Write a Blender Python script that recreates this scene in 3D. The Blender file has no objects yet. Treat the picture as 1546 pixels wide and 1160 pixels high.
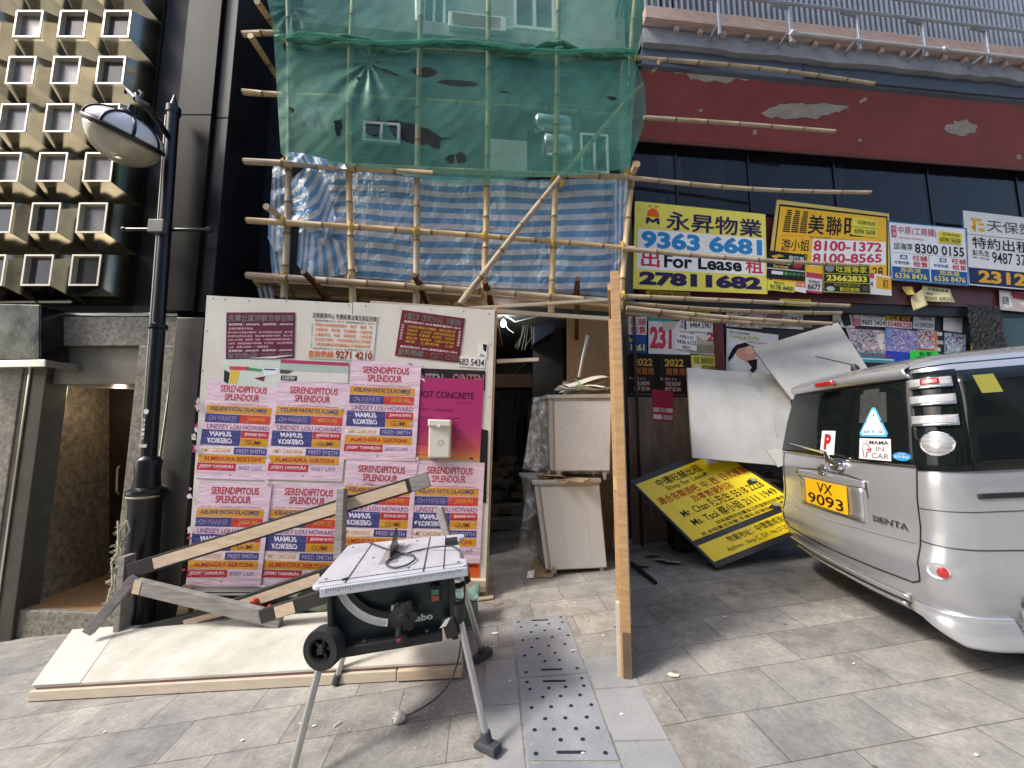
import bpy, math, random
from mathutils import Vector as V, Matrix
R = math.radians
rnd = random.Random(7)
sc = bpy.context.scene
COL = sc.collection
# ---------------------------------------------------------------- camera
CAM_Z, PITCH, FPX = 1.55, R(6.35), 581.0
cd = bpy.data.cameras.new('camera'); cam = bpy.data.objects.new('camera', cd); COL.objects.link(cam)
cd.sensor_width = 36.0; cd.lens = FPX / 1546.0 * 36.0; cd.clip_start = 0.05; cd.clip_end = 500
cam.location = (0, 0, CAM_Z); cam.rotation_euler = (R(90) + PITCH, 0, 0)
sc.camera = cam
# ---------------------------------------------------------------- light
SUN_EL, SUN_AZ = R(46), R(248)          # azimuth clockwise from +Y (the way the camera looks)
w = bpy.data.worlds.new('World'); sc.world = w; w.use_nodes = True
nt = w.node_tree
bg = nt.nodes['Background']
sky = nt.nodes.new('ShaderNodeTexSky'); sky.sky_type = 'NISHITA'; sky.sun_disc = False
sky.sun_elevation = SUN_EL; sky.sun_rotation = SUN_AZ; sky.air_density = 1.0; sky.dust_density = 3.0; sky.ozone_density = 1.0
nt.links.new(sky.outputs[0], bg.inputs[0]); bg.inputs[1].default_value = 0.15
sl = bpy.data.lights.new('sun', 'SUN'); so = bpy.data.objects.new('sun', sl); COL.objects.link(so)
sl.energy = 1.85; sl.angle = R(11); sl.color = (1.0, 0.95, 0.88)
sd = V((math.sin(SUN_AZ) * math.cos(SUN_EL), math.cos(SUN_AZ) * math.cos(SUN_EL), math.sin(SUN_EL)))
so.rotation_euler = (-sd).to_track_quat('-Z', 'Y').to_euler()
sc.view_settings.view_transform = 'Standard'; sc.view_settings.look = 'None'
sc.view_settings.exposure = 1.0; sc.view_settings.gamma = 1.0

# ---------------------------------------------------------------- pixel rays -> points on real planes
GX = 0.09                                # the street climbs to the right
def gz(x): return GX * x
CP, SP = math.cos(PITCH), math.sin(PITCH)
O3 = V((0, 0, CAM_Z))
def ray(px, py):
    u = (580 - py) / FPX
    return V(((px - 773) / FPX, CP - SP * u, SP + CP * u))
def on(px, py, p0, n):
    d = ray(px, py); return O3 + d * ((V(p0) - O3).dot(n) / d.dot(n))
def A(px, py, y): return on(px, py, (0, y, 0), V((0, 1, 0)))
K = 0.10                                 # the right hand facades run away a little to the right
def Wl(px, py, d): return on(px, py, (0, d, 0), V((-K, 1, 0)))
def G(px, py, h=0.0): return on(px, py, (0, 0, h), V((-GX, 0, 1)))
def wy(x, d): return d + K * x

# ---------------------------------------------------------------- materials (all procedural)
_M = {}
def mat(name, col, rough=0.6, metal=0.0, var=0.12, scale=6.0, bump=0.0, bscale=60.0, stretch=None, col2=None,
        spec=0.5, alpha=1.0, trans=0.0, coat=0.0, emit=None, estr=0.0, detail=5.0, ramp=None, rvar=0.0):
    if name in _M: return _M[name]
    m = bpy.data.materials.new(name); m.use_nodes = True; _M[name] = m
    t = m.node_tree; N = t.nodes; L = t.links; b = N['Principled BSDF']
    tc = N.new('ShaderNodeTexCoord'); mp = N.new('ShaderNodeMapping'); L.new(tc.outputs['Object'], mp.inputs[0])
    if stretch: mp.inputs['Scale'].default_value = stretch
    no = N.new('ShaderNodeTexNoise'); no.inputs['Scale'].default_value = scale; no.inputs['Detail'].default_value = detail
    no.inputs['Roughness'].default_value = 0.62
    L.new(mp.outputs[0], no.inputs['Vector'])
    cr = N.new('ShaderNodeValToRGB'); e = cr.color_ramp.elements
    lo, hi = ramp or (0.3, 0.7)
    e[0].position, e[1].position = lo, hi
    c2 = col2 or tuple(min(1, c * (1 + var)) for c in col)
    c1 = col if col2 else tuple(c * (1 - var) for c in col)
    e[0].color = (*c1, 1); e[1].color = (*c2, 1)
    L.new(no.outputs['Fac'], cr.inputs[0]); L.new(cr.outputs[0], b.inputs['Base Color'])
    b.inputs['Roughness'].default_value = rough; b.inputs['Metallic'].default_value = metal
    if rvar:
        mr = N.new('ShaderNodeMapRange'); mr.inputs[3].default_value = max(0.02, rough - rvar); mr.inputs[4].default_value = rough + rvar
        L.new(no.outputs['Fac'], mr.inputs[0]); L.new(mr.outputs[0], b.inputs['Roughness'])
    b.inputs['Specular IOR Level'].default_value = spec; b.inputs['Alpha'].default_value = alpha
    b.inputs['Transmission Weight'].default_value = trans; b.inputs['Coat Weight'].default_value = coat
    b.inputs['Coat Roughness'].default_value = 0.05
    if emit: b.inputs['Emission Color'].default_value = (*emit, 1); b.inputs['Emission Strength'].default_value = estr
    if bump:
        n2 = N.new('ShaderNodeTexNoise'); n2.inputs['Scale'].default_value = bscale; n2.inputs['Detail'].default_value = 4
        L.new(mp.outputs[0], n2.inputs['Vector'])
        bu = N.new('ShaderNodeBump'); bu.inputs['Strength'].default_value = bump; bu.inputs['Distance'].default_value = 0.01
        L.new(n2.outputs['Fac'], bu.inputs['Height']); L.new(bu.outputs[0], b.inputs['Normal'])
    return m
def hexc(h):
    f = lambda v: v / 12.92 if v <= 0.04045 else ((v + 0.055) / 1.055) ** 2.4
    return tuple(f(int(h[i:i + 2], 16) / 255) for i in (0, 2, 4))
def paper(h, rough=0.7, var=0.06, bump=0.15):
    return mat('paper ' + h, hexc(h), rough, 0, var, 9, bump, 14, spec=0.3)
PAL = {'X1': ('d9d4d6','b8455c','e6e0de','4a2a34','9fb0c4','e9e4e2'), 'X2': ('5a4fa0','b9a0c8','3a4fae','d8c4d4','2a2a58','7c6ab8'), 'X3': ('cfe0e4','5f97a8','e4e8ea','7d6a9c','2f4a58','a9c8cf'), 'X4': ('e0dee2','46566e','d8dae0','b0584a','222a36','c9ccd4')}
def ink(h):
    if h not in PAL: return plain_ink(h)
    m = mat('mottled print ' + h, (.5,.5,.5), .55, 0, .05, 20); t = m.node_tree; N = t.nodes; L = t.links
    if 'done' in m: return m
    m['done'] = 1; tc = N.new('ShaderNodeTexCoord'); n = N.new('ShaderNodeTexNoise'); n.inputs['Scale'].default_value = 13; n.inputs['Detail'].default_value = 2.5; n.inputs['Distortion'].default_value = 1.6; L.new(tc.outputs['Object'], n.inputs[0])
    r = N.new('ShaderNodeValToRGB'); r.color_ramp.interpolation = 'EASE'; e = r.color_ramp.elements
    for i, c in enumerate(PAL[h]):
        p = .30 + .40*i/5; k = e[i] if i < 2 else e.new(p); k.position = p; k.color = (*hexc(c), 1)
    L.new(n.outputs['Fac'], r.inputs[0]); L.new(r.outputs[0], N['Principled BSDF'].inputs['Base Color']); return m
def plain_ink(h): return mat('ink ' + h, hexc(h), 0.6, 0, 0.05, 20, spec=0.25)

# ---------------------------------------------------------------- mesh builder (world coordinates in, one object out)
_T = {}
def glyphs(s, bold):
    k = (s, bold)
    if k not in _T:
        c = bpy.data.curves.new('t', 'FONT'); c.body = s; c.offset = bold; c.resolution_u = 3; c.fill_mode = 'FRONT'
        o = bpy.data.objects.new('t', c); m = bpy.data.meshes.new_from_object(o)
        vs = [(v.co.x, v.co.y) for v in m.vertices]; fs = [tuple(p.vertices) for p in m.polygons]
        bpy.data.objects.remove(o); bpy.data.curves.remove(c); bpy.data.meshes.remove(m)
        xs = [a for a, _ in vs]; ys = [b for _, b in vs]
        _T[k] = (vs, fs, min(xs), max(xs), min(ys), max(ys))
    return _T[k]
def wloc(o):
    p = V((0, 0, 0))
    while o is not None: p = p + o.location; o = o.parent
    return p
class MB:
    def __init__(s): s.v = []; s.f = []; s.m = []
    def add(s, vs, fs, mi=0):
        n = len(s.v); s.v += [V(p) for p in vs]
        for f in fs: s.f.append(tuple(i + n for i in f)); s.m.append(mi)
        return s
    def box(s, c, size, rot=None, mi=0):
        x, y, z = (a / 2 for a in size); c = V(c)
        P = [V(p) for p in ((-x,-y,-z),(x,-y,-z),(x,y,-z),(-x,y,-z),(-x,-y,z),(x,-y,z),(x,y,z),(-x,y,z))]
        if rot is not None: P = [rot @ p for p in P]
        return s.add([c + p for p in P], [(0,3,2,1),(4,5,6,7),(0,1,5,4),(1,2,6,5),(2,3,7,6),(3,0,4,7)], mi)
    def prism(s, pts, off, mi=0, side=None):
        pts = [V(p) for p in pts]; off = V(off); n = len(pts)
        s.add(pts + [p + off for p in pts], [tuple(range(n)), tuple(range(2 * n - 1, n - 1, -1))], mi)
        k = len(s.v) - 2 * n
        for i in range(n):
            j = (i + 1) % n; s.f.append((k + j, k + i, k + n + i, k + n + j)); s.m.append(mi if side is None else side)
        return s
    def quad(s, a, b, c, d, mi=0): return s.add([a, b, c, d], [(0, 1, 2, 3)], mi)
    def beam(s, a, b, w, h, up=(0, 0, 1), mi=0, end=None):
        a, b = V(a), V(b); z = (b - a).normalized(); x = z.cross(V(up)).normalized(); y = x.cross(z)
        q = [x * (w/2*i) + y * (h/2*j) for i, j in ((-1,-1),(1,-1),(1,1),(-1,1))]
        return s.prism([a + p for p in q], b - a, mi if end is None else end, mi)
    def tube(s, pts, r, seg=8, mi=0, caps=True):
        pts = [V(p) for p in pts]; n = len(pts); rs = r if isinstance(r, (list, tuple)) else [r] * n
        k = len(s.v); px = None
        for i, p in enumerate(pts):
            t = (pts[min(i + 1, n - 1)] - pts[max(i - 1, 0)]).normalized()
            if px is None: px = t.orthogonal().normalized()
            px = (px - t * px.dot(t)).normalized(); py = t.cross(px)
            for j in range(seg):
                a = 2 * math.pi * j / seg; s.v.append(p + (px * math.cos(a) + py * math.sin(a)) * rs[i])
        for i in range(n - 1):
            for j in range(seg):
                j2 = (j + 1) % seg
                s.f.append((k + i*seg + j, k + i*seg + j2, k + (i+1)*seg + j2, k + (i+1)*seg + j)); s.m.append(mi)
        if caps:
            s.f.append(tuple(k + j for j in range(seg - 1, -1, -1))); s.m.append(mi)
            s.f.append(tuple(k + (n-1)*seg + j for j in range(seg))); s.m.append(mi)
        return s
    def lathe(s, prof, c, axis=(0, 0, 1), seg=20, mi=0, ring=False):
        if ring: prof = list(prof) + [prof[0]]
        z = V(axis).normalized(); x = z.orthogonal().normalized(); y = z.cross(x); c = V(c); k = len(s.v); n = len(prof)
        for r, h in prof:
            for j in range(seg):
                a = 2 * math.pi * j / seg; s.v.append(c + z * h + (x * math.cos(a) + y * math.sin(a)) * r)
        for i in range(n - 1):
            for j in range(seg):
                j2 = (j + 1) % seg; s.f.append((k+i*seg+j, k+i*seg+j2, k+(i+1)*seg+j2, k+(i+1)*seg+j)); s.m.append(mi)
        if not ring:
            s.f.append(tuple(k + j for j in range(seg - 1, -1, -1))); s.m.append(mi)
            s.f.append(tuple(k + (n-1)*seg + j for j in range(seg))); s.m.append(mi)
        return s
    def grid(s, fn, nu, nv, mi=0, keep=None):
        k = len(s.v)
        for j in range(nv + 1):
            for i in range(nu + 1): s.v.append(V(fn(i / nu, j / nv)))
        for j in range(nv):
            for i in range(nu):
                if keep and not keep((i + .5) / nu, (j + .5) / nv): continue
                a = k + j * (nu + 1) + i; s.f.append((a, a + nu + 1, a + nu + 2, a + 1)); s.m.append(mi)
        return s
    def build(s, name, mats, parent=None, smooth=False, bevel=0.0, solid=0.0, origin=None):
        if not isinstance(mats, (list, tuple)): mats = [mats]
        if parent is not None: o0 = wloc(parent)
        elif origin is not None: o0 = V(origin)
        else:
            xs = [p.x for p in s.v]; ys = [p.y for p in s.v]; zs = [p.z for p in s.v]
            o0 = V(((min(xs)+max(xs))/2, (min(ys)+max(ys))/2, min(zs)))
        me = bpy.data.meshes.new(name); me.from_pydata([p - o0 for p in s.v], [], s.f)
        for m in mats: me.materials.append(m)
        me.polygons.foreach_set('material_index', s.m)
        if smooth is True: me.polygons.foreach_set('use_smooth', [True] * len(s.f))
        me.update()
        o = bpy.data.objects.new(name, me); COL.objects.link(o)
        if parent is not None: o.parent = parent
        else: o.location = o0
        if smooth == 'auto':
            me.polygons.foreach_set('use_smooth', [True] * len(s.f)); me.set_sharp_from_angle(angle=R(38))
        if solid: md = o.modifiers.new('thick', 'SOLIDIFY'); md.thickness = solid; md.offset = 0
        if bevel:
            md = o.modifiers.new('edge', 'BEVEL'); md.width = bevel; md.segments = 2; md.limit_method = 'ANGLE'; md.angle_limit = R(40)
        return o
def tag(o, label, cat, group=None, kind=None):
    if label: o['label'] = label
    if cat: o['category'] = cat
    if group: o['group'] = group
    if kind: o['kind'] = kind
    return o
def thing(name, label, cat, loc=(0, 0, 0), group=None):
    o = bpy.data.objects.new(name, None); COL.objects.link(o); o.location = loc; o.empty_display_size = 0.1
    return tag(o, label, cat, group)
def copy_tree(o, parent=None):
    c = o.copy(); COL.objects.link(c); c.parent = parent
    for ch in list(o.children): copy_tree(ch, c)
    return c

# ---------------------------------------------------------------- flat printed things
class Face:
    """a flat sheet given by its four corners (tl, tr, br, bl); prints rectangles and writing on its front"""
    def __init__(s, tl, tr, br, bl, thick=0.012):
        s.c = [V(p) for p in (tl, tr, br, bl)]
        s.n = (s.c[3] - s.c[0]).cross(s.c[1] - s.c[0]).normalized()      # towards the viewer
        s.t = thick; s.body = MB(); s.let = MB(); s.mats = []; s.lm = []; s.h = 0.0012
    def mi(s, lst, m):
        if m not in lst: lst.append(m)
        return lst.index(m)
    def at(s, u, v, off=0.0):
        a = s.c[0].lerp(s.c[1], u); b = s.c[3].lerp(s.c[2], u); return a.lerp(b, v) + s.n * off
    def base(s, m, side=None):
        i = s.mi(s.mats, m); j = i if side is None else s.mi(s.mats, side)
        s.body.prism([s.at(0,0,s.t), s.at(0,1,s.t), s.at(1,1,s.t), s.at(1,0,s.t)], -s.n * s.t, i, j); return s
    def poly(s, pts, m, lay=1):
        s.let.add([s.at(u, v, s.t + s.h * lay) for u, v in pts], [tuple(range(len(pts)-1, -1, -1))], s.mi(s.lm, m)); return s
    def rect(s, u0, v0, u1, v1, m, lay=1): return s.poly([(u0,v0),(u1,v0),(u1,v1),(u0,v1)], m, lay)
    def oval(s, u, v, ru, rv, m, lay=1, n=18, a0=0, a1=360):
        return s.poly([(u + ru*math.cos(R(a0+(a1-a0)*i/n)), v + rv*math.sin(R(a0+(a1-a0)*i/n))) for i in range(n + (a1-a0 < 360))], m, lay)
    def text(s, body, u0, v0, u1, v1, m, lay=2, bold=0.012, slant=0.0, rot=0.0):
        reps = [(0, 0)]
        if any(ord(ch) > 0x2e80 for ch in body) and bold > .009:      # thicken dense characters by printing them a few times
            e = min(bold, .04) * .55; bold = 0.0; reps = [(0, 0), (e, 0), (-e, 0), (0, e), (0, -e)]
        vs, fs, x0, x1, y0, y1 = glyphs(body, bold); i = s.mi(s.lm, m)
        for r, (ox, oy) in enumerate(reps):
          P = []
          for x, y in vs:
            a = (x + ox - x0) / (x1 - x0); b = (y1 - y + oy) / (y1 - y0)
            u = u0 + (u1 - u0) * a + slant * (1 - b) * (v1 - v0); v = v0 + (v1 - v0) * b + rot * a
            P.append(s.at(u, v, s.t + s.h * (lay + .12 * r)))
          s.let.add(P, fs, i)
        return s
    def done(s, name, label, cat, group=None, split=True, part='board'):
        c = s.c[3].lerp(s.c[2], .5)
        if split:
            r = thing(name, label, cat, c, group); s.body.build(part, s.mats, r)
            if s.let.v: s.let.build('lettering', s.lm, r)
            return r
        k = len(s.mats); n = len(s.body.v); s.body.v += s.let.v
        s.body.f += [tuple(i + n for i in f) for f in s.let.f]; s.body.m += [i + k for i in s.let.m]
        o = s.body.build(name, s.mats + s.lm, None, origin=c); return tag(o, label, cat, group)
def quadpx(f, pts, d): return [f(x, y, d) for x, y in pts]
# ================================================================ SETTING
def ground_mat():
    m = bpy.data.materials.new('stone paving'); m.use_nodes = True; t = m.node_tree; N = t.nodes; L = t.links; b = N['Principled BSDF']
    tc = N.new('ShaderNodeTexCoord'); mp = N.new('ShaderNodeMapping'); mp.inputs['Rotation'].default_value[2] = R(-5.0)
    mp.inputs['Location'].default_value = (0.13, 0.07, 0)
    L.new(tc.outputs['Object'], mp.inputs[0])
    dn = N.new('ShaderNodeTexNoise'); dn.inputs['Scale'].default_value = 3.0; dn.inputs['Detail'].default_value = 3
    L.new(tc.outputs['Object'], dn.inputs[0])
    vm = N.new('ShaderNodeVectorMath'); vm.operation = 'MULTIPLY_ADD'; vm.inputs[1].default_value = (0.012, 0.012, 0); L.new(dn.outputs['Color'], vm.inputs[0]); L.new(mp.outputs[0], vm.inputs[2])
    br = N.new('ShaderNodeTexBrick'); br.inputs['Scale'].default_value = 1.0; br.inputs['Brick Width'].default_value = 0.60; br.inputs['Row Height'].default_value = 0.30
    br.inputs['Mortar Size'].default_value = 0.0035; br.inputs['Mortar Smooth'].default_value = 0.4; br.inputs['Bias'].default_value = 0.0
    br.inputs['Color1'].default_value = (0.30, 0.296, 0.288, 1); br.inputs['Color2'].default_value = (0.41, 0.400, 0.380, 1); br.inputs['Mortar'].default_value = (0.17, 0.155, 0.135, 1)
    L.new(vm.outputs[0], br.inputs['Vector'])
    def noise(sc_, lo, hi, c0, c1, det=6, rough=0.65, vec=None):
        n = N.new('ShaderNodeTexNoise'); n.inputs['Scale'].default_value = sc_; n.inputs['Detail'].default_value = det; n.inputs['Roughness'].default_value = rough
        L.new(vec or tc.outputs['Object'], n.inputs[0]); r = N.new('ShaderNodeValToRGB'); e = r.color_ramp.elements
        e[0].position, e[1].position = lo, hi; e[0].color = (*c0, 1); e[1].color = (*c1, 1); L.new(n.outputs['Fac'], r.inputs[0]); return r, n
    def mul(a, c, f=1.0, mode='MULTIPLY'):
        x = N.new('ShaderNodeMix'); x.data_type = 'RGBA'; x.blend_type = mode; x.inputs[0].default_value = f
        L.new(a, x.inputs[6]); L.new(c, x.inputs[7]); return x.outputs[2]
    s1, _ = noise(0.9, 0.32, 0.70, (0.66, 0.67, 0.70), (1.16, 1.13, 1.06))
    s2, _ = noise(5.5, 0.35, 0.72, (0.74, 0.74, 0.75), (1.12, 1.11, 1.08))
    s3, n3 = noise(42, 0.35, 0.75, (0.80, 0.80, 0.80), (1.14, 1.14, 1.13))
    s4, _ = noise(2.3, 0.60, 0.72, (1, 1, 1), (0.62, 0.59, 0.54), det=8, rough=0.72)
    s5, _ = noise(13, 0.70, 0.78, (1, 1, 1), (1.5, 1.48, 1.42), det=6)
    c = br.outputs['Color']
    vo = N.new('ShaderNodeTexVoronoi'); vo.inputs['Scale'].default_value = 2.6; L.new(tc.outputs['Object'], vo.inputs['Vector'])
    gum = N.new('ShaderNodeValToRGB'); e = gum.color_ramp.elements; e[0].position, e[1].position = .028, .042; e[0].color = (.52,.51,.50,1); e[1].color = (1,1,1,1); L.new(vo.outputs['Distance'], gum.inputs[0])
    s6, _ = noise(1.7, 0.52, 0.60, (1, 1, 1), (0.80, 0.775, 0.74), det=9, rough=0.78)
    for s in (s1, s2, s3, s4, s5, s6, gum): c = mul(c, s.outputs[0])
    L.new(c, b.inputs['Base Color'])
    rr = N.new('ShaderNodeMapRange'); rr.inputs[3].default_value = 0.48; rr.inputs[4].default_value = 0.9; L.new(s1.outputs[0], rr.inputs[0]); L.new(rr.outputs[0], b.inputs['Roughness'])
    b.inputs['Specular IOR Level'].default_value = 0.35
    ad = N.new('ShaderNodeMath'); ad.operation = 'MULTIPLY_ADD'; ad.inputs[1].default_value = -0.5; L.new(br.outputs['Fac'], ad.inputs[0]); L.new(n3.outputs['Fac'], ad.inputs[2])
    bu = N.new('ShaderNodeBump'); bu.inputs['Strength'].default_value = 0.45; bu.inputs['Distance'].default_value = 0.006; L.new(ad.outputs[0], bu.inputs['Height']); L.new(bu.outputs[0], b.inputs['Normal'])
    return m
g = MB(); g.quad((-40,-30,gz(-40)), (40,-30,gz(40)), (40,40,gz(40)), (-40,40,gz(-40)))
tag(g.build('paved_street', ground_mat(), origin=(0,0,0)), None, None, kind='structure')

M_slab = mat('blue grey drain slab', (0.16,0.18,0.205), 0.62, 0, 0.12, 2.2, 0.35, 55, col2=(0.30,0.31,0.325))
M_slab2 = mat('grey side slab', (0.18,0.195,0.21), 0.62, 0, 0.12, 1.6, 0.35, 55, col2=(0.34,0.335,0.33))
M_grout = mat('pale grout', (0.34,0.32,0.28), 0.9, 0, 0.25, 20)
M_hole = mat('drain hole', (0.012,0.012,0.014), 0.9)
d0, d1, d2, d3 = G(796,1160), G(940,1160), G(854,927), G(773,937)
def dr(u, v, h=0.004):
    p = d0.lerp(d1, u).lerp(d3.lerp(d2, u), v); return V((p.x, p.y, gz(p.x) + h))
L_dr = (d3 - d0).length
mb = MB()
vb = [-0.62, 0.02, 0.46, 1.0]            # slab joints along the run
side = MB()
for k in range(3):
    a, b = vb[k] + 0.006, vb[k+1] - 0.006
    mb.prism([dr(0.012,a,.006), dr(0.988,a,.006), dr(0.988,b,.006), dr(0.012,b,.006)], (0,0,-0.012))
rows = [(.07,(.12,.88)),(.2,(.42,.66)),(.31,(.14,.36,.62,.88)),(.43,(.28,.54,.8)),(.57,(.14,.38,.64,.9)),(.7,(.3,.54,.8)),(.82,(.14,.4,.64,.88)),(.93,(.12,.88))]
holes = MB()
for k in range(3):
    a, b = vb[k], vb[k+1]
    for v, us in rows:
        for u in us:
            c = dr(u + rnd.uniform(-.012,.012), a + (b-a)*v, .0075); r = .0115
            holes.add([c + V((math.cos(i*.5236)*r, math.sin(i*.5236)*r, GX*math.cos(i*.5236)*r)) for i in range(12)], [tuple(range(12))])
    for v in (.08, .915):
        c = dr(.5, a + (b-a)*v, .0075); ux = (d1-d0).normalized()*.07; uy = (d3-d0).normalized()*.009
        P = [c + ux*(.86*sx) + (ux*.14*math.cos(q) + uy*math.sin(q)) for sx, qs in ((1,(-1.4,-.7,0,.7,1.4)),(-1,(1.74,2.44,3.14,3.84,4.54))) for q in qs]
        holes.add(P, [tuple(range(10))])
dch = mb.build('drain_cover', M_slab, bevel=.003, origin=dr(.5,.4,0))
tag(dch, None, None, kind='structure')
holes.build('drain_hole', M_hole, dch)
sm_ = MB()
sl0 = [G(727,1160), G(796,1160), G(779,990), G(733,990)]
for u0, u1, lst in ((-.47,-.02,(-.62,-.1,.3,.62)), (1.02,1.62,(-.62,-.25,.1,.36,.57))):
    for a, b in zip(lst[:-1], lst[1:]):
        sm_.prism([dr(u0,a+.004,.0045), dr(u1,a+.004,.0045), dr(u1,b-.004,.0045), dr(u0,b-.004,.0045)], (0,0,-.01))
tag(sm_.build('drain_edging_paving', M_slab2, bevel=.002, origin=dr(.5,.4,0)), None, None, kind='structure')

# ---------------------------------------------------------------- left building: mirror finished facade modules over a granite doorway
YL = 3.85
def stone(name, c1, c2, rough=.35, scale=26):
    return mat(name, c1, rough, 0, .1, scale, .08, 80, col2=c2, detail=8, ramp=(.35,.68))
M_granite = stone('grey brown granite', (.13,.118,.095), (.33,.30,.25))
M_granite2 = stone('brown veined granite', (.10,.078,.052), (.30,.235,.16), .3, 14)
M_brass = mat('brushed champagne steel', (.32,.30,.24), .11, 1.0, .22, 3, .05, 5, rvar=.06)
M_brassrim = mat('pale satin steel rim', (.62,.58,.47), .35, .6, .08, 12)
M_paneA = mat('grey mirror pane', (.17,.165,.165), .3, .4, .25, 7)
M_paneB = mat('dark pane', (.022,.020,.020), .14, 0, .2, 7)
M_chrome = mat('polished metal trim', (.62,.61,.56), .18, 1.0, .1, 8)
M_black = mat('black polished stone', (.009,.0095,.012), .4, 0, .3, 3, .02, 20, spec=.25)
M_bronze = mat('dark bronze stone', (.007,.0066,.0055), .5, 0, .35, 2, spec=.12)
M_dark = mat('unlit interior', (.012,.011,.010), .8)
M_olive = mat('olive grey metal panel', (.115,.11,.095), .42, .4, .15, 3)
lb = thing('corner_building', 'building at the left clad in protruding mirror steel square modules above a granite doorway', 'building', (-4.6, YL, gz(-4.6)))
tipb, tipt = A(199,461,YL), A(250,105,YL)
PIT = (tipt.z - tipb.z) / 5; XR = tipb.x; ZB = tipb.z; CW = 70/581*YL
b = MB(); b.box((XR-2.2, YL+.25, ZB+4), (4.4, .46, 8.2)); b.build('module_wall', M_dark, lb)
protos = {}
def module(cx, cz, dark):
    b0, f0, pr = CW*.497, CW*.31, .25
    hb = PIT*.497; hf = hb*f0/b0*.95
    P = [V((cx+sx*b0, YL-.002, cz+sz*hb)) for sx, sz in ((-1,-1),(1,-1),(1,1),(-1,1))]
    Q = [V((cx+sx*f0, YL-pr, cz+sz*hf)) for sx, sz in ((-1,-1),(1,-1),(1,1),(-1,1))]
    m = MB(); m.add(P+Q, [(0,1,5,4),(1,2,6,5),(2,3,7,6),(3,0,4,7)])
    o = m.build('facade_module', M_brass, lb)
    e = .017; fr = MB()
    I = [V((cx+sx*(f0-e), YL-pr-.008, cz+sz*(hf-e))) for sx, sz in ((-1,-1),(1,-1),(1,1),(-1,1))]
    J = [q + V((0,-.008,0)) for q in Q]; Bk = [p + V((0,.06,0)) for p in I]
    fr.add(J+I+Q+Bk, [(i,(i+1)%4,4+(i+1)%4,4+i) for i in range(4)] + [(8+i,8+(i+1)%4,(i+1)%4,i) for i in range(4)] + [(4+i,4+(i+1)%4,12+(i+1)%4,12+i) for i in range(4)])
    fr.build('frame', M_brassrim, o)
    pn = MB(); pn.quad(*[p + V((0,-.012,0)) for p in Bk]); pn.build('pane', M_paneB if dark else M_paneA, o)
darks = {(0,2),(1,2),(1,1),(0,6),(1,6),(0,5),(0,1),(2,4),(0,0),(1,0),(1,7),(2,3) }
for r in range(8):
    for c in range(6):
        cx, cz = XR - CW*(c+.5), ZB + PIT*(r+.5)
        if (cx+.25)/YL < -1.42: continue
        module(cx, cz, (c, r) in {(0,3),(0,4),(0,5),(1,5),(1,1),(0,0),(1,0),(2,0),(2,1),(0,6),(1,7)})
# strips beside the modules and the doorway under them
def post(par, name, m, x0, x1, y0, y1, z0, z1, bev=.006):
    q = MB(); q.box(((x0+x1)/2,(y0+y1)/2,(z0+z1)/2), (abs(x1-x0),abs(y1-y0),abs(z1-z0))); return q.build(name, m, par, bevel=bev)
xm = A(240,480,YL).x
pxx = lambda px, py, y: A(px,py,y).x
zz = lambda px, py, y: A(px,py,y).z
xa = XR + .004; xb = pxx(262,300,3.8); xc = pxx(322,300,3.8)
post(lb, 'stone_panel', M_black, xa, xb-.004, 3.86, 4.3, zz(230,478,3.9), 9.0)
for z0, z1 in ((zz(250,470,3.75), zz(290,175,3.75)-.004), (zz(290,175,3.75)+.004, 9.0)):
    post(lb, 'bronze_panel', M_bronze, xb, xc-.05, 3.74, 4.6, z0, z1)
    post(lb, 'corner_panel', M_black, xc-.046, xc+.10, 3.78, 4.6, z0, z1)
gl = gz(-4.3) - .3
zl0, zl1 = zz(120,522,3.8), zz(120,478,3.8)
X0, X1, X2, X3 = pxx(16,700,3.8), pxx(52,700,3.8), pxx(205,580,3.8), pxx(262,620,3.8)
post(lb, 'granite_lintel', M_granite, pxx(72,500,3.8), pxx(268,500,3.8), 3.8, 4.4, zl0, zl1)
post(lb, 'lintel_trim', M_chrome, pxx(72,478,3.8)-.01, pxx(270,478,3.8), 3.785, 3.83, zl1+.002, zl1+.035)
post(lb, 'door_head', mat('beige metal panel', (.21,.19,.15), .45, .3, .1, 4), X1, X2, 3.86, 4.3, zz(120,580,3.86), zl0-.003)
post(lb, 'granite_jamb', M_granite, X2, X3-.03, 3.79, 5.0, gl, zl0-.003)
post(lb, 'granite_jamb', M_granite, -6.2, X0, 3.79, 3.93, gl, zz(20,556,3.8))
post(lb, 'metal_jamb', mat('dull bronze metal', (.10,.095,.08), .35, .6, .2, 5), X0+.003, X1, 3.80, 4.0, gl, zz(50,553,3.8))
post(lb, 'metal_trim', M_chrome, X0+.06, X0+.085, 3.785, 3.80, gl, zz(50,553,3.8))
# pale conduit running down the right jamb
cn = MB(); cn.tube([A(269,484,3.77), A(263,540,3.77), A(239,712,3.77), A(222,735,3.77), A(216,760,3.77)], .011, 8); cn.build('conduit', M_chrome, lb, smooth='auto')
post(lb, 'olive_pier', M_olive, X3-.025, X3+.25, 3.76, 5.0, gl, zz(270,478,3.76)-.01)
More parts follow.
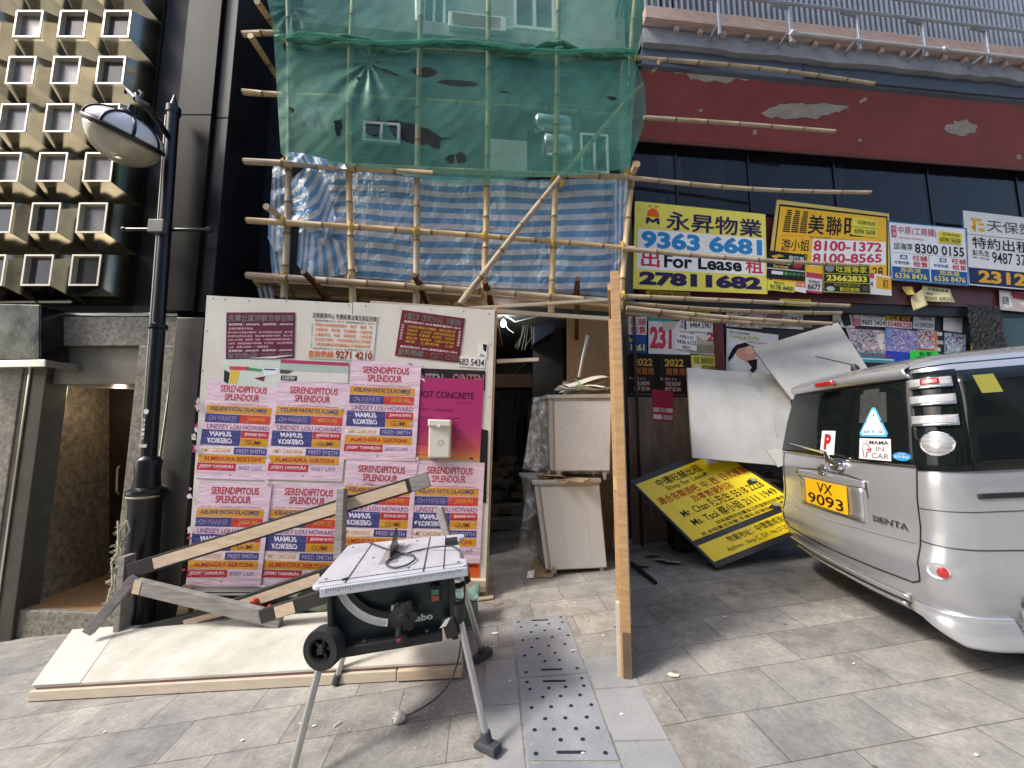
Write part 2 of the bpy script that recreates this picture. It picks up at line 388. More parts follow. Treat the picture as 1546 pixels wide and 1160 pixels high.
# alcove: slanting granite side, dark door with a tall handle, plywood floor, granite step
q = MB(); q.prism([A(50,560,4.01), A(50,914,4.01), A(165,872,5.0), A(165,480,5.0)], (-.06,.05,0)); q.build('alcove_wall', M_granite2, lb)
dz0, dz1 = zz(180,868,5.0)-.05, zz(180,560,5.0)+.4
post(lb, 'alcove_ceiling', M_dark, X1-.2, X3+.1, 3.9, 5.3, zz(120,578,3.9)+.005, zz(120,578,3.9)+.06)
dd = post(lb, 'door', mat('dark brown door', (.028,.017,.012), .4, 0, .2, 4), pxx(150,700,5.0), pxx(262,700,5.0), 5.0, 5.06, dz0, dz1+.3)
hd = MB(); hd.tube([A(180,704,4.97), A(177,708,4.93), A(176,742,4.93), A(179,746,4.97)], .012, 8); hd.build('handle', M_brassrim, dd, smooth='auto')
q = MB(); q.prism([A(8,914,3.9), A(148,926,3.9), A(215,926,3.9), A(215,866,5.0), A(150,866,5.0)], (0,0,-.05)); q.build('plywood_floor', mat('orange plywood', (.36,.2,.085), .55, 0, .16, 5, .1, 40, (1,6,1)), lb)
q = MB(); q.prism([A(-60,918,3.84), A(-60,990,3.84), A(210,990,3.84), A(210,928,3.84)], (0,.06,0)); q.build('step', M_granite, lb, bevel=.01)
dl = thing('recessed_downlight', 'small warm downlight in the soffit of the granite doorway alcove', 'downlight', A(181,584,4.45))
pdl = A(181,584,4.45); q = MB(); q.lathe([(.05,-.012),(.052,0),(.04,.006)], pdl, (0,0,1), 18); q.build('rim', M_chrome, dl, smooth='auto')
q = MB(); q.lathe([(.036,-.016),(.036,-.013)], pdl, (0,0,1), 18); q.build('lens', mat('lit downlight lens', (1,.9,.7), .4, emit=(1,.86,.62), estr=9), dl)
al = bpy.data.lights.new('downlight_beam', 'POINT'); alo = bpy.data.objects.new('downlight_beam', al); COL.objects.link(alo); al.energy = 5; al.color = (1,.84,.62); al.shadow_soft_size = .05; alo.parent = dl; alo.location = (0,0,-.06)
# steel clad box at the far left under the modules
q = MB(); q.prism([A(-80,457,3.6), A(-80,545,3.6), A(60,542,3.6), A(60,460,3.6)], (0,.24,0)); q.build('steel_box', mat('smoky mirror steel', (.07,.07,.06), .14, .9, .6, 4, .3, 7), lb, bevel=.01)
q = MB(); q.prism([A(-80,546,3.55), A(-80,556,3.55), A(68,554,3.55), A(68,543,3.55)], (0,.29,0)); q.build('steel_ledge', M_chrome, lb, bevel=.006)

# ---------------------------------------------------------------- dark tiled wall in the gap
q = MB(); xt0, xt1 = xc+.02, pxx(440,300,4.7)
M_mosaic = None
def mosaic():
    m = mat('black mosaic tile', (.012,.014,.024), .28, 0, .35, 9); t = m.node_tree; N = t.nodes; L = t.links
    tc = N.new('ShaderNodeTexCoord'); mp = N.new('ShaderNodeMapping'); mp.inputs['Rotation'].default_value[0] = R(90); L.new(tc.outputs['Object'], mp.inputs[0])
    br = N.new('ShaderNodeTexBrick'); br.inputs['Scale'].default_value = 1; br.inputs['Brick Width'].default_value = .1; br.inputs['Row Height'].default_value = .048; br.inputs['Mortar Size'].default_value = .003
    br.inputs['Color1'].default_value = (.010,.012,.020,1); br.inputs['Color2'].default_value = (.018,.02,.032,1); br.inputs['Mortar'].default_value = (.045,.045,.05,1)
    L.new(mp.outputs[0], br.inputs['Vector']); L.new(br.outputs['Color'], N['Principled BSDF'].inputs['Base Color'])
    bu = N.new('ShaderNodeBump'); bu.invert = True; bu.inputs['Strength'].default_value = .4; bu.inputs['Distance'].default_value = .004; L.new(br.outputs['Fac'], bu.inputs['Height']); L.new(bu.outputs[0], N['Principled BSDF'].inputs['Normal'])
    return m
q.box(((xt0+xt1)/2, 4.56, 4.3), (xt1-xt0, .3, 9.6)); tag(q.build('tiled_wall', mosaic()), 'black mosaic tiled wall in the gap between the steel clad building and the scaffolding', 'wall')

# ---------------------------------------------------------------- building under repair, behind the scaffold
DM = 4.95
M_wallm = mat('dark grey render', (.05,.054,.054), .85, 0, .3, 2.5, .3, 30)  # lower wall and party wall are darker than the upper wall
M_wallu = mat('weathered pale render', (.30,.33,.31), .85, 0, .18, 2.5, .3, 30)
M_white = mat('white painted metal', (.72,.72,.70), .45, .1, .06, 8)
M_glassd = mat('dark window glass', (.012,.014,.018), .06, 0, .2, 3, spec=.9)
mbld = thing('building_under_repair', 'grey rendered building behind the bamboo scaffold with an open passage at street level', 'building', (-.3, DM, 0))
xl, xo0, xo1, xr = xt1+.003, pxx(738,600,4.9), pxx(905,600,5.0), pxx(962,200,5.05)
def wbox(par, name, m, x0, x1, d, th, z0, z1, bev=0):
    q = MB(); q.prism([(x0,wy(x0,d),z1),(x0,wy(x0,d),z0),(x1,wy(x1,d),z0),(x1,wy(x1,d),z1)], (0,th,0)); return q.build(name, m, par, bevel=bev)
zlin = zz(800,474,4.9)
zup = zz(700,64,4.9)
wbox(mbld, 'wall', M_wallm, xl, xr, DM, .3, zlin, zup)
wbox(mbld, 'wall', M_wallu, xl, xr, DM, .3, zup+.003, 8.5)
wbox(mbld, 'wall', M_wallm, xl, xo0, DM, .3, -.8, zlin-.003)
wbox(mbld, 'ledge', mat('concrete ledge', (.3,.31,.3), .9, 0, .2, 4, .2), xl, xr, DM-.22, .217, zz(700,72,4.8), zz(700,52,4.8), .01)
def win(par, x0, y0, x1, y1, d, frame, fw=.035, pane=None):
    a, b_ = Wl(x0,y0,d), Wl(x1,y1,d); z1, z0 = a.z, b_.z; X0_, X1_ = a.x, b_.x
    q = MB()
    for (p, r) in (((X0_,z1),(X1_,z1-fw)), ((X0_,z0+fw),(X1_,z0)), ((X0_,z1-fw),(X0_+fw,z0+fw)), ((X1_-fw,z1-fw),(X1_,z0+fw)), (((X0_+X1_)/2-fw/2,z1-fw),((X0_+X1_)/2+fw/2,z0+fw))):
        q.prism([(p[0],wy(p[0],d),p[1]),(p[0],wy(p[0],d),r[1]),(r[0],wy(r[0],d),r[1]),(r[0],wy(r[0],d),p[1])], (0,.05,0))
    f = q.build('window', frame, par); g_ = MB()
    g_.prism([(X0_+.01,wy(X0_,d)+.02,z1-.01),(X0_+.01,wy(X0_,d)+.02,z0+.01),(X1_-.01,wy(X1_,d)+.02,z0+.01),(X1_-.01,wy(X1_,d)+.02,z1-.01)], (0,.008,0)); g_.build('pane', pane or M_glassd, f)
win(mbld, 548,182,603,216, DM-.06, M_white); win(mbld, 640,-60,672,40, DM-.06, M_white); win(mbld, 775,-40,839,48, DM-.06, M_white, .05, M_paneA)
win(mbld, 876,200,920,262, DM-.06, M_white, .03); win(mbld, 452,150,500,200, DM-.06, M_olive)
wbox(mbld, 'access_panel', mat('pale grey panel', (.42,.43,.42), .5, .1, .08, 5), pxx(735,240,4.95), pxx(796,240,4.95), DM-.03, .028, zz(760,262,4.95), zz(760,214,4.95), .004)
wbox(mbld, 'shutter_box', M_dark, pxx(797,240,4.95)+.003, pxx(880,240,4.95), DM-.04, .035, zz(840,266,4.95), zz(840,160,4.95))
M_foil = mat('crumpled foil', (.72,.73,.74), .25, 1.0, .1, 8, .8, 18)
for y0, y1, x0, x1 in ((176,203,806,862),(206,240,818,862)):
    c = (Wl(x0,y0,DM-.25)+Wl(x1,y1,DM-.25))/2; dx = abs(Wl(x0,y0,DM-.25).x-Wl(x1,y0,DM-.25).x); r_ = abs(Wl(x0,y0,DM-.25).z-Wl(x0,y1,DM-.25).z)/2
    q = MB(); q.lathe([(r_*.7,-dx/2),(r_,-dx*.42),(r_*.93,-dx*.1),(r_*1.02,dx*.1),(r_*.95,dx*.4),(r_*.7,dx/2)], c, (1,K,0), 18); q.build('foil_duct', M_foil, mbld, smooth=True)
ac = thing('air_conditioner', 'white window air conditioner seen through the top of the green netting', 'air conditioner', Wl(720,48,DM-.25))
a0, a1 = Wl(677,16,DM-.28), Wl(765,48,DM-.28)
q = MB(); q.prism([a0,(a0.x,a0.y,a1.z),a1,(a1.x,a1.y,a0.z)], (0,.27,0)); q.build('case', M_white, ac, bevel=.012)
q = MB()
for i in range(6):
    z = a1.z + .04 + i*(a0.z-a1.z-.08)/5; q.prism([(a0.x+.05,a0.y-.008,z+.012),(a0.x+.05,a0.y-.008,z-.006),(a1.x-.08,a1.y-.008,z-.006),(a1.x-.08,a1.y-.008,z+.012)], (0,.006,0))
q.build('grille', mat('rusty grille', (.3,.12,.09), .6, .2), ac)
pp = MB(); pp.tube([Wl(630,-90,DM-.12), Wl(632,60,DM-.12)], .05, 10); pp.build('drain_pipe', M_white, mbld, smooth='auto')
# ---- open passage: side walls, ceiling, floor steps, back wall, pipes and hanging wires
DB = 8.2
xs_gap = Wl(958,300,4.6).x - .06
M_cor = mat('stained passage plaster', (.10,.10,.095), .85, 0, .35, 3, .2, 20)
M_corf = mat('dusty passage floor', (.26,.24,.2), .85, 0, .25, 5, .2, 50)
ps = mbld
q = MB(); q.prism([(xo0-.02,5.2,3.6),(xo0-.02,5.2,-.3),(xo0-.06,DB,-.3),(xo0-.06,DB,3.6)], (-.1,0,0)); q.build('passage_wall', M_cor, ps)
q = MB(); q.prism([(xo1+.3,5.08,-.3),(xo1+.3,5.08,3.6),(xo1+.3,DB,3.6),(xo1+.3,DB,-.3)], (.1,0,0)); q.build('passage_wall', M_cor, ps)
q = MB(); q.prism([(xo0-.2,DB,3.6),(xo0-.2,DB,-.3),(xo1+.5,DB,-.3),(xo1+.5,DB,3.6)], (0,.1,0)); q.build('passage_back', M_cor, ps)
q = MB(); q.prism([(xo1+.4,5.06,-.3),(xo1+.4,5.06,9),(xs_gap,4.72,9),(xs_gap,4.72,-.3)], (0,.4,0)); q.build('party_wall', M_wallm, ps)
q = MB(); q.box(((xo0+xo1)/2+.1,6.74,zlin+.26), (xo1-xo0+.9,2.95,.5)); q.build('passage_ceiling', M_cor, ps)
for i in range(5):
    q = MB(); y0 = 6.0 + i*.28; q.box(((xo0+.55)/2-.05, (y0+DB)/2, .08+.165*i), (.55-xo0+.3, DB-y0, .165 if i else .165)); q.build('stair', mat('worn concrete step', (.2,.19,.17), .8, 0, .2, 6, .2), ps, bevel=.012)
q = MB(); q.prism([A(805,470,5.6), A(805,760,5.6), A(850,760,5.6), A(850,470,5.6)], (0,.3,0)); q.build('passage_column', mat('dark grey column', (.045,.045,.047), .7, 0, .3, 5), ps)
q = MB(); q.prism([A(735,565,5.9), A(735,585,5.9), A(810,585,5.9), A(810,565,5.9)], (0,.5,0)); q.build('passage_beam', mat('rusty brown beam', (.07,.035,.028), .8, 0, .3, 6), ps)
q = MB(); q.prism([A(750,630,7.6), A(750,720,7.6), A(775,720,7.6), A(775,625,7.6)], (0,.02,0)); q.build('pale_panel', mat('pale green panel', (.26,.30,.25), .6), ps)
for k, (pts, r) in enumerate([([A(778,565,6.4),A(777,800,6.4)],.02), ([A(788,585,6.6),A(786,800,6.6)],.014), ([A(800,560,6.2),A(798,720,6.2)],.03), ([A(748,606,6.3),A(775,598,6.3),A(806,600,6.3)],.012), ([A(770,570,6.3),A(795,548,6.2),A(808,540,6.2)],.018), ([A(750,700,6.9),A(800,690,6.9)],.02)]):
    q = MB(); q.tube(pts, r, 8); q.build('pipe', mat('grimy pipe', (.06,.065,.06), .5, .4), ps, smooth='auto')
q = MB(); q.prism([A(805,492,5.2), A(805,520,5.2), A(838,500,5.2), A(838,485,5.2)], (0,.5,0)); q.build('meter_box', mat('navy metal box', (.03,.045,.075), .4, .3), ps, bevel=.01)
q = MB()
for i in range(7):
    x = 786+i*3; q.tube([A(790+i*2.2,486,5.5), A(x+rnd.uniform(-3,3),505+rnd.uniform(-5,5),5.5), A(780+i*3+rnd.uniform(-6,6),520+rnd.uniform(0,10),5.5)], .006, 5)
q.build('wiring', mat('dusty wires', (.2,.2,.16), .6), ps)
for i in range(9):
    q = MB(); yy = 6.1+rnd.uniform(0,.9); p = A(752+rnd.uniform(0,45), 690+rnd.uniform(-20,60), yy)
    q.box((p.x,p.y,gz(p.x)+.25+.2*i*.5), (.2,.16,.08), Matrix.Rotation(rnd.uniform(-1,1),3,'Z')); tag(q.build('carton', mat('brown carton', (.13,.09,.055), .8, 0, .2, 9)), 'dusty brown carton stored on the stairs deep in the dark passage', 'carton', 'cartons stored in the passage')
# bulb on its cable
lbp = A(760,488,5.0)
bulb = thing('hanging_bulb', 'lit bare bulb hanging at the top of the passage entrance', 'light bulb', lbp)
q = MB(); q.lathe([(.012,.045),(.02,.03),(.036,.005),(.038,-.015),(.03,-.036),(.012,-.05)], lbp, (0,0,1), 16); q.build('glass_bulb', mat('glowing bulb', (1,1,.95), .4, emit=(1,.97,.88), estr=26), bulb, smooth=True)
q = MB(); q.lathe([(.016,0),(.018,.06),(.01,.08)], lbp+V((0,0,.045)), (0,0,1), 12); q.build('socket', M_dark, bulb)
q = MB(); q.tube([lbp+V((0,0,.12)), A(778,486,5.0), A(810,478,5.0), A(838,470,5.0)], .006, 6); q.tube([lbp+V((.02,0,-.02)), A(768,498,5.0), A(776,503,5.0)], .003, 5); q.build('cable', M_white, bulb)
pl = bpy.data.lights.new('bulb_light', 'POINT'); plo = bpy.data.objects.new('bulb_light', pl); COL.objects.link(plo); plo.location = lbp + V((0,-.07,-.02)); pl.energy = 6; pl.color = (1,.97,.92); pl.shadow_soft_size = .06; plo.parent = bulb; plo.location = V((0,-.07,-.02))
# ---------------------------------------------------------------- shop building on the right
DR = 4.6
M_maroon = mat('maroon painted metal', (.10,.022,.022), .5, .1, .18, 5, .1, 30)
M_red = mat('old red paint', (.27,.050,.057), .55, 0, .22, 1.6, .12, 25, detail=8)
M_plaster = mat('exposed plaster', (.40,.39,.37), .9, 0, .15, 9, .4, 50)
M_beam = mat('blue grey painted beam', (.10,.125,.165), .6, 0, .15, 3)
M_conc = mat('peeling pale concrete', (.25,.26,.27), .9, 0, .25, 4, .4, 25, detail=8)
M_rafter = mat('faded pink timber', (.44,.32,.27), .75, 0, .2, 5, .2, 40, (1,8,8))
M_slat = mat('pale blue slat', (.24,.275,.335), .45, .2, .12, 6)
M_steel = mat('galvanised rail', (.33,.35,.37), .45, .6, .12, 10)
M_shutter = mat('black shutter', (.017,.015,.016), .5, .2, .2, 5)
M_ply = mat('grimy brown plywood', (.115,.078,.052), .7, 0, .1, 3, .15, 30, (6,1,1), col2=(.21,.15,.105))
xs0 = Wl(958,300,DR).x; XE = 13.0
zr = lambda px, py, d=DR: Wl(px,py,d).z
sb = thing('shop_building', 'shop building on the right with a peeling red soffit, slatted balcony and dark upper glazing', 'building', (4, DR+.5, .3))
z_red0 = zr(960,215); z_red1 = zr(963,100,4.05); z_gl = zr(960,318); z_fa = zr(960,447)
def rp(x, s, off=0):          # point on the sloping red soffit
    a = V((x, wy(x,4.56), z_red0)); b_ = V((x, wy(x,4.05), z_red1)); p = a.lerp(b_, s); n = V((0,-(z_red1-z_red0),-.51)).normalized(); return p + n*off
q = MB(); q.prism([rp(xs0-.05,0), rp(XE,0), rp(XE,1), rp(xs0-.05,1)], (0,.12,.1)); q.build('red_soffit', M_red, sb)
q = MB(); q.tube([rp(xs0,0,.012), rp(XE,0,.012)], .018, 6); q.build('drip_edge', mat('dull red edge', (.16,.06,.055), .5, 0, .2, 8), sb, smooth='auto')
p0r = rp(0,0); nr = (rp(1,0)-p0r).cross(rp(0,1)-p0r).normalized()
def z5(x, y): return on(900+x/2.393, y/2.393, p0r - V((0,.004,.002)), nr)
for pts in ([(150,232),(330,234),(460,247),(640,270),(606,284),(560,282),(540,292),(512,284),(498,288),(470,303),(430,290),(395,297),(362,285),(340,287),(325,264),(290,266),(270,256),(235,256)],
            [(595,410),(625,392),(650,386),(665,375),(690,377),(740,372),(760,379),(820,372),(860,380),(915,383),(880,404),(860,404),(840,416),(815,418),(800,430),(760,424),(690,430),(650,422),(632,427)],
            [(1258,465),(1266,452),(1290,450),(1295,438),(1312,440),(1340,430),(1350,445),(1380,455),(1370,480),(1348,482),(1330,492),(1270,480)],
            [(947,512),(952,502),(962,502),(958,512)], [(566,470),(581,470),(581,487),(566,487)], [(1518,562),(1533,558),(1538,574),(1522,577)],
            [(370,396),(384,394),(386,402),(372,404)], [(950,365),(975,350),(980,362),(955,374)]):
    q = MB(); n_ = MB()
    P = []
    for i, (a, b_) in enumerate(pts):
        P.append((a, b_)); c_, d_ = pts[(i+1) % len(pts)]
        if len(pts) > 5:
            for k in range(1, 4): P.append((a+(c_-a)*k/4 + rnd.uniform(-3,3), b_+(d_-b_)*k/4 + rnd.uniform(-2.2,2.2)))
    q.prism([z5(a, b_) for a, b_ in P][::-1], V((0,.003,.002))); q.build('bare_plaster_patch', M_plaster, sb)
wbox(sb, 'beam', M_beam, xs0-.05, XE, 4.0, .42, z_red1-.02, zr(971,63,4.0), .01)
wbox(sb, 'shadow_band', mat('dark recess shade', (.045,.06,.085), .6, 0, .2, 4), Wl(1215,120,3.98).x, XE, 3.97, .03, z_red1-.01, z_red1+.13)  # dark strip over the beam, the recess's shade put in its colour
def zc(px, py): return zr(px, py, 3.92)
q = MB()
xa_ = xs0-.05; n = 60                        # ragged top and underside of the concrete edge
T = [V((xa_+(XE-xa_)*i/n, wy(xa_+(XE-xa_)*i/n,3.93), zc(985,40)+rnd.uniform(-.02,.02))) for i in range(n+1)]
B = [V((xa_+(XE-xa_)*i/n, wy(xa_+(XE-xa_)*i/n,3.93), zc(985,62)+rnd.uniform(-.03,.012))) for i in range(n+1)]
for i in range(n): q.prism([T[i], B[i], B[i+1], T[i+1]], (0,.9,0))
q.build('concrete_slab_edge', M_conc, sb)
wbox(sb, 'timber_beam', M_rafter, xs0-.05, XE, 3.84, .10, zr(985,27,3.84), zr(980,8,3.84), .006)
for i in range(22):
    x = xs0 + .32 + i*.3
    wbox(sb, 'joist_end', M_rafter, x, x+.055, 3.88, .3, zr(985,27,3.84)-.075, zr(985,27,3.84)-.003, .004)
q = MB(); zs0, zs1 = zr(980,9,3.9), zr(980,9,3.9)+1.7
x = xs0 - .02
while x < 8.0:
    q.prism([(x,wy(x,3.9),zs1),(x,wy(x,3.9),zs0),(x+.022,wy(x,3.9),zs0),(x+.022,wy(x,3.9),zs1)], (0,.05,0)); x += .075
q.build('slat_screen', M_slat, sb)
q = MB(); q.prism([(xs0,wy(xs0,4.5),zs1+1),(xs0,wy(xs0,4.5),zs0-.1),(XE,wy(XE,4.5),zs0-.1),(XE,wy(XE,4.5),zs1+1)], (0,.2,0)); q.build('balcony_wall', mat('blue grey balcony wall', (.05,.06,.08), .7, 0, .2, 3), sb)
rl = MB()
posts_ = [Wl(px,py,3.72) for px, py in ((1190,12),(1293,25),(1410,46),(1512,65))]
dxp = posts_[1].x - posts_[0].x
for k in range(-1, 8):
    x = posts_[0].x + k*dxp; zt = posts_[0].z
    pm = MB(); p = V((x, wy(x,3.72), zt)); pm.beam(p, p - V((0,0,.46)), .03, .03, (0,1,0)); pm.beam(p, p+V((-.22,-.022,.02)), .035, .03)
    pm.beam(p - V((0,0,.3)), p+V((0,.2,-.3)), .03, .03); pm.build('rail_post', M_steel, sb, bevel=.004)
for dz, dy, r in ((0.03,0,.018),(.30,0.02,.016),(.62,.02,.016)):
    rl.tube([(xs0,wy(xs0,3.70+dy),posts_[0].z+dz),(8.5,wy(8.5,3.70+dy),posts_[0].z+dz)], r, 8)
rl.build('handrail', M_steel, sb, smooth='auto')
cp = MB(); c0 = Wl(1196,50,3.7); cp.tube([(c0.x,wy(c0.x,3.7),c0.z),(7,wy(7,3.7),c0.z)], .016, 8)
for dx in (0,2.0): cp.lathe([(.02,-.03),(.032,-.02),(.032,.03),(.02,.05)], (c0.x+dx,wy(c0.x+dx,3.7),c0.z), (1,K,0), 10)
cp.build('conduit', mat('white conduit', (.45,.46,.46), .5, 0, .1, 9), sb, smooth='auto')
# upper glazing with mullions
wbox(sb, 'glazing_back', M_dark, xs0, XE, DR+.5, .05, z_fa, z_red0+1.6)
xg = xs0
M_glasst = mat('tinted shop glass', (.012,.015,.022), .05, 0, .2, 3, spec=.5, alpha=.55)
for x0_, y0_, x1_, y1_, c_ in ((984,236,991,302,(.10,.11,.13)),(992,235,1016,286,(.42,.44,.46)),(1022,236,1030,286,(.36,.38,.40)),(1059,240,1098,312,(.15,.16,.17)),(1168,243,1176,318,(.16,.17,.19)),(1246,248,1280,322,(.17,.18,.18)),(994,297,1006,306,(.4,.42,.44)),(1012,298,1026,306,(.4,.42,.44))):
    a_, b2_ = Wl(x0_,y0_,DR+.16), Wl(x1_,y1_,DR+.16); wbox(sb, 'pale_rectangle', mat('pale rectangle %d' % int(c_[0]*100), c_, .7, 0, .1, 5), a_.x, b2_.x, DR+.16, .02, b2_.z, a_.z)  # pale panels added behind the glass for the pale upright shapes in it
for i in range(9):
    w_ = (.62,1.05,1.3,1.5,1.5,1.5,1.5,1.5,1.5)[i]
    wbox(sb, 'glass_pane', M_glasst, xg+.025, xg+w_-.025, DR+.06, .012, z_gl+.004, z_red0+.05)
    wbox(sb, 'mullion', mat('dark mullion', (.012,.012,.016), .3, .2), xg+w_-.014, xg+w_+.014, DR+.045, .08, z_gl+.003, z_red0+.04); xg += w_
# fascia behind the letting signs, dark shutters, plywood
wbox(sb, 'maroon_fascia', M_maroon, xs0, XE, DR-.02, .4, z_fa, z_gl)
wbox(sb, 'shutter', M_shutter, xs0, XE, DR+.1, .1, -.3, z_fa-.003)
wbox(sb, 'shutter_head', M_shutter, xs0, XE, DR+.0, .09, z_fa-.13, z_fa-.006)
xpl = Wl(1042,650,DR+.07).x
wbox(sb, 'plywood_sheet', M_ply, xs0-.16, xpl, DR+.075, .02, gz(xs0), zr(1000,600,DR+.07))
wbox(sb, 'maroon_pilaster', M_maroon, Wl(1082,500,DR).x, Wl(1094,500,DR).x, DR+.03, .06, .1, z_fa-.14, .006)
pz = MB(); xp0, xp1 = Wl(1457,480,DR-.02).x, Wl(1507,480,DR-.02).x
def pil(u, v):
    x = xp0+(xp1-xp0)*u; return V((x, wy(x,DR-.06)+rnd.uniform(-.012,.012), .2+(z_fa+.02-.2)*v+rnd.uniform(-.006,.006)))
pz.grid(lambda u, v: pil(u, v), 22, 90); pz.build('rough_black_pilaster', mat('rough black render', (.02,.02,.018), .7, 0, .4, 20, .5, 60), sb)
q = MB(); q.prism([Wl(1512,478,DR), Wl(1512,640,DR), Wl(1620,640,DR), Wl(1620,478,DR)], (0,.05,0)); q.build('teal_panel', mat('dark teal panel', (.01,.05,.052), .4), sb)

# ---------------------------------------------------------------- building across the street (behind the camera, seen in glass and paint)
ob = thing('facing_building', 'pale rendered building across the street that shows in the glass', 'building', (0,-9,0))
M_op = mat('pale cream render', (.5,.47,.41), .85, 0, .12, 2)
q = MB(); q.box((2,-9.6,5.5), (44,1,12.5)); q.build('wall', M_op, ob)
for i in range(13):
    q = MB(); q.box((-17+i*3.1,-9.02,5.6), (.55,.16,12.2)); q.build('pilaster', mat('white render', (.72,.7,.66), .8), ob)
for fl in range(4):
    for i in range(12):
        q = MB(); q.box((-15.45+i*3.1,-9.06,1.5+fl*2.9), (1.9,.06,1.7)); q.build('window', M_glassd, ob)

# ---------------------------------------------------------------- letting signs
Y_, NV, BL_, CR, BK, WH = ink('e3d75c'), ink('2b2350'), ink('2a86c6'), ink('c2304a'), ink('17171a'), ink('e9e9ea')
GO, BLU, ORG = ink('d8a32a'), ink('1f4f93'), ink('e8641e')
def sgn(q, d=DR-.09, th=.02): return Face(*[Wl(x, y, d) for x, y in q], thick=th)
s = sgn([(958,305),(1154,325),(1157,445),(955,437)]); s.base(paper('e4d85e', .45), mat('sign edge', (.3,.27,.1), .6))
s.oval(.135,.15,.045,.085,ORG,1,14,180,360); s.rect(.09,.15,.18,.165,ORG)
s.poly([(.08,.25),(.085,.175),(.105,.175),(.132,.205),(.16,.175),(.18,.175),(.185,.25),(.165,.25),(.16,.215),(.132,.24),(.105,.215),(.1,.25)], NV)
s.text('永 昇',.09,.03,.18,.06,CR,2,.0)
s.text('永昇物業',.235,.085,.965,.30,NV,2,.035)
s.rect(.025,.315,.985,.545,WH); s.text('9363 6681',.05,.33,.965,.535,BL_,2,.045)
s.rect(.025,.55,.985,.775,WH); s.text('出',.055,.565,.185,.745,CR,2,.035); s.text('For Lease',.22,.585,.805,.745,BK,2,.03); s.text('租',.835,.575,.965,.755,CR,2,.035)
s.text('27811682',.04,.795,.955,.955,NV,2,.06)
s.done('letting_sign', 'large yellow and white letting sign reading For Lease 27811682', 'sign', 'letting signs above the shutters')

s = sgn([(1172,303),(1340,324),(1341,428),(1155,440)], DR-.09); s.base(paper('cdb766', .5), mat('sign edge', (.3,.27,.1), .6))
s.rect(.02,.045,.985,.985,BK); s.rect(.032,.07,.972,.97,ink('e8b52c'),2)
for k, (u0, w_) in enumerate(((.085,.055),(.155,.055),(.225,.055))):
    for i in range(11):
        v = .10 + i*.024; s.rect(u0-.012*(i/11) - (.0 if i > 2 else -.008), v, u0+w_-.006, v+.016, BK, 3)
s.text('MIDLAND REALTY',.07,.385,.27,.405,ORG,3,0)
s.text('美',.285,.13,.42,.36,BK,3,.03); s.text('聯',.44,.13,.575,.365,BK,3,.03); s.text('旺',.60,.13,.76,.36,BK,3,.03)
s.text('MIDLAND SHOPS',.30,.39,.49,.41,BK,3,0); s.text('COMMERCIAL',.52,.40,.7,.42,ORG,3,0)
s.text('游小姐',.075,.43,.31,.57,BK,3,.008); s.text('VICTOR',.07,.60,.31,.70,BK,3,.005)
s.rect(.335,.42,.965,.745,WH,3); s.text('8100-1372',.345,.435,.93,.565,CR,4,.03); s.text('8100-8565',.345,.59,.93,.715,CR,4,.03)
s.text('28',.85,.775,.94,.915,BK,3,.01)
s.done('letting_sign', 'orange yellow letting sign with a crimson 8100-1372 number panel', 'sign', 'letting signs above the shutters')

s = sgn([(1338,335),(1457,346),(1460,433),(1343,424)], DR-.09); s.base(paper('dfe3e6', .5), mat('blue sign edge', (.04,.12,.22), .5))
for a in ((0,0,1,.018),(0,.98,1,1),(0,0,.012,1),(.988,0,1,1)): s.rect(*a, ink('2f6f9e'))
s.rect(.035,.07,.10,.27,CR); s.text('中',.045,.09,.09,.16,WH,3,0); s.text('原',.045,.18,.09,.25,WH,3,0)
s.text('中原(工商舖)',.12,.07,.60,.22,CR,2,.01); s.text('CENTALINE COMMERCIAL',.12,.255,.45,.285,CR,2,0)
s.text('邱海萍',.055,.36,.29,.475,BK,2,.012); s.text('8300 0155',.32,.345,.95,.51,BK,2,.02)
s.rect(.02,.525,.985,.53,ink('7b8691'))
for u in (.0,.5):
    s.rect(u+.13,.56,u+.22,.63,BLU); s.rect(u+.15,.575,u+.2,.59,WH,2); s.rect(u+.145,.6,u+.205,.615,WH,2); s.text('世貿地產',.05+u,.665,.24+u,.72,BLU,2,.01)
    s.text('旺鋪',.29+u,.55,.47+u,.64,CR,2,.02); s.text('租售',.29+u,.655,.47+u,.745,CR,2,.02)
    s.rect(.02+u*.985,.765,.49+u*.985,.975,BLU); s.text('周森遠',.12+u,.775,.38+u,.85,Y_,2,.01); s.text('6336 8476',.05+u,.865,.455+u,.955,Y_,2,.012)
s.rect(.49,.53,.497,.98,ink('7b8691'))
s.done('letting_sign', 'small white and blue letting sign with number 8300 0155', 'sign', 'letting signs above the shutters')

s = sgn([(1451,319),(1625,339),(1632,446),(1459,431)], DR-.09); s.base(paper('d6d8d6', .5), mat('blue sign edge', (.04,.12,.22), .5))
s.rect(.06,.09,.15,.13,GO); s.rect(.075,.13,.1,.27,GO); s.rect(.06,.2,.1,.24,GO); s.rect(.12,.15,.17,.18,GO); s.rect(.12,.22,.17,.27,GO)
s.text('天保策略',.195,.09,.74,.25,ink('4a4c58'),2,.01); s.rect(.01,.315,.99,.322,NV)
s.text('特約出租',.06,.345,.55,.50,BK,2,.02); s.text('彭先生',.055,.52,.2,.6,BK,2,.006); s.text('Mr. Pang',.055,.615,.19,.65,BK,2,.0); s.text('9487 3767',.22,.525,.60,.68,BK,2,.01)
s.rect(.012,.765,.99,.985,ink('17294f')); s.text('2312 8801',.09,.79,.93,.955,GO,2,.04)
s.done('letting_sign', 'white letting sign at the right edge with gold logo and gold 2312 on navy', 'sign', 'letting signs above the shutters')

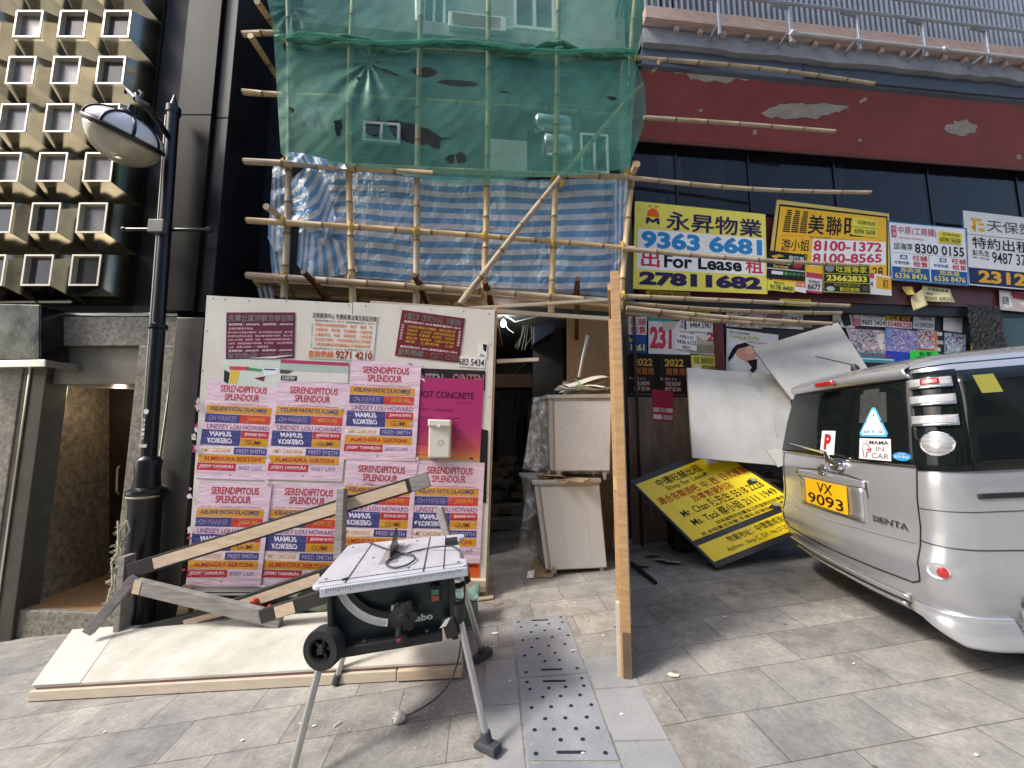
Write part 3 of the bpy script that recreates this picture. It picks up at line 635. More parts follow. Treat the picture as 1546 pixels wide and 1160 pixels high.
# ---------------------------------------------------------------- flyers and stickers pasted around the shop
FG = 'flyers pasted on the shop front'
def fly(q, d, bgc, label, items=(), name='flyer', th=.003, group=FG):
    f = Face(*[Wl(x, y, d) for x, y in q], thick=th); f.base(paper(bgc))
    for it in items:
        k = it[0]
        if k == 'r': f.rect(*it[1:5], ink(it[5]), it[6] if len(it) > 6 else 1)
        elif k == 't': f.text(it[1], *it[2:6], ink(it[6]), it[8] if len(it) > 8 else 3, it[7] if len(it) > 7 else .012)
        elif k == 'o': f.oval(*it[1:5], ink(it[5]), it[6] if len(it) > 6 else 1)
        elif k == 'p': f.poly(it[1], ink(it[2]), it[3] if len(it) > 3 else 1)
    return f.done(name, label, 'flyer', group, split=False)
def box4(x0, y0, x1, y1, sk=0): return [(x0,y0),(x1,y0+sk),(x1,y1+sk),(x0,y1)]
DS = DR + .09                       # on the shutters
DF = DR - .115                      # on the signs
fly([(1160,378),(1215,385),(1215,425),(1157,420)], DF, '1b1c20', 'black services flyer stuck on the orange letting sign', [('t','旅行車',.55,.1,.97,.26,'d7dce4',.02),('p',[(.08,.2),(.3,.1),(.45,.16),(.3,.2),(.2,.3)],'c9a53a'),('t','Commercial',.12,.36,.6,.46,'d8d2b6'),('t','Services',.15,.48,.55,.6,'d8b53c',.02),('o',.8,.45,.13,.1,'a32733'),('r',.0,.62,1,.66,'bfc3c0'),('r',.12,.72,.42,.84,'dfe2dd'),('o',.5,.78,.05,.07,'4d9a55'),('t','6238 0715',.56,.73,.97,.83,'5aa86a')])
fly([(1160,423),(1200,428),(1199,442),(1160,438)], DF, 'ddd65a', 'small yellow sticker reading 9178 4400 at the foot of the orange sign', [('t','劉先生',.2,.05,.6,.3,'6a6320'),('t','9178 4400',.06,.42,.94,.9,'3a3618')])
fly([(1201,425),(1217,427),(1217,443),(1200,440)], DF, 'e4e2df', 'tiny white and orange sticker beside the yellow 9178 4400 sticker', [('r',0,0,1,.5,'cf5a28'),('t','旺舖',.1,.1,.8,.45,'f0d8c0')])
fly([(1217,411),(1241,414),(1241,444),(1216,441)], DF-.004, 'd4d0d0', 'white and pink sticker reading Arthur 6677', [('r',0,0,1,.26,'b03a52'),('t','Arthur',.15,.34,.85,.52,'202024'),('t','6677',.1,.56,.9,.84,'202024',.02),('r',0,.9,1,1,'b03a52')])
fly([(1242,397),(1312,400),(1314,445),(1243,442)], DF-.004, '24251a', 'black and yellow flyer with bold number 23662833', [('r',.015,.02,.985,.06,'9a9a52'),('r',.015,.95,.985,.985,'9a9a52'),('r',.0,.0,.015,1,'9a9a52'),('r',.985,.0,1,1,'9a9a52'),('o',.14,.18,.1,.12,'7f8488'),('t','吐露專家',.28,.08,.94,.30,'d8d23a',.02),('r',.02,.345,.98,.36,'d8d23a'),('t','23662833',.07,.4,.93,.6,'e4de52',.035),('r',.02,.635,.98,.65,'d8d23a'),('t','租售買賣估價',.22,.67,.78,.78,'8f8a2a',.01),('t','歡迎查詢',.34,.8,.76,.93,'d8d23a',.02),('r',.83,.72,.95,.88,'4c4f48'),('o',.15,.86,.09,.08,'b7b9b2')])
fly([(1313,412),(1345,418),(1346,447),(1312,444)], DF, 'dedcd8', 'torn white and orange scrap under the number 28', [('r',.3,.1,1,.7,'e0a92e',1),('t','訂',.6,.2,.85,.6,'46381a'),('r',0,0,.2,.25,'c23a58'),('t','4',.03,.4,.15,.65,'222222')])
fly([(1287,328),(1325,333),(1324,359),(1286,355)], DF, 'dcd24e', 'pale yellow sticker reading 6596 5658 covering the orange sign', [('t','紀榮地產',.2,.12,.9,.36,'8a862f'),('r',.02,.5,.98,.53,'6e6a2a'),('t','6596 5658',.08,.62,.92,.88,'55511f')])
fly([(1417,349),(1452,353),(1451,370),(1416,366)], DF, 'd9cf3c', 'yellow sticker on the white and blue letting sign', [('t','紀榮地產',.15,.1,.9,.36,'8a862f'),('t','6596 5658',.06,.5,.94,.9,'5c581f')])
# lower band, left of the maroon pilaster
fly(box4(949,478,976,505,1), DS-.02, 'e2dede', 'white flyer with red shop letting characters at the partition edge', [('t','旺舖',.1,.08,.95,.48,'bf3348',.02),('t','租售',.1,.54,.95,.94,'bf3348',.02)])
fly(box4(949,506,976,533,1), DS-.02, '27488e', 'blue flyer reading 1261 at the partition edge', [('t','ly',.02,.15,.22,.42,'dde06a',.02),('t','1261',.1,.5,.88,.86,'dfe07a',.03)])
fly(box4(965,466,1018,484,2), DS-.005, '2d8f93', 'teal strip of torn poster under the bamboo poles', [('t','旺舖出租',.3,.2,.95,.8,'bfe0dc')])
fly(box4(979,484,1042,534,2), DS, 'd8d3d2', 'white poster with big red 231', [('t','231',.03,.18,.55,.85,'b93a50',.05),('p',[(.3,.0),(.7,.0),(.6,.25),(.35,.3)],'b9b2a2',4)])
fly(box4(1026,478,1076,500,2), DS-.01, 'e0dfdc', 'white strip flyer reading 6464 5987', [('t','6464 5987',.3,.3,.97,.75,'2a2a30',.01),('r',.14,.2,.2,.9,'343a60'),('t','店',.02,.25,.12,.8,'55507a')])
fly(box4(1040,498,1084,534,4), DS, 'b5ad9d', 'grey brown torn paper beside the white 231 poster', [('p',[(.1,.1),(.6,.05),(.9,.3),(.5,.4)],'d8d4cc'),('t','2',.6,.05,.85,.4,'b5455a',.03),('p',[(.2,.6),(.8,.55),(.95,.9),(.3,.95)],'8d8574')])
fly([(1021,502),(1051,506),(1052,530),(1020,527)], DS-.014, 'e3e2e4', 'small white sticker reading 9436 6123', [('t','紅磡小姐',.15,.12,.85,.3,'6b6f96'),('t','9436 6123',.04,.4,.96,.66,'26262c',.012),('t','舖位',.3,.74,.7,.94,'77777f')])
def show(q, label, cut=0):
    fly(q, DS+.0, '15120f', label, [('t','2022',.2,.08,.82,.26,'cf9a45',.03),('t','展覽周',.24,.3,.85,.47,'b06a2a',.02),('p',[(.1,.52),(.3,.5),(.85,.55),(.8,.9),(.15,.88)],'3a1210'),('t','不一樣人 X 人',.05,.53,.6,.6,'cfc8c0',.0),('t','THE SHOW',.22,.63,.72,.73,'d6c9b4',.01),('t','MUST GO ON',.22,.76,.72,.85,'d6c9b4',.01),('r',.05,.93,.9,.94,'8b857d')])
show(box4(947,536,993,599,1), 'upper left black 2022 show poster on the plywood beside the partition')
show(box4(994,537,1040,600,1), 'upper right black 2022 show poster half covered by the white board')
show(box4(947,600,993,654,1), 'lower black 2022 show poster with a magenta flyer over its corner')
fly([(984,588),(1016,590),(1017,637),(985,635)], DS-.012, '9c2344', 'magenta flyer pasted over the black show posters', [('r',.04,.58,.33,.72,'c9b3b0'),('r',.36,.58,.62,.72,'b6938f'),('r',.66,.58,.96,.72,'cdbab6'),('r',.04,.8,.45,.95,'d5c6c2'),('r',.5,.8,.95,.95,'b79a98')])
fly(box4(1018,598,1036,632,1), DS-.006, '3f1322', 'dark red list flyer half hidden behind the white board', [('r',.1,.08+i*.13,.9,.15+i*.13,'9c4a55') for i in range(7)])
fly([(1043,536),(1090,539),(1088,562),(1044,560)], DS-.01, 'c9bf58', 'yellow flyer with blocked characters over the white board', [('t','旺鋪租售',.1,.1,.92,.5,'6d6420',.01),('r',.06,.6,.3,.92,'d9d6c8'),('t','97308811',.36,.62,.94,.9,'55501c')])
fly([(1097,496),(1175,506),(1172,572),(1096,566)], DS-.012, 'd5d5d8', 'white concert poster with a dark haired figure next to the maroon pilaster', [('t','獨家人氣巡迴演唱會',.05,.04,.45,.09,'222222',0),('t','CHARLIE PUTH',.05,.11,.62,.2,'a6b22a',.012),('t','LIVE IN CONCERT',.4,.22,.8,.26,'c2307a'),('p',[(.12,.48),(.2,.38),(.34,.3),(.52,.34),(.62,.5),(.55,.62),(.4,.7),(.25,.62)],'d39c8c'),('p',[(.1,.46),(.18,.34),(.36,.26),(.54,.34),(.5,.4),(.36,.36),(.22,.42),(.12,.62),(.04,.72),(.03,.64)],'1c1512',2),('o',.45,.42,.08,.1,'e0b0a0',3),('p',[(.4,.66),(.6,.6),(.6,.82),(.5,.95),(.42,.92),(.5,.8)],'1c1512',2),('t','CHARLIE PUTH',.08,.93,.4,.97,'444444',0),('r',.42,.93,.7,.98,'c2307a')], name='poster')
for q, c, lab, it in (
    ([(975,438),(1042,442),(1042,452),(975,449)], 'bdb04a', 'yellow strip reading 9178 4400 under the For Lease sign', [('t','9178 4400',.1,.3,.55,.9,'4b4620'),('t','荀經理',.62,.2,.95,.85,'5b552a')]),
    ([(1026,461),(1072,464),(1072,474),(1026,471)], 'd6c94a', 'yellow strip reading 3568 335 behind the bamboo bundle', [('t','3568 335',.1,.2,.9,.85,'5b5522')]),
    ([(1177,451),(1224,453),(1224,463),(1177,461)], 'ddd24e', 'bright yellow strip behind the bamboo tips', [('t','旺舖專家',.3,.15,.95,.85,'8a8330')]),
    ([(1096,468),(1150,472),(1150,497),(1096,493)], 'b9a79a', 'torn collage of pink and white paper above the concert poster', [('r',.02,.03,.98,.97,'X1',.5),('p',[(.05,.3),(.3,.1),(.35,.6),(.1,.8)],'dfd9d6'),('p',[(.3,.4),(.55,.2),(.6,.8),(.4,.9)],'7a2b35'),('r',.62,.35,.88,.65,'24242a'),('t','2312',.64,.38,.86,.62,'d6d6d6')]),
    ([(1150,470),(1212,474),(1212,498),(1150,494)], 'cfcac6', 'white torn paper with blue 667 corner above the tilted board', [('r',.02,.03,.65,.97,'X1',.5),('p',[(.1,.2),(.5,.1),(.45,.8),(.15,.7)],'8c6a66'),('t','(667',.68,.2,.95,.6,'2b2f3a',.02)]),
    ([(1258,470),(1291,472),(1290,496),(1256,493)], 'd3d1cf', 'black and white scrap reading 5434', [('p',[(.3,.05),(.7,.1),(.85,.8),(.55,.95),(.4,.6)],'1b1b1d'),('t','5434',.0,.55,.35,.9,'333333')]),
    ([(1284,463),(1300,465),(1300,492),(1286,494)], 'c47a80', 'thin strip of torn pink paper beside the landlord flyer', [('r',.2,.2,.8,.6,'e3d5d4')]),
    ([(1298,468),(1336,470),(1337,494),(1299,492)], 'e6e4e4', 'white flyer reading 9683 5434 in black', [('t','業主放盤',.1,.08,.95,.42,'22222a',.015),('t','Top Location / Shops',.1,.48,.9,.56,'555555',0),('t','9683 5434',.04,.62,.97,.93,'26262c',.012)]),
    ([(1338,464),(1376,468),(1376,497),(1338,494)], 'cf3b42', 'red and yellow flyer reading 55486228', [('t','卓意旺舖',.04,.05,.96,.38,'e9e0d8',.02),('r',0,.42,.5,.62,'d9c22e'),('r',.5,.42,1,.62,'222222'),('t','買賣',.1,.44,.42,.6,'222222'),('t','租務',.58,.44,.92,.6,'d9c22e'),('r',0,.66,1,1,'e6dcd6'),('t','55486228',.04,.7,.97,.96,'b92536',.02)]),
    ([(1379,473),(1411,475),(1410,499),(1378,496)], 'cfcfd2', 'pale flyer reading 61309289 in grey', [('t','何啟盛',.25,.12,.85,.42,'6a6a72'),('t','61309289',.08,.6,.95,.88,'55555c')]),
    ([(1424,477),(1453,479),(1452,503),(1424,499)], 'dadad8', 'blank white sheet taped on the dark shutter', []),
    ([(1336,494),(1386,500),(1385,546),(1337,541)], '5b54a8', 'purple event poster with photo figures', [('r',.02,.02,.98,.76,'X2',.5),('r',.03,.05,.2,.3,'7fa6d8',2),('r',.03,.36,.2,.6,'6f8fd0',2),('r',0,.75,1,1,'2d46b8',2)]),
    ([(1385,498),(1415,500),(1416,534),(1386,532)], 'd9dbe2', 'white poster scrap with an orange edge', [('r',.02,.02,.8,.8,'X4',.5),('r',.82,.0,1,1,'dc8236'),('r',0,.82,.8,1,'b8404a')]),
    ([(1426,502),(1458,506),(1457,536),(1426,534)], '9fc0cc', 'cyan and lilac torn poster near the black pilaster', [('r',.02,.02,.98,.98,'X3',.5)]),
    ([(1410,497),(1425,499),(1425,535),(1411,534)], '2c2f33', 'narrow black and white strip of torn poster', [('r',.1,.1,.8,.25,'dedede'),('r',.2,.45,.9,.6,'c4c4c4'),('r',.1,.75,.6,.9,'e2e2e2')]),
    ([(1277,496),(1337,500),(1337,534),(1290,532)], 'd5cfcf', 'pink and white torn poster above the van roof', [('r',.02,.02,.98,.98,'X1',.5),('p',[(.75,.2),(.95,.1),(.9,.9),(.8,.8)],'ece4d2',2)]),
    ([(1292,529),(1352,532),(1351,549),(1298,547)], '4c98a6', 'teal strip poster with red lettering', [('t','CHILL TIME',.08,.2,.45,.5,'b03a4a'),('t','DANCE ON',.5,.2,.9,.5,'b03a4a'),('r',.05,.65,.95,.75,'cfe3e4')]),
    ([(1352,531),(1376,533),(1376,549),(1352,548)], '2c62b4', 'blue strip of poster beside the green card', []),
    ([(1377,529),(1412,530),(1417,535),(1416,546),(1374,545),(1374,533)], None, '', None),
    ([(1465,518),(1508,514),(1511,528),(1466,531)], 'c4ac4a', 'yellow flyer on the black pilaster foot', [('t','旺舖出租',.1,.2,.9,.6,'6d5a1c'),('r',.05,.75,.95,.9,'e2d9a8')]),
    ([(1508,438),(1575,446),(1575,474),(1510,468)], 'c8b6b4', 'torn red and white paper under the navy sign at the right edge', [('p',[(.25,.0),(.8,.05),(.7,.4),(.3,.35)],'8a2438'),('p',[(0,.1),(.2,.1),(.3,.8),(.1,.9)],'dedede'),('t','租務',.05,.3,.2,.7,'444444'),('p',[(.4,.5),(.8,.5),(.7,.9)],'e8e4e0')]),
    ([(1494,478),(1512,481),(1508,494),(1496,487)], 'e0d0d2', 'small curled white paper hanging from the black pilaster', []),
    ([(1508,497),(1522,494),(1526,520),(1512,524)], 'a86a4a', 'orange and purple torn sticker beside the teal panel', [('p',[(.2,.4),(.9,.3),(.8,.9),(.3,.8)],'5b3f86')])):
    if c is None: continue
    fly(q, DS-.004 if q[0][1] > 455 else DR-.05, c, lab, it)
f = Face(*[Wl(x,y,DS-.02) for x,y in box4(1374,529,1417,546,1)], thick=.003)
f.mats.append(paper('35d84a')); f.body.prism([f.at(u,v,.003) for u,v in ((.08,0),(.92,0),(1,.25),(1,1),(0,1),(0,.25))][::-1], -f.n*.003)
f.text('私家',.3,.12,.75,.48,ink('123d18')); f.text('重地',.2,.55,.75,.95,ink('123d18')); f.done('flyer','fluorescent green card with clipped corners above the van roof','flyer',FG,split=False)
# curled yellow papers hanging off the fascia
def curl(name, pts, d, c, label, tx=None):
    a, b_, c_, e = [Wl(x,y,d) for x,y in pts]
    q = MB(); ph = rnd.uniform(0,6)
    q.grid(lambda u, v: a.lerp(b_,u).lerp(e.lerp(c_,u),v) + V((0,-.03*v*v-.018*math.sin(u*5+ph)*(.3+v),0)), 10, 10)
    o = q.build(name, paper(c), smooth=True, solid=.002)
    if tx:
        F_ = Face(a,b_,c_,e,.0); F_.n = V((0,-1,0)); F_.h=.03
        t_ = MB()
        for s_, u0,v0,u1,v1 in tx:
            vs, fs, x0,x1,y0,y1 = glyphs(s_, .012); P = []
            for x_, y_ in vs:
                u=u0+(u1-u0)*(x_-x0)/(x1-x0); v=v0+(v1-v0)*(y1-y_)/(y1-y0)
                P.append(a.lerp(b_,u).lerp(e.lerp(c_,u),v)+V((0,-.03*v*v-.018*math.sin(u*5+ph)*(.3+v)-.004,0)))
            t_.add(P, fs)
        t_.build('lettering', ink('5a553c'), o)
    tag(o, label, 'flyer', FG)
curl('flyer', [(1393,431),(1434,437),(1436,459),(1390,454)], DR-.06, 'd8cfa0', 'creased cream flyer reading 8200 6835 peeling off the fascia', [('按揭管理處',.2,.08,.9,.28),('電話',.15,.4,.4,.55),('8200 6835',.12,.66,.92,.9)])
curl('flyer', [(1376,448),(1393,436),(1396,462),(1378,470)], DR-.06, 'd2c79a', 'crumpled blank cream flap hanging beside the 8200 6835 flyer')
curl('flyer', [(1362,433),(1378,433),(1379,447),(1370,446)], DR-.06, 'c9ad5a', 'little torn tan scrap on the maroon fascia')
# ================================================================ HOARDING
DH = 3.78
M_hoard = mat('white hoarding board', (.60,.57,.51), .42, 0, .06, 2.5, .12, 9, col2=(.72,.69,.61), detail=7)
M_batten = mat('fresh pine timber', (.36,.235,.125), .7, 0, .12, 4, .2, 50, (1,1,8), col2=(.52,.36,.20))
M_pine2 = mat('pale pine timber', (.50,.42,.32), .7, 0, .12, 5, .2, 50, (1,6,6), col2=(.60,.52,.41))
M_oldply = mat('old plywood edge', (.30,.215,.125), .75, 0, .18, 8, .2, 40)
hd_ = thing('hoarding', 'tall white hoarding panel on a timber frame, covered in flyers and pink posters', 'hoarding', Wl(520,900,DH))
def hq(pts, th=.016, d=DH): return Face(*[Wl(x,y,d) for x,y in pts], thick=th)
for i, pts in enumerate(([(314,447),(533,459),(521,893),(283,893)], [(534,457),(747,469),(733,893),(522,893)])):
    f = hq(pts); f.base(M_hoard, M_oldply); f.body.build('panel', f.mats, hd_)
q = MB(); q.beam(Wl(748,466,DH+.03), Wl(733,905,DH+.03), .035, .075, (0,1,0)); q.build('frame_post', M_batten, hd_, bevel=.003)
q = MB(); q.beam(Wl(318,700,DH+.06), Wl(300,930,DH+.06), .06, .06, (0,1,0)); q.build('frame_post', M_batten, hd_, bevel=.003)
q = MB(); q.beam(Wl(530,470,DH+.06), Wl(520,930,DH+.06), .06, .06, (0,1,0)); q.build('frame_post', M_batten, hd_, bevel=.003)
q = MB(); q.beam(Wl(318,455,DH+.05), Wl(745,476,DH+.05), .05, .05); q.build('frame_rail', M_batten, hd_)
q = MB(); q.beam(Wl(705,878,DH-.03), Wl(733,879,DH-.03), .10, .05); q.build('toe_block', M_pine2, hd_)
q = MB()
for x, y in ((322,451),(340,452),(376,455),(432,455),(478,457),(526,461),(552,462),(604,465),(650,467),(700,470),(738,474),(312,500),(306,560),(300,620),(741,520),(739,600)):
    q.lathe([(.006,0),(.005,.002)], Wl(x,y,DH-.017), (0,-1,0), 8)
q.build('screw', M_dark, hd_)
# ---- paper layers on the hoarding
def hf(pts, bgc, label, items, name='flyer', group='legal flyers pasted along the top of the hoarding', lay=0.0, p=None, th=.002):
    f = Face(*[Wl(x,y,DH-.019-lay) for x,y in pts], thick=th); f.h = .0008; f.base(p or paper(bgc))
    for it in items:
        k = it[0]
        if k == 'r': f.rect(*it[1:5], ink(it[5]), it[6] if len(it)>6 else 1)
        elif k == 't': f.text(it[1], *it[2:6], ink(it[6]), it[8] if len(it)>8 else 3, it[7] if len(it)>7 else .012)
        elif k == 'p': f.poly(it[1], ink(it[2]), it[3] if len(it)>3 else 1)
        elif k == 'o': f.oval(*it[1:5], ink(it[5]), it[6] if len(it)>6 else 1)
    return f.done(name, label, 'poster' if name=='poster' else 'flyer', group, split=False)
MR, WT, OR_ = '6b1a3e', 'ece4e4', 'dd7c2a'
ln = ['第159章以及道路交通條例　第374章虐待兒童條例　第210章','香港刑法典包括盜竊　第200章刑事罪行條例　第221章','以及人身攻擊　襲警罪　販毒　入境條例與違規逗留旅客人','士條例　警務處拘捕及刑事保釋　司法程序　上訴法庭律師團','上訴　高等法院等一一專業律師']
hf([(342,472),(446,472),(444,541),(341,543)], '5e1838', 'maroon legal flyer with white lines and phone 6803 4276 at the left of the hoarding',
   [('t','免費社區刑事法律咨詢',.03,.06,.97,.20,'f0e9e6',.035),('t','免費社區刑事法律咨詢',.03,.06,.97,.20,'120a0c',0,4),('t','查詢熱線：68034276　查詢熱線：68034276',.04,.235,.97,.285,WT,.01),('t','各類刑事案件例如：',.04,.325,.4,.38,'e8b8bc',.01)]
   + [('t',ln[i],.03,.41+i*.078,.97 if i<4 else .62,.455+i*.078,'e6c3c6',.0) for i in range(5)]
   + [('t','查詢熱線：68034276　查詢熱線：68034276',.04,.80,.97,.845,WT,.01),('t','查詢熱線: 6803 4276',.03,.865,.97,.98,'f0e9e6',.03),('t','查詢熱線: 6803 4276',.03,.865,.97,.98,'160a10',0,4),('p',[(.3,.985),(.97,.93),(.995,.94),(.7,.995)],'d9c7cf',5)])
hf([(469,470),(570,477),(563,545),(465,541)], 'd6d1c8', 'white legal flyer with orange lines and orange phone number 9271 4210',
   [('t','法律資源中心 免費民事法律及訴訟咨詢',.03,.02,.99,.14,'22201e',.015),('t','查詢熱線:9271 4210  查詢熱線:9271 4210',.07,.165,.97,.21,'3a3a1a',.005)]
   + [('t',t,.08,.24+i*.105,.94,.31+i*.105,OR_,.012) for i,t in enumerate(('事業合約執業刑賠案件　斷供　離婚　中','土開發司　草坊案　宣誓離婚　代辦政策','土產業司法　夠達　賠償契約　上訴支援','兄水證亡營商　手先母業電代的上等清宣','八尋院辯罪訴同物離婚主戶詞物品商務'))]
   + [('t','查詢熱線:9271 4210  查詢熱線:9271 4210',.07,.765,.97,.805,'3a3a1a',.005),('t','查詢熱線:',.0,.83,.40,.975,'d96a20',.03),('t','9271 4210',.42,.82,.98,.98,'d96a20',.03),('t','9271 4210',.42,.82,.98,.98,'7a1f1a',0,4)]
   + [('t',c,.03,.26+i*.06,.055,.30+i*.06,'4a4a4a',0) for i,c in enumerate('法律事務所十年經驗')])
hf([(607,468),(702,481),(693,548),(596,537)], '6a1c26', 'tilted dark red legal flyer with yellow lines and phone 9271 4210',
   [('t','中國法律（深圳及內地）免費咨詢',.05,.05,.95,.19,'efe9e4',.03),('t','中國法律（深圳及內地）免費咨詢',.05,.05,.95,.19,'14090a',0,4),('t','查詢熱線:9271 4210 查詢熱線:9271 4210',.06,.215,.95,.265,WT,.008)]
   + [('t',t,.13,.31+i*.082,.88,.37+i*.082,'c9a12c',.01) for i,t in enumerate(('大陸國各樓盤內地離婚　律師公證文等','地產紛爭　公司代辦　追數等各類訴訟業','勞資糾紛　刑事辯護　合約擬定　內地及時','離婚分產　遺產繼承　公證及代辦手續','業務　工傷索償　上訴'))]
   + [('t','查詢熱線:9271 4210 查詢熱線:9271 4210',.06,.76,.95,.81,WT,.008),('t','查詢熱線：9271 4210',.04,.83,.97,.97,'efe9e4',.03),('t','查詢熱線：9271 4210',.04,.83,.97,.97,'14090a',0,4)]
   + [('t',c,.03,.3+i*.06,.07,.345+i*.06,'e8d8d4',0) for i,c in enumerate('法律熱線服務')] + [('t',c,.93,.3+i*.06,.97,.345+i*.06,'e8d8d4',0) for i,c in enumerate('專業律師團隊')])
hf([(692,538),(733,540),(732,556),(691,553)], 'e4e1dd', 'white strip flyer reading 83 5434 beside the dark red flyer', [('t','683 5434',.02,.2,.96,.85,'26262a',.012)])
hf([(722,517),(736,519),(735,541),(720,538)], 'e2dfdb', 'small torn white tab with a black corner above the 83 5434 strip', [('p',[(.5,.05),(.95,.1),(.9,.6),(.6,.5)],'17171a'),('t','abr',.3,.75,.8,.95,'333333',0)])
GR = 'remains of older posters on the hoarding'
hf([(338,541),(424,545),(421,586),(336,580)], 'c9d3c8', 'pale green torn poster remnant above the first pink poster', [('p',[(.02,.45),(.12,.55),(.1,.98),(.02,.9)],'23201f'),('p',[(.14,.4),(.3,.5),(.24,.98),(.12,.95)],'d9b845'),('p',[(.1,.3),(.45,.28),(.44,.42),(.12,.45)],'c24a52'),('p',[(.4,.3),(.7,.35),(.66,.45),(.42,.42)],'4f8f66'),('p',[(.55,.7),(.75,.6),(.72,.8)],'6a2330'),('p',[(.7,.3),(.95,.28),(.95,.5),(.72,.6)],'dfe3ea'),('r',.72,.32,.92,.37,'3d476a',2)], group=GR)
hf([(424,543),(527,548),(525,579),(422,575)], 'd9d5cf', 'white poster remnant with a crimson bar above the second pink poster', [('r',0,.0,1,.17,'a83a62'),('r',0,.17,1,.52,'a9bab2'),('p',[(0,.47),(.2,.5),(.12,.66),(0,.66)],'4c4c4c',2),('r',.02,.75,.25,.98,'1c1c1e',2),('t','CASETIFY',.04,.79,.23,.94,'e8e8e8',.01)], group=GR)
hf([(630,556),(733,560),(732,590),(629,586)], '221b1e', 'black poster strip with faint lettering above the magenta poster', [('t','INTEN',.02,.25,.38,.75,'8f8285',.03),('t','OINTEN',.52,.2,.98,.7,'98686c',.03)], group=GR)
hf([(727,648),(737,650),(734,760),(722,758)], '1d191b', 'black poster strip showing past the edge of the lower pink poster', [], group=GR)
hf([(310,905-9),(385,905-9),(384,899),(310,899)], 'cfcdc6', 'dirty white paper hem below the lowest pink poster', [], group=GR, lay=-.001)

# ---- pink festival posters: one is built, the others are copies
def crease(m, tint=(.80,.72,.78), f=.75):
    if 'creased' in m: return m
    m['creased'] = 1; t = m.node_tree; N = t.nodes; L = t.links
    tc = N.new('ShaderNodeTexCoord'); oi = N.new('ShaderNodeObjectInfo'); mp = N.new('ShaderNodeMapping'); mp.inputs['Scale'].default_value = (2.2,1,12)
    vm = N.new('ShaderNodeVectorMath'); vm.operation = 'ADD'; L.new(tc.outputs['Object'], vm.inputs[0])
    rs = N.new('ShaderNodeMath'); rs.operation = 'MULTIPLY'; rs.inputs[1].default_value = 31; L.new(oi.outputs['Random'], rs.inputs[0]); L.new(rs.outputs[0], vm.inputs[1])
    L.new(vm.outputs[0], mp.inputs[0]); n = N.new('ShaderNodeTexNoise'); n.inputs['Scale'].default_value = 1.2; n.inputs['Detail'].default_value = 2; n.inputs['Distortion'].default_value = .6; L.new(mp.outputs[0], n.inputs[0])
    r = N.new('ShaderNodeValToRGB'); e = r.color_ramp.elements; e[0].position = .480; e[1].position = .520; e[0].color = (0,0,0,1); e[1].color = (0,0,0,1); k = e.new(.50); k.color = (1,1,1,1); L.new(n.outputs['Fac'], r.inputs[0])
    g2 = N.new('ShaderNodeTexNoise'); g2.inputs['Scale'].default_value = 3.1; L.new(vm.outputs[0], g2.inputs[0]); gr = N.new('ShaderNodeMapRange'); gr.inputs[1].default_value = .42; gr.inputs[2].default_value = .62; gr.inputs[4].default_value = f; L.new(g2.outputs['Fac'], gr.inputs[0])
    b = N['Principled BSDF']; src = b.inputs['Base Color'].links[0].from_socket; mx = N.new('ShaderNodeMix'); mx.data_type = 'RGBA'; mx.inputs[7].default_value = (*tint,1)
    f_ = N.new('ShaderNodeMath'); f_.operation = 'MULTIPLY'; L.new(r.outputs[0], f_.inputs[0]); L.new(gr.outputs[0], f_.inputs[1]); L.new(f_.outputs[0], mx.inputs[0]); L.new(src, mx.inputs[6]); L.new(mx.outputs[2], b.inputs['Base Color'])
    bu = N.new('ShaderNodeBump'); bu.inputs['Strength'].default_value = .7; bu.inputs['Distance'].default_value = .012; L.new(n.outputs['Fac'], bu.inputs['Height'])
    if b.inputs['Normal'].links: L.new(b.inputs['Normal'].links[0].from_socket, bu.inputs['Normal'])
    L.new(bu.outputs[0], b.inputs['Normal']); return m
def pinkmat(): return crease(mat('creased pink paper', hexc('dcc1cf'), .5, 0, .09, 4, .25, 10, (1,1,3), spec=.35))
_ink0 = ink
def ink(h): return crease(mat('poster ink ' + h, hexc(h), .6, 0, .08, 12, spec=.25), tuple(.5*c+.32 for c in hexc(h)), .6)
PW, PH = .70, .98
f = Face((0,0,PH), (PW,0,PH), (PW,0,0), (0,0,0), thick=.0015); f.h = .0006
PINK = pinkmat(); f.base(PINK)
rd, nv, yl, lp, pu = ink('b5303a'), ink('44477f'), ink('cf962c'), ink('c9a3d6'), ink('7c3c7c')
f.text('SERENDIPITOUS', .175,.055,.83,.125, rd, 2, .02); f.text('SPLENDOUR', .25,.14,.735,.21, rd, 2, .02)
f.text('1 NOV - 1 DEC   ART & CULTURE FESTIVAL IN CENTRAL  NEIGHBOURHOOD', .06,.243,.88,.256, rd, 2, 0)
f.rect(.02,.265,.93,.345, yl); f.text('KELANI FATAI OLADIMEJI', .08,.278,.86,.333, nv, 2, .02)
f.rect(.02,.352,.50,.44, nv); f.text('OH MANKEE', .07,.37,.45,.42, ink('9e88b4'), 2, .0); f.rect(.50,.352,.93,.44, ink('c2443a')); f.text('JASON HO', .60,.368,.86,.425, ink('e39a34'), 2, .02)
f.text('LINDSEY LOU HOWARD', .06,.455,.92,.503, pu, 2, .003)
f.rect(.0,.512,.54,.668, nv); f.text('MAMUS', .13,.528,.42,.578, ink('e6e0ee'), 2, .03, -.5); f.text('KOIKEBO', .11,.595,.44,.645, ink('e6e0ee'), 2, .03, -.5)
f.rect(.545,.512,.93,.585, rd); f.text('JEANNIE RHYU', .59,.53,.9,.567, ink('ecd9de'), 2, .015); f.rect(.545,.588,.93,.668, yl); f.text('GUMI', .62,.604,.83,.652, ink('6a3a3a'), 2, .004)
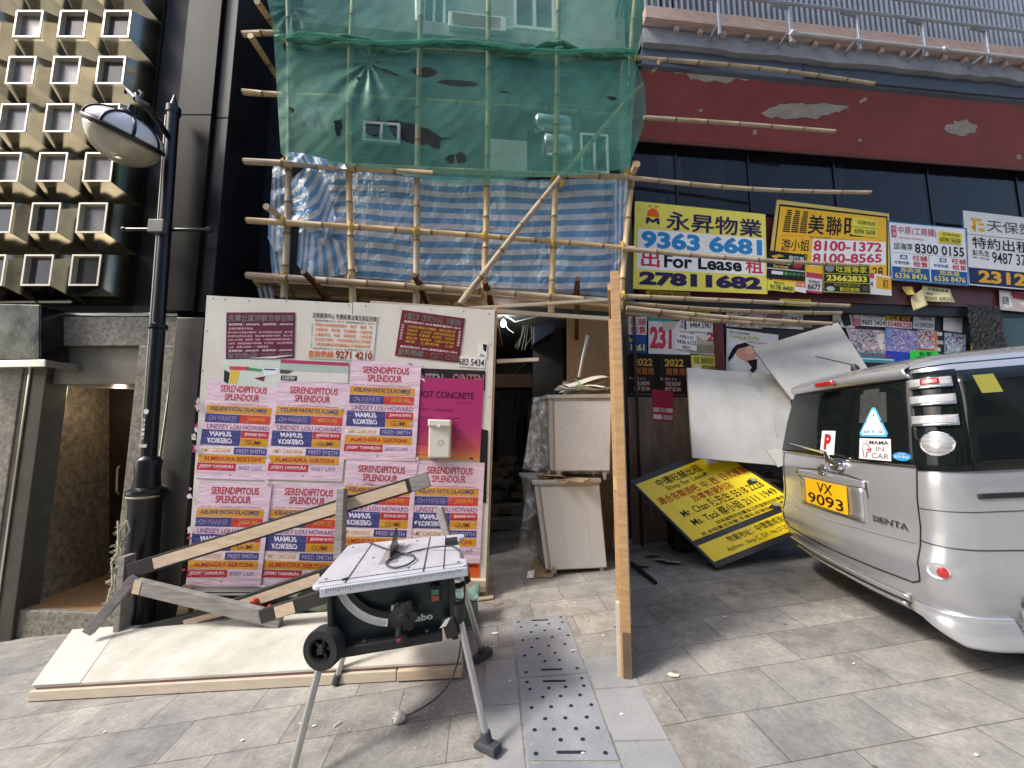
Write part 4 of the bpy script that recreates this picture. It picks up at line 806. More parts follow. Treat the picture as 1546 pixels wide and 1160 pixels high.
f.rect(.0,.682,.47,.752, ink('e3d6d8')); f.text('AMY CARDENE', .03,.697,.43,.738, yl, 2, .01); f.rect(.475,.682,.93,.752, nv); f.text('FRED SMITH', .51,.697,.9,.738, ink('b5a6cc'), 2, .002)
f.rect(.0,.76,.93,.838, yl); f.text('ALMENDRA BERTONI', .08,.777,.87,.82, rd, 2, .025, -.3)
f.rect(.0,.845,.53,.918, rd); f.text('JEREMY YAMAMURA', .03,.862,.5,.902, ink('efd6dd'), 2, .012); f.text('BABY LAM', .57,.862,.88,.902, ink('8a7ab0'), 2, -.0)
f.rect(.22,.958,.36,.961, ink('8a6a8a')); f.oval(.465,.957,.012,.008, ink('a0305a')); f.rect(.58,.958,.74,.961, ink('8a6a8a'))
k = len(f.mats); n = len(f.body.v); f.body.v += f.let.v; f.body.f += [tuple(i+n for i in q) for q in f.let.f]; f.body.m += [i+k for i in f.let.m]
ink = _ink0
pp0 = f.body.build('poster', f.mats + f.lm, None, origin=(0,0,0))
PG = 'pink festival posters on the hoarding'
LB = ['pink festival poster in the upper row, at the left edge of the hoarding', 'upper pink festival poster second from the left, under the crimson barred remnant',
      'pink festival poster highest of all, left of the magenta poster', 'lowest pink festival poster at the left edge, crossed by a slanting timber',
      'pink festival poster in the bottom row, second from the left', 'pink festival poster in the bottom row behind the upright grey stud', 'pink festival poster under the magenta poster, behind the saw table']
for i, pts in enumerate(([(308,572),(414,578),(406,726),(295,722)], [(413,573),(524,580),(516,726),(403,724)], [(527,543),(633,549),(627,696),(518,694)],
                         [(293,725),(402,729),(394,885),(280,885)], [(403,727),(514,732),(507,887),(392,885)], [(517,692),(624,698),(618,850),(507,848)], [(626,695),(731,699),(724,850),(617,850)])):
    o = pp0 if i == 0 else pp0.copy()
    if i: COL.objects.link(o)
    P = [Wl(x,y,DH-.0195-.0022*(i%4)-(.006 if i in (2,5) else 0)) for x,y in pts]
    ux = ((P[1]-P[0])+(P[2]-P[3]))/2; uz = ((P[0]-P[3])+(P[1]-P[2]))/2
    a = ux/PW; c = uz/PH; b_ = c.cross(a).normalized()
    m = Matrix((( a.x,b_.x,c.x,P[3].x),(a.y,b_.y,c.y,P[3].y),(a.z,b_.z,c.z,P[3].z),(0,0,0,1)))
    o.location = P[3]; o.scale = (a.length,1,c.length); o.rotation_euler = Matrix((a.normalized(), b_, c.normalized())).transposed().to_euler()
    tag(o, LB[i], 'poster', PG)
# ---- magenta exhibition poster (its ink runs from magenta to orange)
def gradmat():
    m = mat('magenta to orange print', hexc('b41f66'), .5, 0, .04, 6, .2, 12, spec=.35); t = m.node_tree; N = t.nodes; L = t.links; b = N['Principled BSDF']
    tc = N.new('ShaderNodeTexCoord'); sx = N.new('ShaderNodeSeparateXYZ'); L.new(tc.outputs['Object'], sx.inputs[0]); mr = N.new('ShaderNodeMapRange'); mr.inputs[1].default_value = 0; mr.inputs[2].default_value = .85; L.new(sx.outputs['Z'], mr.inputs[0])
    r = N.new('ShaderNodeValToRGB'); e = r.color_ramp.elements; e[0].position = .0; e[0].color = (*hexc('cf8a44'),1); e[1].position = .34; e[1].color = (*hexc('a52f68'),1); k = e.new(.13); k.color = (*hexc('bb5058'),1); L.new(mr.outputs[0], r.inputs[0]); L.new(r.outputs[0], b.inputs['Base Color']); return m
DKM = '3f1030'
hf([(630,569),(731,574),(724,696),(625,692)], '', 'magenta poster fading to orange, titled HOT CONCRETE, behind the white box',
   [('t','HOT CONCRETE',.02,.17,.86,.25,DKM,.008),('t','22 OCT - 13 NOV 2022',.02,.385,.55,.415,DKM,0),('r',.55,.29,.86,.292,DKM),('r',.62,.31,.86,.312,DKM),('p',[(.03,.0),(.1,.02),(.12,.06),(.05,.03)],'e8d8dc')]
   + [('r',.02,.49+i*.026,.02+rnd.uniform(.14,.24),.496+i*.026,DKM) for i in range(14)] + [('r',.46,.49+i*.026,.46+rnd.uniform(.12,.24),.496+i*.026,DKM) for i in range(15)] + [('r',.03+i*.1,.95,.1+i*.1,.955,DKM) for i in range(3)] + [('r',.84,.965,.9,.985,DKM)], name='poster', group=None, p=gradmat(), lay=.003)
hf([(700,795),(726,796),(724,872),(690,872)], 'cf5a2a', 'orange strip of old poster low at the right end of the hoarding', [('r',.1,.75,.9,.8,'7a2418')], group=GR, lay=-.001)
# ---- torn bits and creases of pasted paper
for i in range(38):
    if i < 14: x, y, c, s = 288+rnd.uniform(-8,10)+(885-0)*0, rnd.uniform(600,880), ('a8326a','ddd2d6','c9a9b8')[i%3], rnd.uniform(3,8); x = 306-(y-500)*.072+rnd.uniform(-4,3)
    elif i < 30: x, y, c, s = rnd.choice((408,519,630,404,514,624))+rnd.uniform(-6,6), rnd.uniform(560,870), ('e6dce0','cdb3c4','d8c9d0')[i%3], rnd.uniform(2,6)
    else: x, y, c, s = rnd.uniform(300,720), rnd.choice((724,728,575,694,546,886))+rnd.uniform(-5,4), ('e6dce0','cbb0c2','9a8f96')[i%3], rnd.uniform(2,7)
    if y < 575 and x < 520: y += 30
    p = [(x+s*math.cos(k*.785)*rnd.uniform(.3,1.2)*(1.5 if i>=30 else .7), y+s*math.sin(k*.785)*rnd.uniform(.2,1.0)*(.5 if i>=30 else 1)) for k in range(8)]
    q = MB(); q.prism([Wl(a,b_,DH-.0345) for a,b_ in p][::-1], (0,.0008,0)); q.build('torn_paper_bit', paper(c), hd_)
# ---- white plastic socket box screwed to the hoarding
M_wplast = mat('aged white plastic', (.68,.66,.58), .45, 0, .06, 6, .05, 30)
a, b_, c_ = Wl(650,636,DH-.02), Wl(682,637,DH-.02), Wl(681,691,DH-.02)
jb = thing('socket_box', 'white plastic socket box fixed over the magenta poster', 'junction box', Wl(666,691,DH-.03))
q = MB(); q.prism([a, (c_.x-(b_.x-a.x),a.y,c_.z), c_, b_], (0,-.075,0)); q.build('box', M_wplast, jb, bevel=.014)
q = MB(); u = (b_-a); q.prism([a+V((-.006,-.03,.016)), a+V((-.006,-.03,-.05)), b_+V((.006,-.03,-.05)), b_+V((.006,-.03,.016))], (0,-.065,0)); q.build('lid', M_wplast, jb, bevel=.012)
q = MB(); cc = a.lerp(c_,.5); q.box((cc.x,cc.y-.098,a.z-.045), (.03,.008,.03)); q.build('latch', M_wplast, jb, bevel=.003)
q = MB()
for dx in (-.05,.015):
    for i in range(10):
        t0, t1 = i*.6283, i*.6283+.42
        q.add([cc+V((dx+r_*math.cos(t), -.0765, -.03+r_*math.sin(t))) for r_,t in ((.026,t0),(.026,t1),(.021,t1),(.021,t0))], [(0,1,2,3)])
q.build('socket_mark', M_dark, jb)
# ================================================================ BAMBOO SCAFFOLD, NETS, TARPAULIN
DSC = 4.12
M_bam = mat('dry bamboo', (.34,.225,.10), .5, 0, .12, 2.6, .1, 60, (1,1,1), col2=(.62,.46,.25), detail=8)
M_bam2 = mat('weathered bamboo', (.30,.23,.15), .6, 0, .12, 5, .1, 60, (1,1,1), col2=(.47,.38,.26), detail=6)
M_node = mat('bamboo node ring', (.20,.13,.06), .65, 0, .3, 25)
M_tie = mat('yellow nylon strip', (.62,.42,.08), .5, 0, .2, 20)
scf = thing('bamboo_scaffold', 'bamboo scaffold of lashed poles in front of the building under repair', 'scaffold', Wl(690,470,DSC))
def bamboo(p, q_, r0=.032, r1=.026, m=None, sag=0.0, parent=scf, name='bamboo_pole'):
    p, q_ = V(p), V(q_); L = (q_-p).length; n = max(2, int(L/.36)); pts = []; rs = []; off = rnd.uniform(0,.2)
    bend = V((rnd.uniform(-1,1),rnd.uniform(-1,1),rnd.uniform(-1,1)))*.012*L
    for i in range(n+1):
        t = i/n
        for dt, k in (((-.014/L),1.0),(0,1.17),((.014/L),1.0)):
            tt = min(1,max(0,t+dt)); 
            pts.append(p.lerp(q_,tt) + bend*math.sin(math.pi*tt) - V((0,0,sag))*math.sin(math.pi*tt)); rs.append((r0+(r1-r0)*tt)*k)
    P = [pts[0]]; RR = [rs[0]]
    for a, b_ in zip(pts[1:], rs[1:]):
        if (a-P[-1]).length > 1e-5: P.append(a); RR.append(b_)
    q = MB(); q.tube(P, RR, 9)
    for sgi in range(len(P)-1):
        if (P[sgi+1]-P[sgi]).length < .02:
            for k in range(9): q.m[sgi*9+k] = 1
    m = m or rnd.choice([M_bam,M_bam,M_bam2]); return q.build(name, [m, M_node], parent, smooth='auto')
def lash(c, r=.045, axis=(1,0,.2)):
    q = MB(); c = V(c)
    for k in range(3): 
        ax = V(axis)+V((rnd.uniform(-.5,.5),0,rnd.uniform(-.6,.6))); q.lathe([(r,-.008),(r+.006,-.004),(r+.006,.004),(r,.008)], c+V((rnd.uniform(-.012,.012),-.01,rnd.uniform(-.02,.02))), ax, 10)
    q.tube([c+V((0,-.045,0)), c+V((rnd.uniform(-.05,.05),-.06,rnd.uniform(-.03,.05))), c+V((rnd.uniform(-.08,.08),-.06,rnd.uniform(-.06,.09)))], .004, 4)
    q.build('lashing', M_tie, scf)
S = lambda x, y, d=DSC: Wl(x,y,d)
stands = [((434,-60),(429,452)), ((537,-60),(533,462)), ((638,-60),(628,470)), ((737,-60),(730,470)), ((843,-60),(832,474)), ((965,-60),(951,120)), ((958,245),(936,470))]
for (a, b_) in stands: bamboo(S(*b_), S(*a), .036, .030)
rail_ = lambda a, b_, d=DSC-.06, **k: bamboo(S(*a,d), S(*b_,d), **k)
rail_((368,244),(952,268), r0=.034, r1=.03); rail_((372,333),(960,376)); rail_((372,416),(932,456), r0=.037, r1=.032)
rail_((440,143),(960,178), DSC+.06, r0=.02, r1=.018); rail_((425,62),(960,88), DSC+.06, r0=.03, r1=.026); rail_((366,139),(428,143)); rail_((366,52),(425,50))
rail_((478,252),(655,262), DSC-.1, r0=.03, r1=.028)
# stubs at the left pointing back, and loose ledgers running out over the shop
bamboo(S(378,54,DSC-.15), S(428,132,DSC+.5), .034,.03); bamboo(S(402,312,DSC-.2), S(440,340,DSC+.3), .034,.03); bamboo(S(388,2,DSC-.2), S(420,50,DSC+.2), .034,.03)
bamboo(S(962,248,DSC-.3), S(942,285,DSC+.35), .036,.032)
for a, b_, d in (((960,88),(1320,127),DSC-.1), ((972,178),(1261,199),DSC-.1), ((946,268),(1314,291),DSC-.1), ((940,376),(1296,401),DSC-.1)): bamboo(S(*a,d), S(*b_,d-.12), .026,.022, M_bam2)
for a, b_, dd in (((930,447),(1282,462),-.02), ((940,458),(1270,473),.06), ((946,465),(1255,489),-.04), ((946,472),(1225,492),.0)): bamboo(S(*a,DSC+dd), S(*b_,DSC-.08+dd), .028,.022, M_bam2)
bamboo(S(998,92,DSC-.14), S(968,127,DSC+.1), .03,.026)
bamboo(S(694,460,DSC-.13), S(846,268,DSC-.13), .034,.028); bamboo(S(836,282,DSC+.05), S(975,120,DSC+.05), .03,.024)
# working platform: poles and boards under the tarpaulin, steel brackets
for k in range(7): bamboo(S(382+k*3,422+k*4,DSC+.12+k*.1), S(930-k*4,462-k*.5,DSC+.12+k*.1), .032,.028)
for k in range(3):
    q = MB(); q.beam(S(392,428,DSC+.2+k*.22), S(925,466,DSC+.2+k*.22), .2, .022); q.build('scaffold_board', M_oldply, scf)
M_rust = mat('rusty steel bracket', (.09,.04,.022), .7, .5, .3, 12)
for x, y in ((470,420),(632,425),(736,434),(872,430)):
    q = MB(); p = S(x,y,DSC-.1); q.beam(p, p+V((.12,.85,-.45)), .05,.05); q.tube([p+V((-.02,-.12,.02)), p+V((.02,.35,-.1))], .03, 10)
    q.build('steel_bracket', M_rust, scf)
for x, y in ((430,246),(430,334),(430,419),(533,254),(531,343),(530,424),(629,260),(628,349),(627,433),(732,357),(730,442),(835,268),(834,366),(832,448),(945,268),(940,372),(948,262),(846,276),(703,443),(940,448),(958,88)): lash(S(x,y,DSC-.03))
# ---- sawn battens over the passage
bt = MB(); bt.beam(Wl(660,469,DH+.02), Wl(930,452,4.0), .03,.03); tag(bt.build('timber_batten', M_pine2, bevel=.003), 'thin sawn batten rising to the right over the passage entrance', 'timber', 'battens over the passage')
bt = MB(); bt.beam(Wl(560,458,DH+.02), Wl(928,482,DH+.25), .035,.04); tag(bt.build('timber_batten', M_pine2, bevel=.003), 'long level batten resting on the hoarding top across the passage', 'timber', 'battens over the passage')
bt = MB(); bt.beam(Wl(750,546,DH+.08), Wl(813,543,DH+.1), .035,.035); tag(bt.build('timber_batten', M_pine2, bevel=.003), 'short batten sticking out of the hoarding edge into the passage', 'timber', 'battens over the passage')
pl_ = MB()
for i in range(3): pl_.tube([Wl(392+i*8,436-i*2,4.3), Wl(398+i*8,462,4.3)], .022, 8)
tag(pl_.build('steel_tube_bundle', M_steel, smooth='auto'), 'bundle of three short steel tubes behind the left top corner of the hoarding', 'steel tubes')

# ---- green debris netting
def netmat(name, c, c2, op):
    m = bpy.data.materials.new(name); m.use_nodes = True; t = m.node_tree; N = t.nodes; L = t.links; N.remove(N['Principled BSDF']); out = N['Material Output']
    tc = N.new('ShaderNodeTexCoord'); no = N.new('ShaderNodeTexNoise'); no.inputs['Scale'].default_value = 2.6; no.inputs['Detail'].default_value = 6; L.new(tc.outputs['Object'], no.inputs[0])
    cr = N.new('ShaderNodeValToRGB'); cr.color_ramp.elements[0].position = .3; cr.color_ramp.elements[1].position = .7; cr.color_ramp.elements[0].color = (*c,1); cr.color_ramp.elements[1].color = (*c2,1); L.new(no.outputs['Fac'], cr.inputs[0])
    di = N.new('ShaderNodeBsdfDiffuse'); tl = N.new('ShaderNodeBsdfTranslucent'); gl_ = N.new('ShaderNodeBsdfGlossy'); gl_.inputs['Roughness'].default_value = .4; gl_.inputs[0].default_value = (.7,.9,.8,1)
    L.new(cr.outputs[0], di.inputs[0]); L.new(cr.outputs[0], tl.inputs[0])
    a = N.new('ShaderNodeMixShader'); a.inputs[0].default_value = .38; L.new(di.outputs[0], a.inputs[1]); L.new(tl.outputs[0], a.inputs[2])
    b = N.new('ShaderNodeMixShader'); b.inputs[0].default_value = .06; L.new(a.outputs[0], b.inputs[1]); L.new(gl_.outputs[0], b.inputs[2])
    tr = N.new('ShaderNodeBsdfTransparent'); tr.inputs[0].default_value = (.82,.95,.88,1)
    fr = N.new('ShaderNodeLayerWeight'); fr.inputs[0].default_value = .45; mr = N.new('ShaderNodeMapRange'); mr.inputs[3].default_value = op; mr.inputs[4].default_value = min(1, op+.42); L.new(fr.outputs['Facing'], mr.inputs[0])
    n2 = N.new('ShaderNodeMath'); n2.operation = 'MULTIPLY_ADD'; n2.inputs[1].default_value = .22; n2.inputs[2].default_value = -.11; L.new(no.outputs['Fac'], n2.inputs[0]); ad = N.new('ShaderNodeMath'); ad.operation = 'ADD'; ad.use_clamp = True; L.new(mr.outputs[0], ad.inputs[0]); L.new(n2.outputs[0], ad.inputs[1])
    mp = N.new('ShaderNodeMapping'); mp.inputs['Scale'].default_value = (3,1,90); L.new(tc.outputs['Object'], mp.inputs[0]); wv = N.new('ShaderNodeTexNoise'); wv.inputs['Scale'].default_value = 1; wv.inputs['Detail'].default_value = 3; L.new(mp.outputs[0], wv.inputs[0])
    w2 = N.new('ShaderNodeMath'); w2.operation = 'MULTIPLY_ADD'; w2.inputs[1].default_value = .2; w2.inputs[2].default_value = -.10; L.new(wv.outputs['Fac'], w2.inputs[0]); a2 = N.new('ShaderNodeMath'); a2.operation = 'ADD'; a2.use_clamp = True; L.new(ad.outputs[0], a2.inputs[0]); L.new(w2.outputs[0], a2.inputs[1]); ad = a2
    x = N.new('ShaderNodeMixShader'); L.new(ad.outputs[0], x.inputs[0]); L.new(tr.outputs[0], x.inputs[1]); L.new(b.outputs[0], x.inputs[2]); L.new(x.outputs[0], out.inputs[0])
    return m
M_net = netmat('green debris net', (.055,.245,.17), (.10,.355,.265), .42)
from mathutils import noise as MN
def fold(x, z, s=1.0): return MN.noise(V((x*1.1, z*.8, 3.7)))*.06*s + MN.noise(V((x*3+z*1.5, z*1.4, 9.1)))*.012*s + MN.noise(V((x*9-z*6, z*5, 1.1)))*.004*s
NT = [(398,0),(410,30),(418,58)]
DN = DSC-.14
def poly_in(pts, x, y):
    r = False; j = len(pts)-1
    for i in range(len(pts)):
        (xi,yi),(xj,yj) = pts[i],pts[j]
        if (yi>y) != (yj>y) and x < (xj-xi)*(y-yi)/(yj-yi)+xi: r = not r
        j = i
    return r
def lerpl(pts, u):
    n = len(pts)-1; i = min(n-1, int(u*n)); t = u*n-i; return (pts[i][0]+(pts[i+1][0]-pts[i][0])*t, pts[i][1]+(pts[i+1][1]-pts[i][1])*t)
def net(top, bot, d, nu, nv, holes=(), knot=None, s=1.0, lean=0.0, mode=None):
    q = MB(); pix = {}
    def fn(u, v):
        a, b_ = lerpl(top,u), lerpl(bot,u); x, y = a[0]+(b_[0]-a[0])*v, a[1]+(b_[1]-a[1])*v
        p0 = Wl(x,y,d)
        w_ = fold(p0.x,p0.z,s)
        if knot:                                   # the net is gathered into a knot: radiating pleats
            dx, dy = x-knot[0], y-knot[1]; r_ = math.hypot(dx,dy); ang = math.atan2(dy,dx)
            if r_ < knot[2]: w_ += .021*math.sin(ang*11+1)*max(0,1-r_/knot[2])**1.2*min(1,r_/14)*(.2+.8*max(0,math.sin(ang))**.7)
        return Wl(x,y,d+w_-lean*(1-v)) if True else p0
    def kp(u, v):
        a, b_ = lerpl(top,u), lerpl(bot,u); x, y = a[0]+(b_[0]-a[0])*v, a[1]+(b_[1]-a[1])*v
        return not any(poly_in(h,x,y) for h in holes)
    q.grid(fn, nu, nv, 0, kp); return q
def Zn(*p): return [(360+x/2.4935, y/2.4935) for x,y in p]
HL = [Zn((648,265),(670,255),(720,252),(750,272),(735,288),(700,294),(668,284)), Zn((740,308),(790,298),(880,308),(908,318),(890,328),(800,325)), Zn((360,455),(388,450),(392,480),(382,515),(366,510)),
      Zn((470,480),(490,462),(520,452),(548,455),(540,500),(520,515),(490,510)), Zn((556,455),(590,452),(640,462),(680,475),(720,488),(760,515),(800,522),(765,530),(760,560),(735,558),(715,545),(680,550),(640,540),(600,520),(575,505)),
      Zn((776,595),(800,582),(812,580),(815,612),(795,618)), Zn((818,580),(840,570),(860,590),(855,612),(825,618)), Zn((1382,368),(1400,362),(1428,370),(1410,380)), Zn((190,400),(210,410),(205,428),(190,422)), Zn((520,262),(560,262),(612,284),(600,288),(560,276)), Zn((445,288),(460,290),(456,306),(446,302)), Zn((980,345),(1005,342),(1022,350),(1000,353)), Zn((520,435),(535,445),(525,455))]
top = [(432,58),(480,60),(540,62),(600,66),(660,66),(740,72),(800,74),(850,70),(900,80),(958,86)]
bot = [(428,236),(470,240),(530,252),(600,258),(640,272),(690,278),(740,278),(800,268),(870,266),(952,254)]
q = net(top, bot, DN, 280, 130, HL, (556,95,130), 1.0)
lw = thing('debris_net', 'lower green debris net with torn holes hanging over the scaffold', 'netting', Wl(690,270,DN), 'green debris nets on the scaffold')
q.build('net_sheet', M_net, lw, smooth=True)
q = net([(412,40),(424,58),(434,90)], [(424,232),(430,236),(436,238)], DN-.02, 10, 40, (), None, 2.0); q.build('net_side', M_net, lw, smooth=True)
q = net([(940,84),(958,92),(968,110),(974,130)], [(944,262),(950,252),(956,235),(976,178)], DN+.05, 12, 40, (), None, 1.6); q.build('net_side', M_net, lw, smooth=True)
# gathered hem along the top of the lower net
q = MB(); H = []
for i in range(60):
    u = i/59; a = lerpl(top,u); H.append(Wl(a[0], a[1]+5*math.sin(u*23)+rnd.uniform(-2,2), DN-.03))
q.tube(H, [.02+.012*abs(math.sin(i*.7)) for i in range(60)], 7); q.build('gathered_hem', netmat('bunched net', (.03,.15,.10), (.06,.23,.16), .9), lw, smooth=True)
up = thing('debris_net', 'upper green debris net running out of the top of the picture', 'netting', Wl(690,60,DN), 'green debris nets on the scaffold')
M_net2 = netmat('thin green debris net', (.06,.25,.18), (.12,.38,.29), .40)
q = net([(392,-60),(480,-60),(560,-60),(640,-60),(740,-60),(840,-60),(930,-60),(985,-60)], [(415,58),(455,60),(530,72),(600,68),(690,74),(790,80),(880,84),(962,86)], DN-.03, 110, 40, (), (440,10,60), 1.6)
q.build('net_sheet', M_net2, up, smooth=True)
q = MB(); H = []
b2 = [(415,58),(455,58),(530,70),(600,66),(690,72),(790,78),(880,82),(962,86)]
for i in range(40):
    u = i/39; a = lerpl(b2,u); H.append(Wl(a[0], a[1]-6+4*math.sin(u*17+1), DN-.07))
q.tube(H, [.012+.014*abs(math.sin(i*.9)) for i in range(40)], 6); q.build('gathered_hem', M_net2, up, smooth=True)
# garments drying above
for i,(x,w_) in enumerate(((944,9),(958,8),(1002,14),(1020,12))):
    q = MB(); c = Wl(x,-20,DN+.35)
    q.grid(lambda u,v: c+V(((u-.5)*w_/100-.1*v, .03*math.sin(u*7+i)+.01*math.sin(v*9), -.42*v)), 8, 12)
    tag(q.build('garment', mat('dark garment', (.02,.035,.07), .85, 0, .2, 7), smooth=True, solid=.006), 'dark garment hung to dry high between the green net and the slatted balcony', 'garment', 'dark garments hung to dry')

# ---- blue and white striped plastic sheet
def tarpmat():
    m = bpy.data.materials.new('striped plastic sheet'); m.use_nodes = True; t = m.node_tree; N = t.nodes; L = t.links; b = N['Principled BSDF']; out = N['Material Output']
    tc = N.new('ShaderNodeTexCoord'); at = N.new('ShaderNodeAttribute'); at.attribute_name = 'stripe'
    fr = N.new('ShaderNodeMath'); fr.operation = 'FRACT'; L.new(at.outputs['Fac'], fr.inputs[0])
    r = N.new('ShaderNodeValToRGB'); r.color_ramp.elements[0].position = .47; r.color_ramp.elements[1].position = .53; r.color_ramp.elements[0].color = (.20,.46,.78,1); r.color_ramp.elements[1].color = (.84,.87,.90,1); L.new(fr.outputs[0], r.inputs[0])
    no = N.new('ShaderNodeTexNoise'); no.inputs['Scale'].default_value = 3; no.inputs['Detail'].default_value = 5; L.new(tc.outputs['Object'], no.inputs[0])
    mx = N.new('ShaderNodeMix'); mx.data_type = 'RGBA'; mx.blend_type = 'MULTIPLY'; mx.inputs[0].default_value = .22; L.new(r.outputs[0], mx.inputs[6]); L.new(no.outputs['Fac'], mx.inputs[7]); L.new(mx.outputs[2], b.inputs['Base Color'])
    b.inputs['Roughness'].default_value = .3; b.inputs['Specular IOR Level'].default_value = .6; b.inputs['Coat Weight'].default_value = .3; b.inputs['Coat Roughness'].default_value = .18
    n2 = N.new('ShaderNodeTexNoise'); n2.inputs['Scale'].default_value = 11; n2.inputs['Detail'].default_value = 5; n2.inputs['Distortion'].default_value = 1.2; L.new(tc.outputs['Object'], n2.inputs[0])
    mp = N.new('ShaderNodeMapping'); mp.inputs['Scale'].default_value = (9,2,2.2); L.new(tc.outputs['Object'], mp.inputs[0]); n3 = N.new('ShaderNodeTexNoise'); n3.inputs['Scale'].default_value = 1; n3.inputs['Detail'].default_value = 3; n3.inputs['Distortion'].default_value = 1; L.new(mp.outputs[0], n3.inputs[0])
    ad = N.new('ShaderNodeMath'); ad.operation = 'ADD'; L.new(n2.outputs['Fac'], ad.inputs[0]); L.new(n3.outputs['Fac'], ad.inputs[1])
    bu = N.new('ShaderNodeBump'); bu.inputs['Strength'].default_value = 1.0; bu.inputs['Distance'].default_value = .035; L.new(ad.outputs[0], bu.inputs['Height']); L.new(bu.outputs[0], b.inputs['Normal'])
    tl = N.new('ShaderNodeBsdfTranslucent'); L.new(mx.outputs[2], tl.inputs[0]); tr = N.new('ShaderNodeBsdfTransparent')
    a = N.new('ShaderNodeMixShader'); a.inputs[0].default_value = .25; L.new(b.outputs[0], a.inputs[1]); L.new(tl.outputs[0], a.inputs[2])
    c = N.new('ShaderNodeMixShader'); c.inputs[0].default_value = .12; L.new(a.outputs[0], c.inputs[1]); L.new(tr.outputs[0], c.inputs[2]); L.new(c.outputs[0], out.inputs[0])
    return m
M_tarp = tarpmat()
tarp = thing('striped_tarpaulin', 'blue and white striped plastic sheet wrapped behind the bamboo poles', 'tarpaulin', Wl(690,440,DSC+.1))
def sheet(name, top, bot, d, nu, nv, stripe, s=1.0, par=tarp, amp=0):
    q = MB(); S_ = []
    def fn(u, v):
        a, b_ = lerpl(top,u), lerpl(bot,u); x, y = a[0]+(b_[0]-a[0])*v, a[1]+(b_[1]-a[1])*v
        p0 = Wl(x,y,d); w_ = MN.noise(V((p0.x*2.2,p0.z*1.2,5.5)))*.07*s + MN.noise(V((p0.x*6+p0.z*2,p0.z*2,8.1)))*.03*s + MN.noise(V((p0.x*14-p0.z*9,p0.z*8,2.1)))*.012*s + abs(MN.noise(V((p0.x*5-p0.z*3,p0.z*3,12.1))))*.03*s
        S_.append(stripe(u,v,p0)); return Wl(x,y,d+w_)
    q.grid(fn, nu, nv); o = q.build(name, M_tarp, par, smooth=True)
    at = o.data.attributes.new('stripe','FLOAT','POINT'); at.data.foreach_set('value', S_); return o
wob = lambda p: MN.noise(V((p.x*1.5,p.z*2,1)))*.25
sheet('sheet', [(458,254),(540,256),(620,264),(700,268),(800,272),(880,270),(952,270)], [(455,408),(530,418),(620,425),(700,432),(790,436),(870,438),(928,434)], DSC+.12, 150, 60, lambda u,v,p: v*9.5 + wob(p)+u*.6)
sheet('flap', [(440,270),(460,254),(475,256),(490,258)], [(437,330),(470,352),(490,372),(508,335)], DSC+.03, 24, 24, lambda u,v,p: v*5+u*3+wob(p), 1.8)
sheet('flap', [(452,338),(470,345),(490,352),(525,372)], [(448,400),(462,416),(500,418),(540,410)], DSC+.06, 24, 24, lambda u,v,p: u*7+wob(p), 1.5)
sheet('skirt', [(455,408),(600,420),(760,432),(925,436)], [(470,425),(600,438),(760,456),(915,470)], DSC+.35, 60, 14, lambda u,v,p: v*3+wob(p), 1.8)
sheet('flap', [(925,276),(935,270),(948,268)], [(925,440),(932,430),(940,400)], DSC-.02, 12, 30, lambda u,v,p: u*3+wob(p), 1.8)
sheet('underside', [(480,440),(700,455),(920,470)], [(520,425),(700,440),(905,455)], DSC+.7, 30, 8, lambda u,v,p: v*4+wob(p), 1.5)
rag = thing('striped_tarpaulin', 'narrow rag of blue striped sheet dangling beside the leftmost bamboo upright', 'tarpaulin', Wl(415,420,DSC))
sheet('sheet', [(412,250),(420,246),(430,250)], [(404,360),(416,380),(436,372)], DSC+.1, 10, 30, lambda u,v,p: u*3+wob(p), 2, rag)
sheet('sheet', [(404,335),(416,345),(436,360)], [(412,425),(424,432),(436,420)], DSC+.16, 10, 20, lambda u,v,p: u*3+wob(p), 2, rag)
sheet('flap', [(436,230),(460,232),(520,248)], [(438,244),(470,248),(524,256)], DN-.03, 20, 8, lambda u,v,p: u*6, 1.5)
# ================================================================ SILVER MINIVAN
M_silver = mat('silver metallic paint', (.52,.54,.57), .27, .6, .03, 30, coat=1.0, spec=.5)
M_carglass = mat('tinted car glass', (.006,.0085,.0085), .04, 0, .2, 2, spec=.32)
M_trim = mat('black plastic trim', (.014,.014,.015), .5, 0, .2, 10)
M_tyre = mat('tyre rubber', (.016,.016,.016), .8, 0, .2, 30, .3, 90)
M_chr = mat('bright chrome', (.75,.76,.78), .08, 1.0, .04, 10)
M_redl = mat('red lamp lens', (.42,.015,.02), .12, 0, .25, 20, spec=.8, coat=1)
M_clear = mat('clear ribbed lamp lens', (.40,.40,.40), .22, .2, .25, 9, .35, 120, (1,1,12), spec=.8, coat=1)
VA = .149
van = thing('parked_minivan', 'silver minivan parked at the right with yellow plate VX 9093 and window stickers', 'van', (0,0,0))
SEC = [(.20,.12,.74,0.15,3.98),(.26,.05,.80,0.15,4.05),(.34,.02,.825,0.15,4.08),(.44,.0,.84,0.15,4.09),(.52,.0,.845,0.15,4.09),(.60,.03,.845,0.15,4.08),(.70,.05,.845,0.15,4.05),(.84,.06,.845,0.15,3.98),
       (.95,.075,.842,0.143,3.80),(1.02,.09,.832,0.135,3.45),(1.14,.12,.812,0.135,3.25),(1.26,.15,.787,0.128,3.05),(1.38,.185,.757,0.128,2.85),(1.48,.215,.727,0.12,2.68),(1.535,.235,.708,0.112,2.58),(1.565,.235,.69,0.112,2.5),(1.60,.27,.65,0.112,2.4),(1.63,.36,.585,0.112,2.25),(1.655,.55,.47,0.112,2.05),(1.668,.85,.33,0.105,1.8),(1.675,1.2,.12,0.075,1.5)]
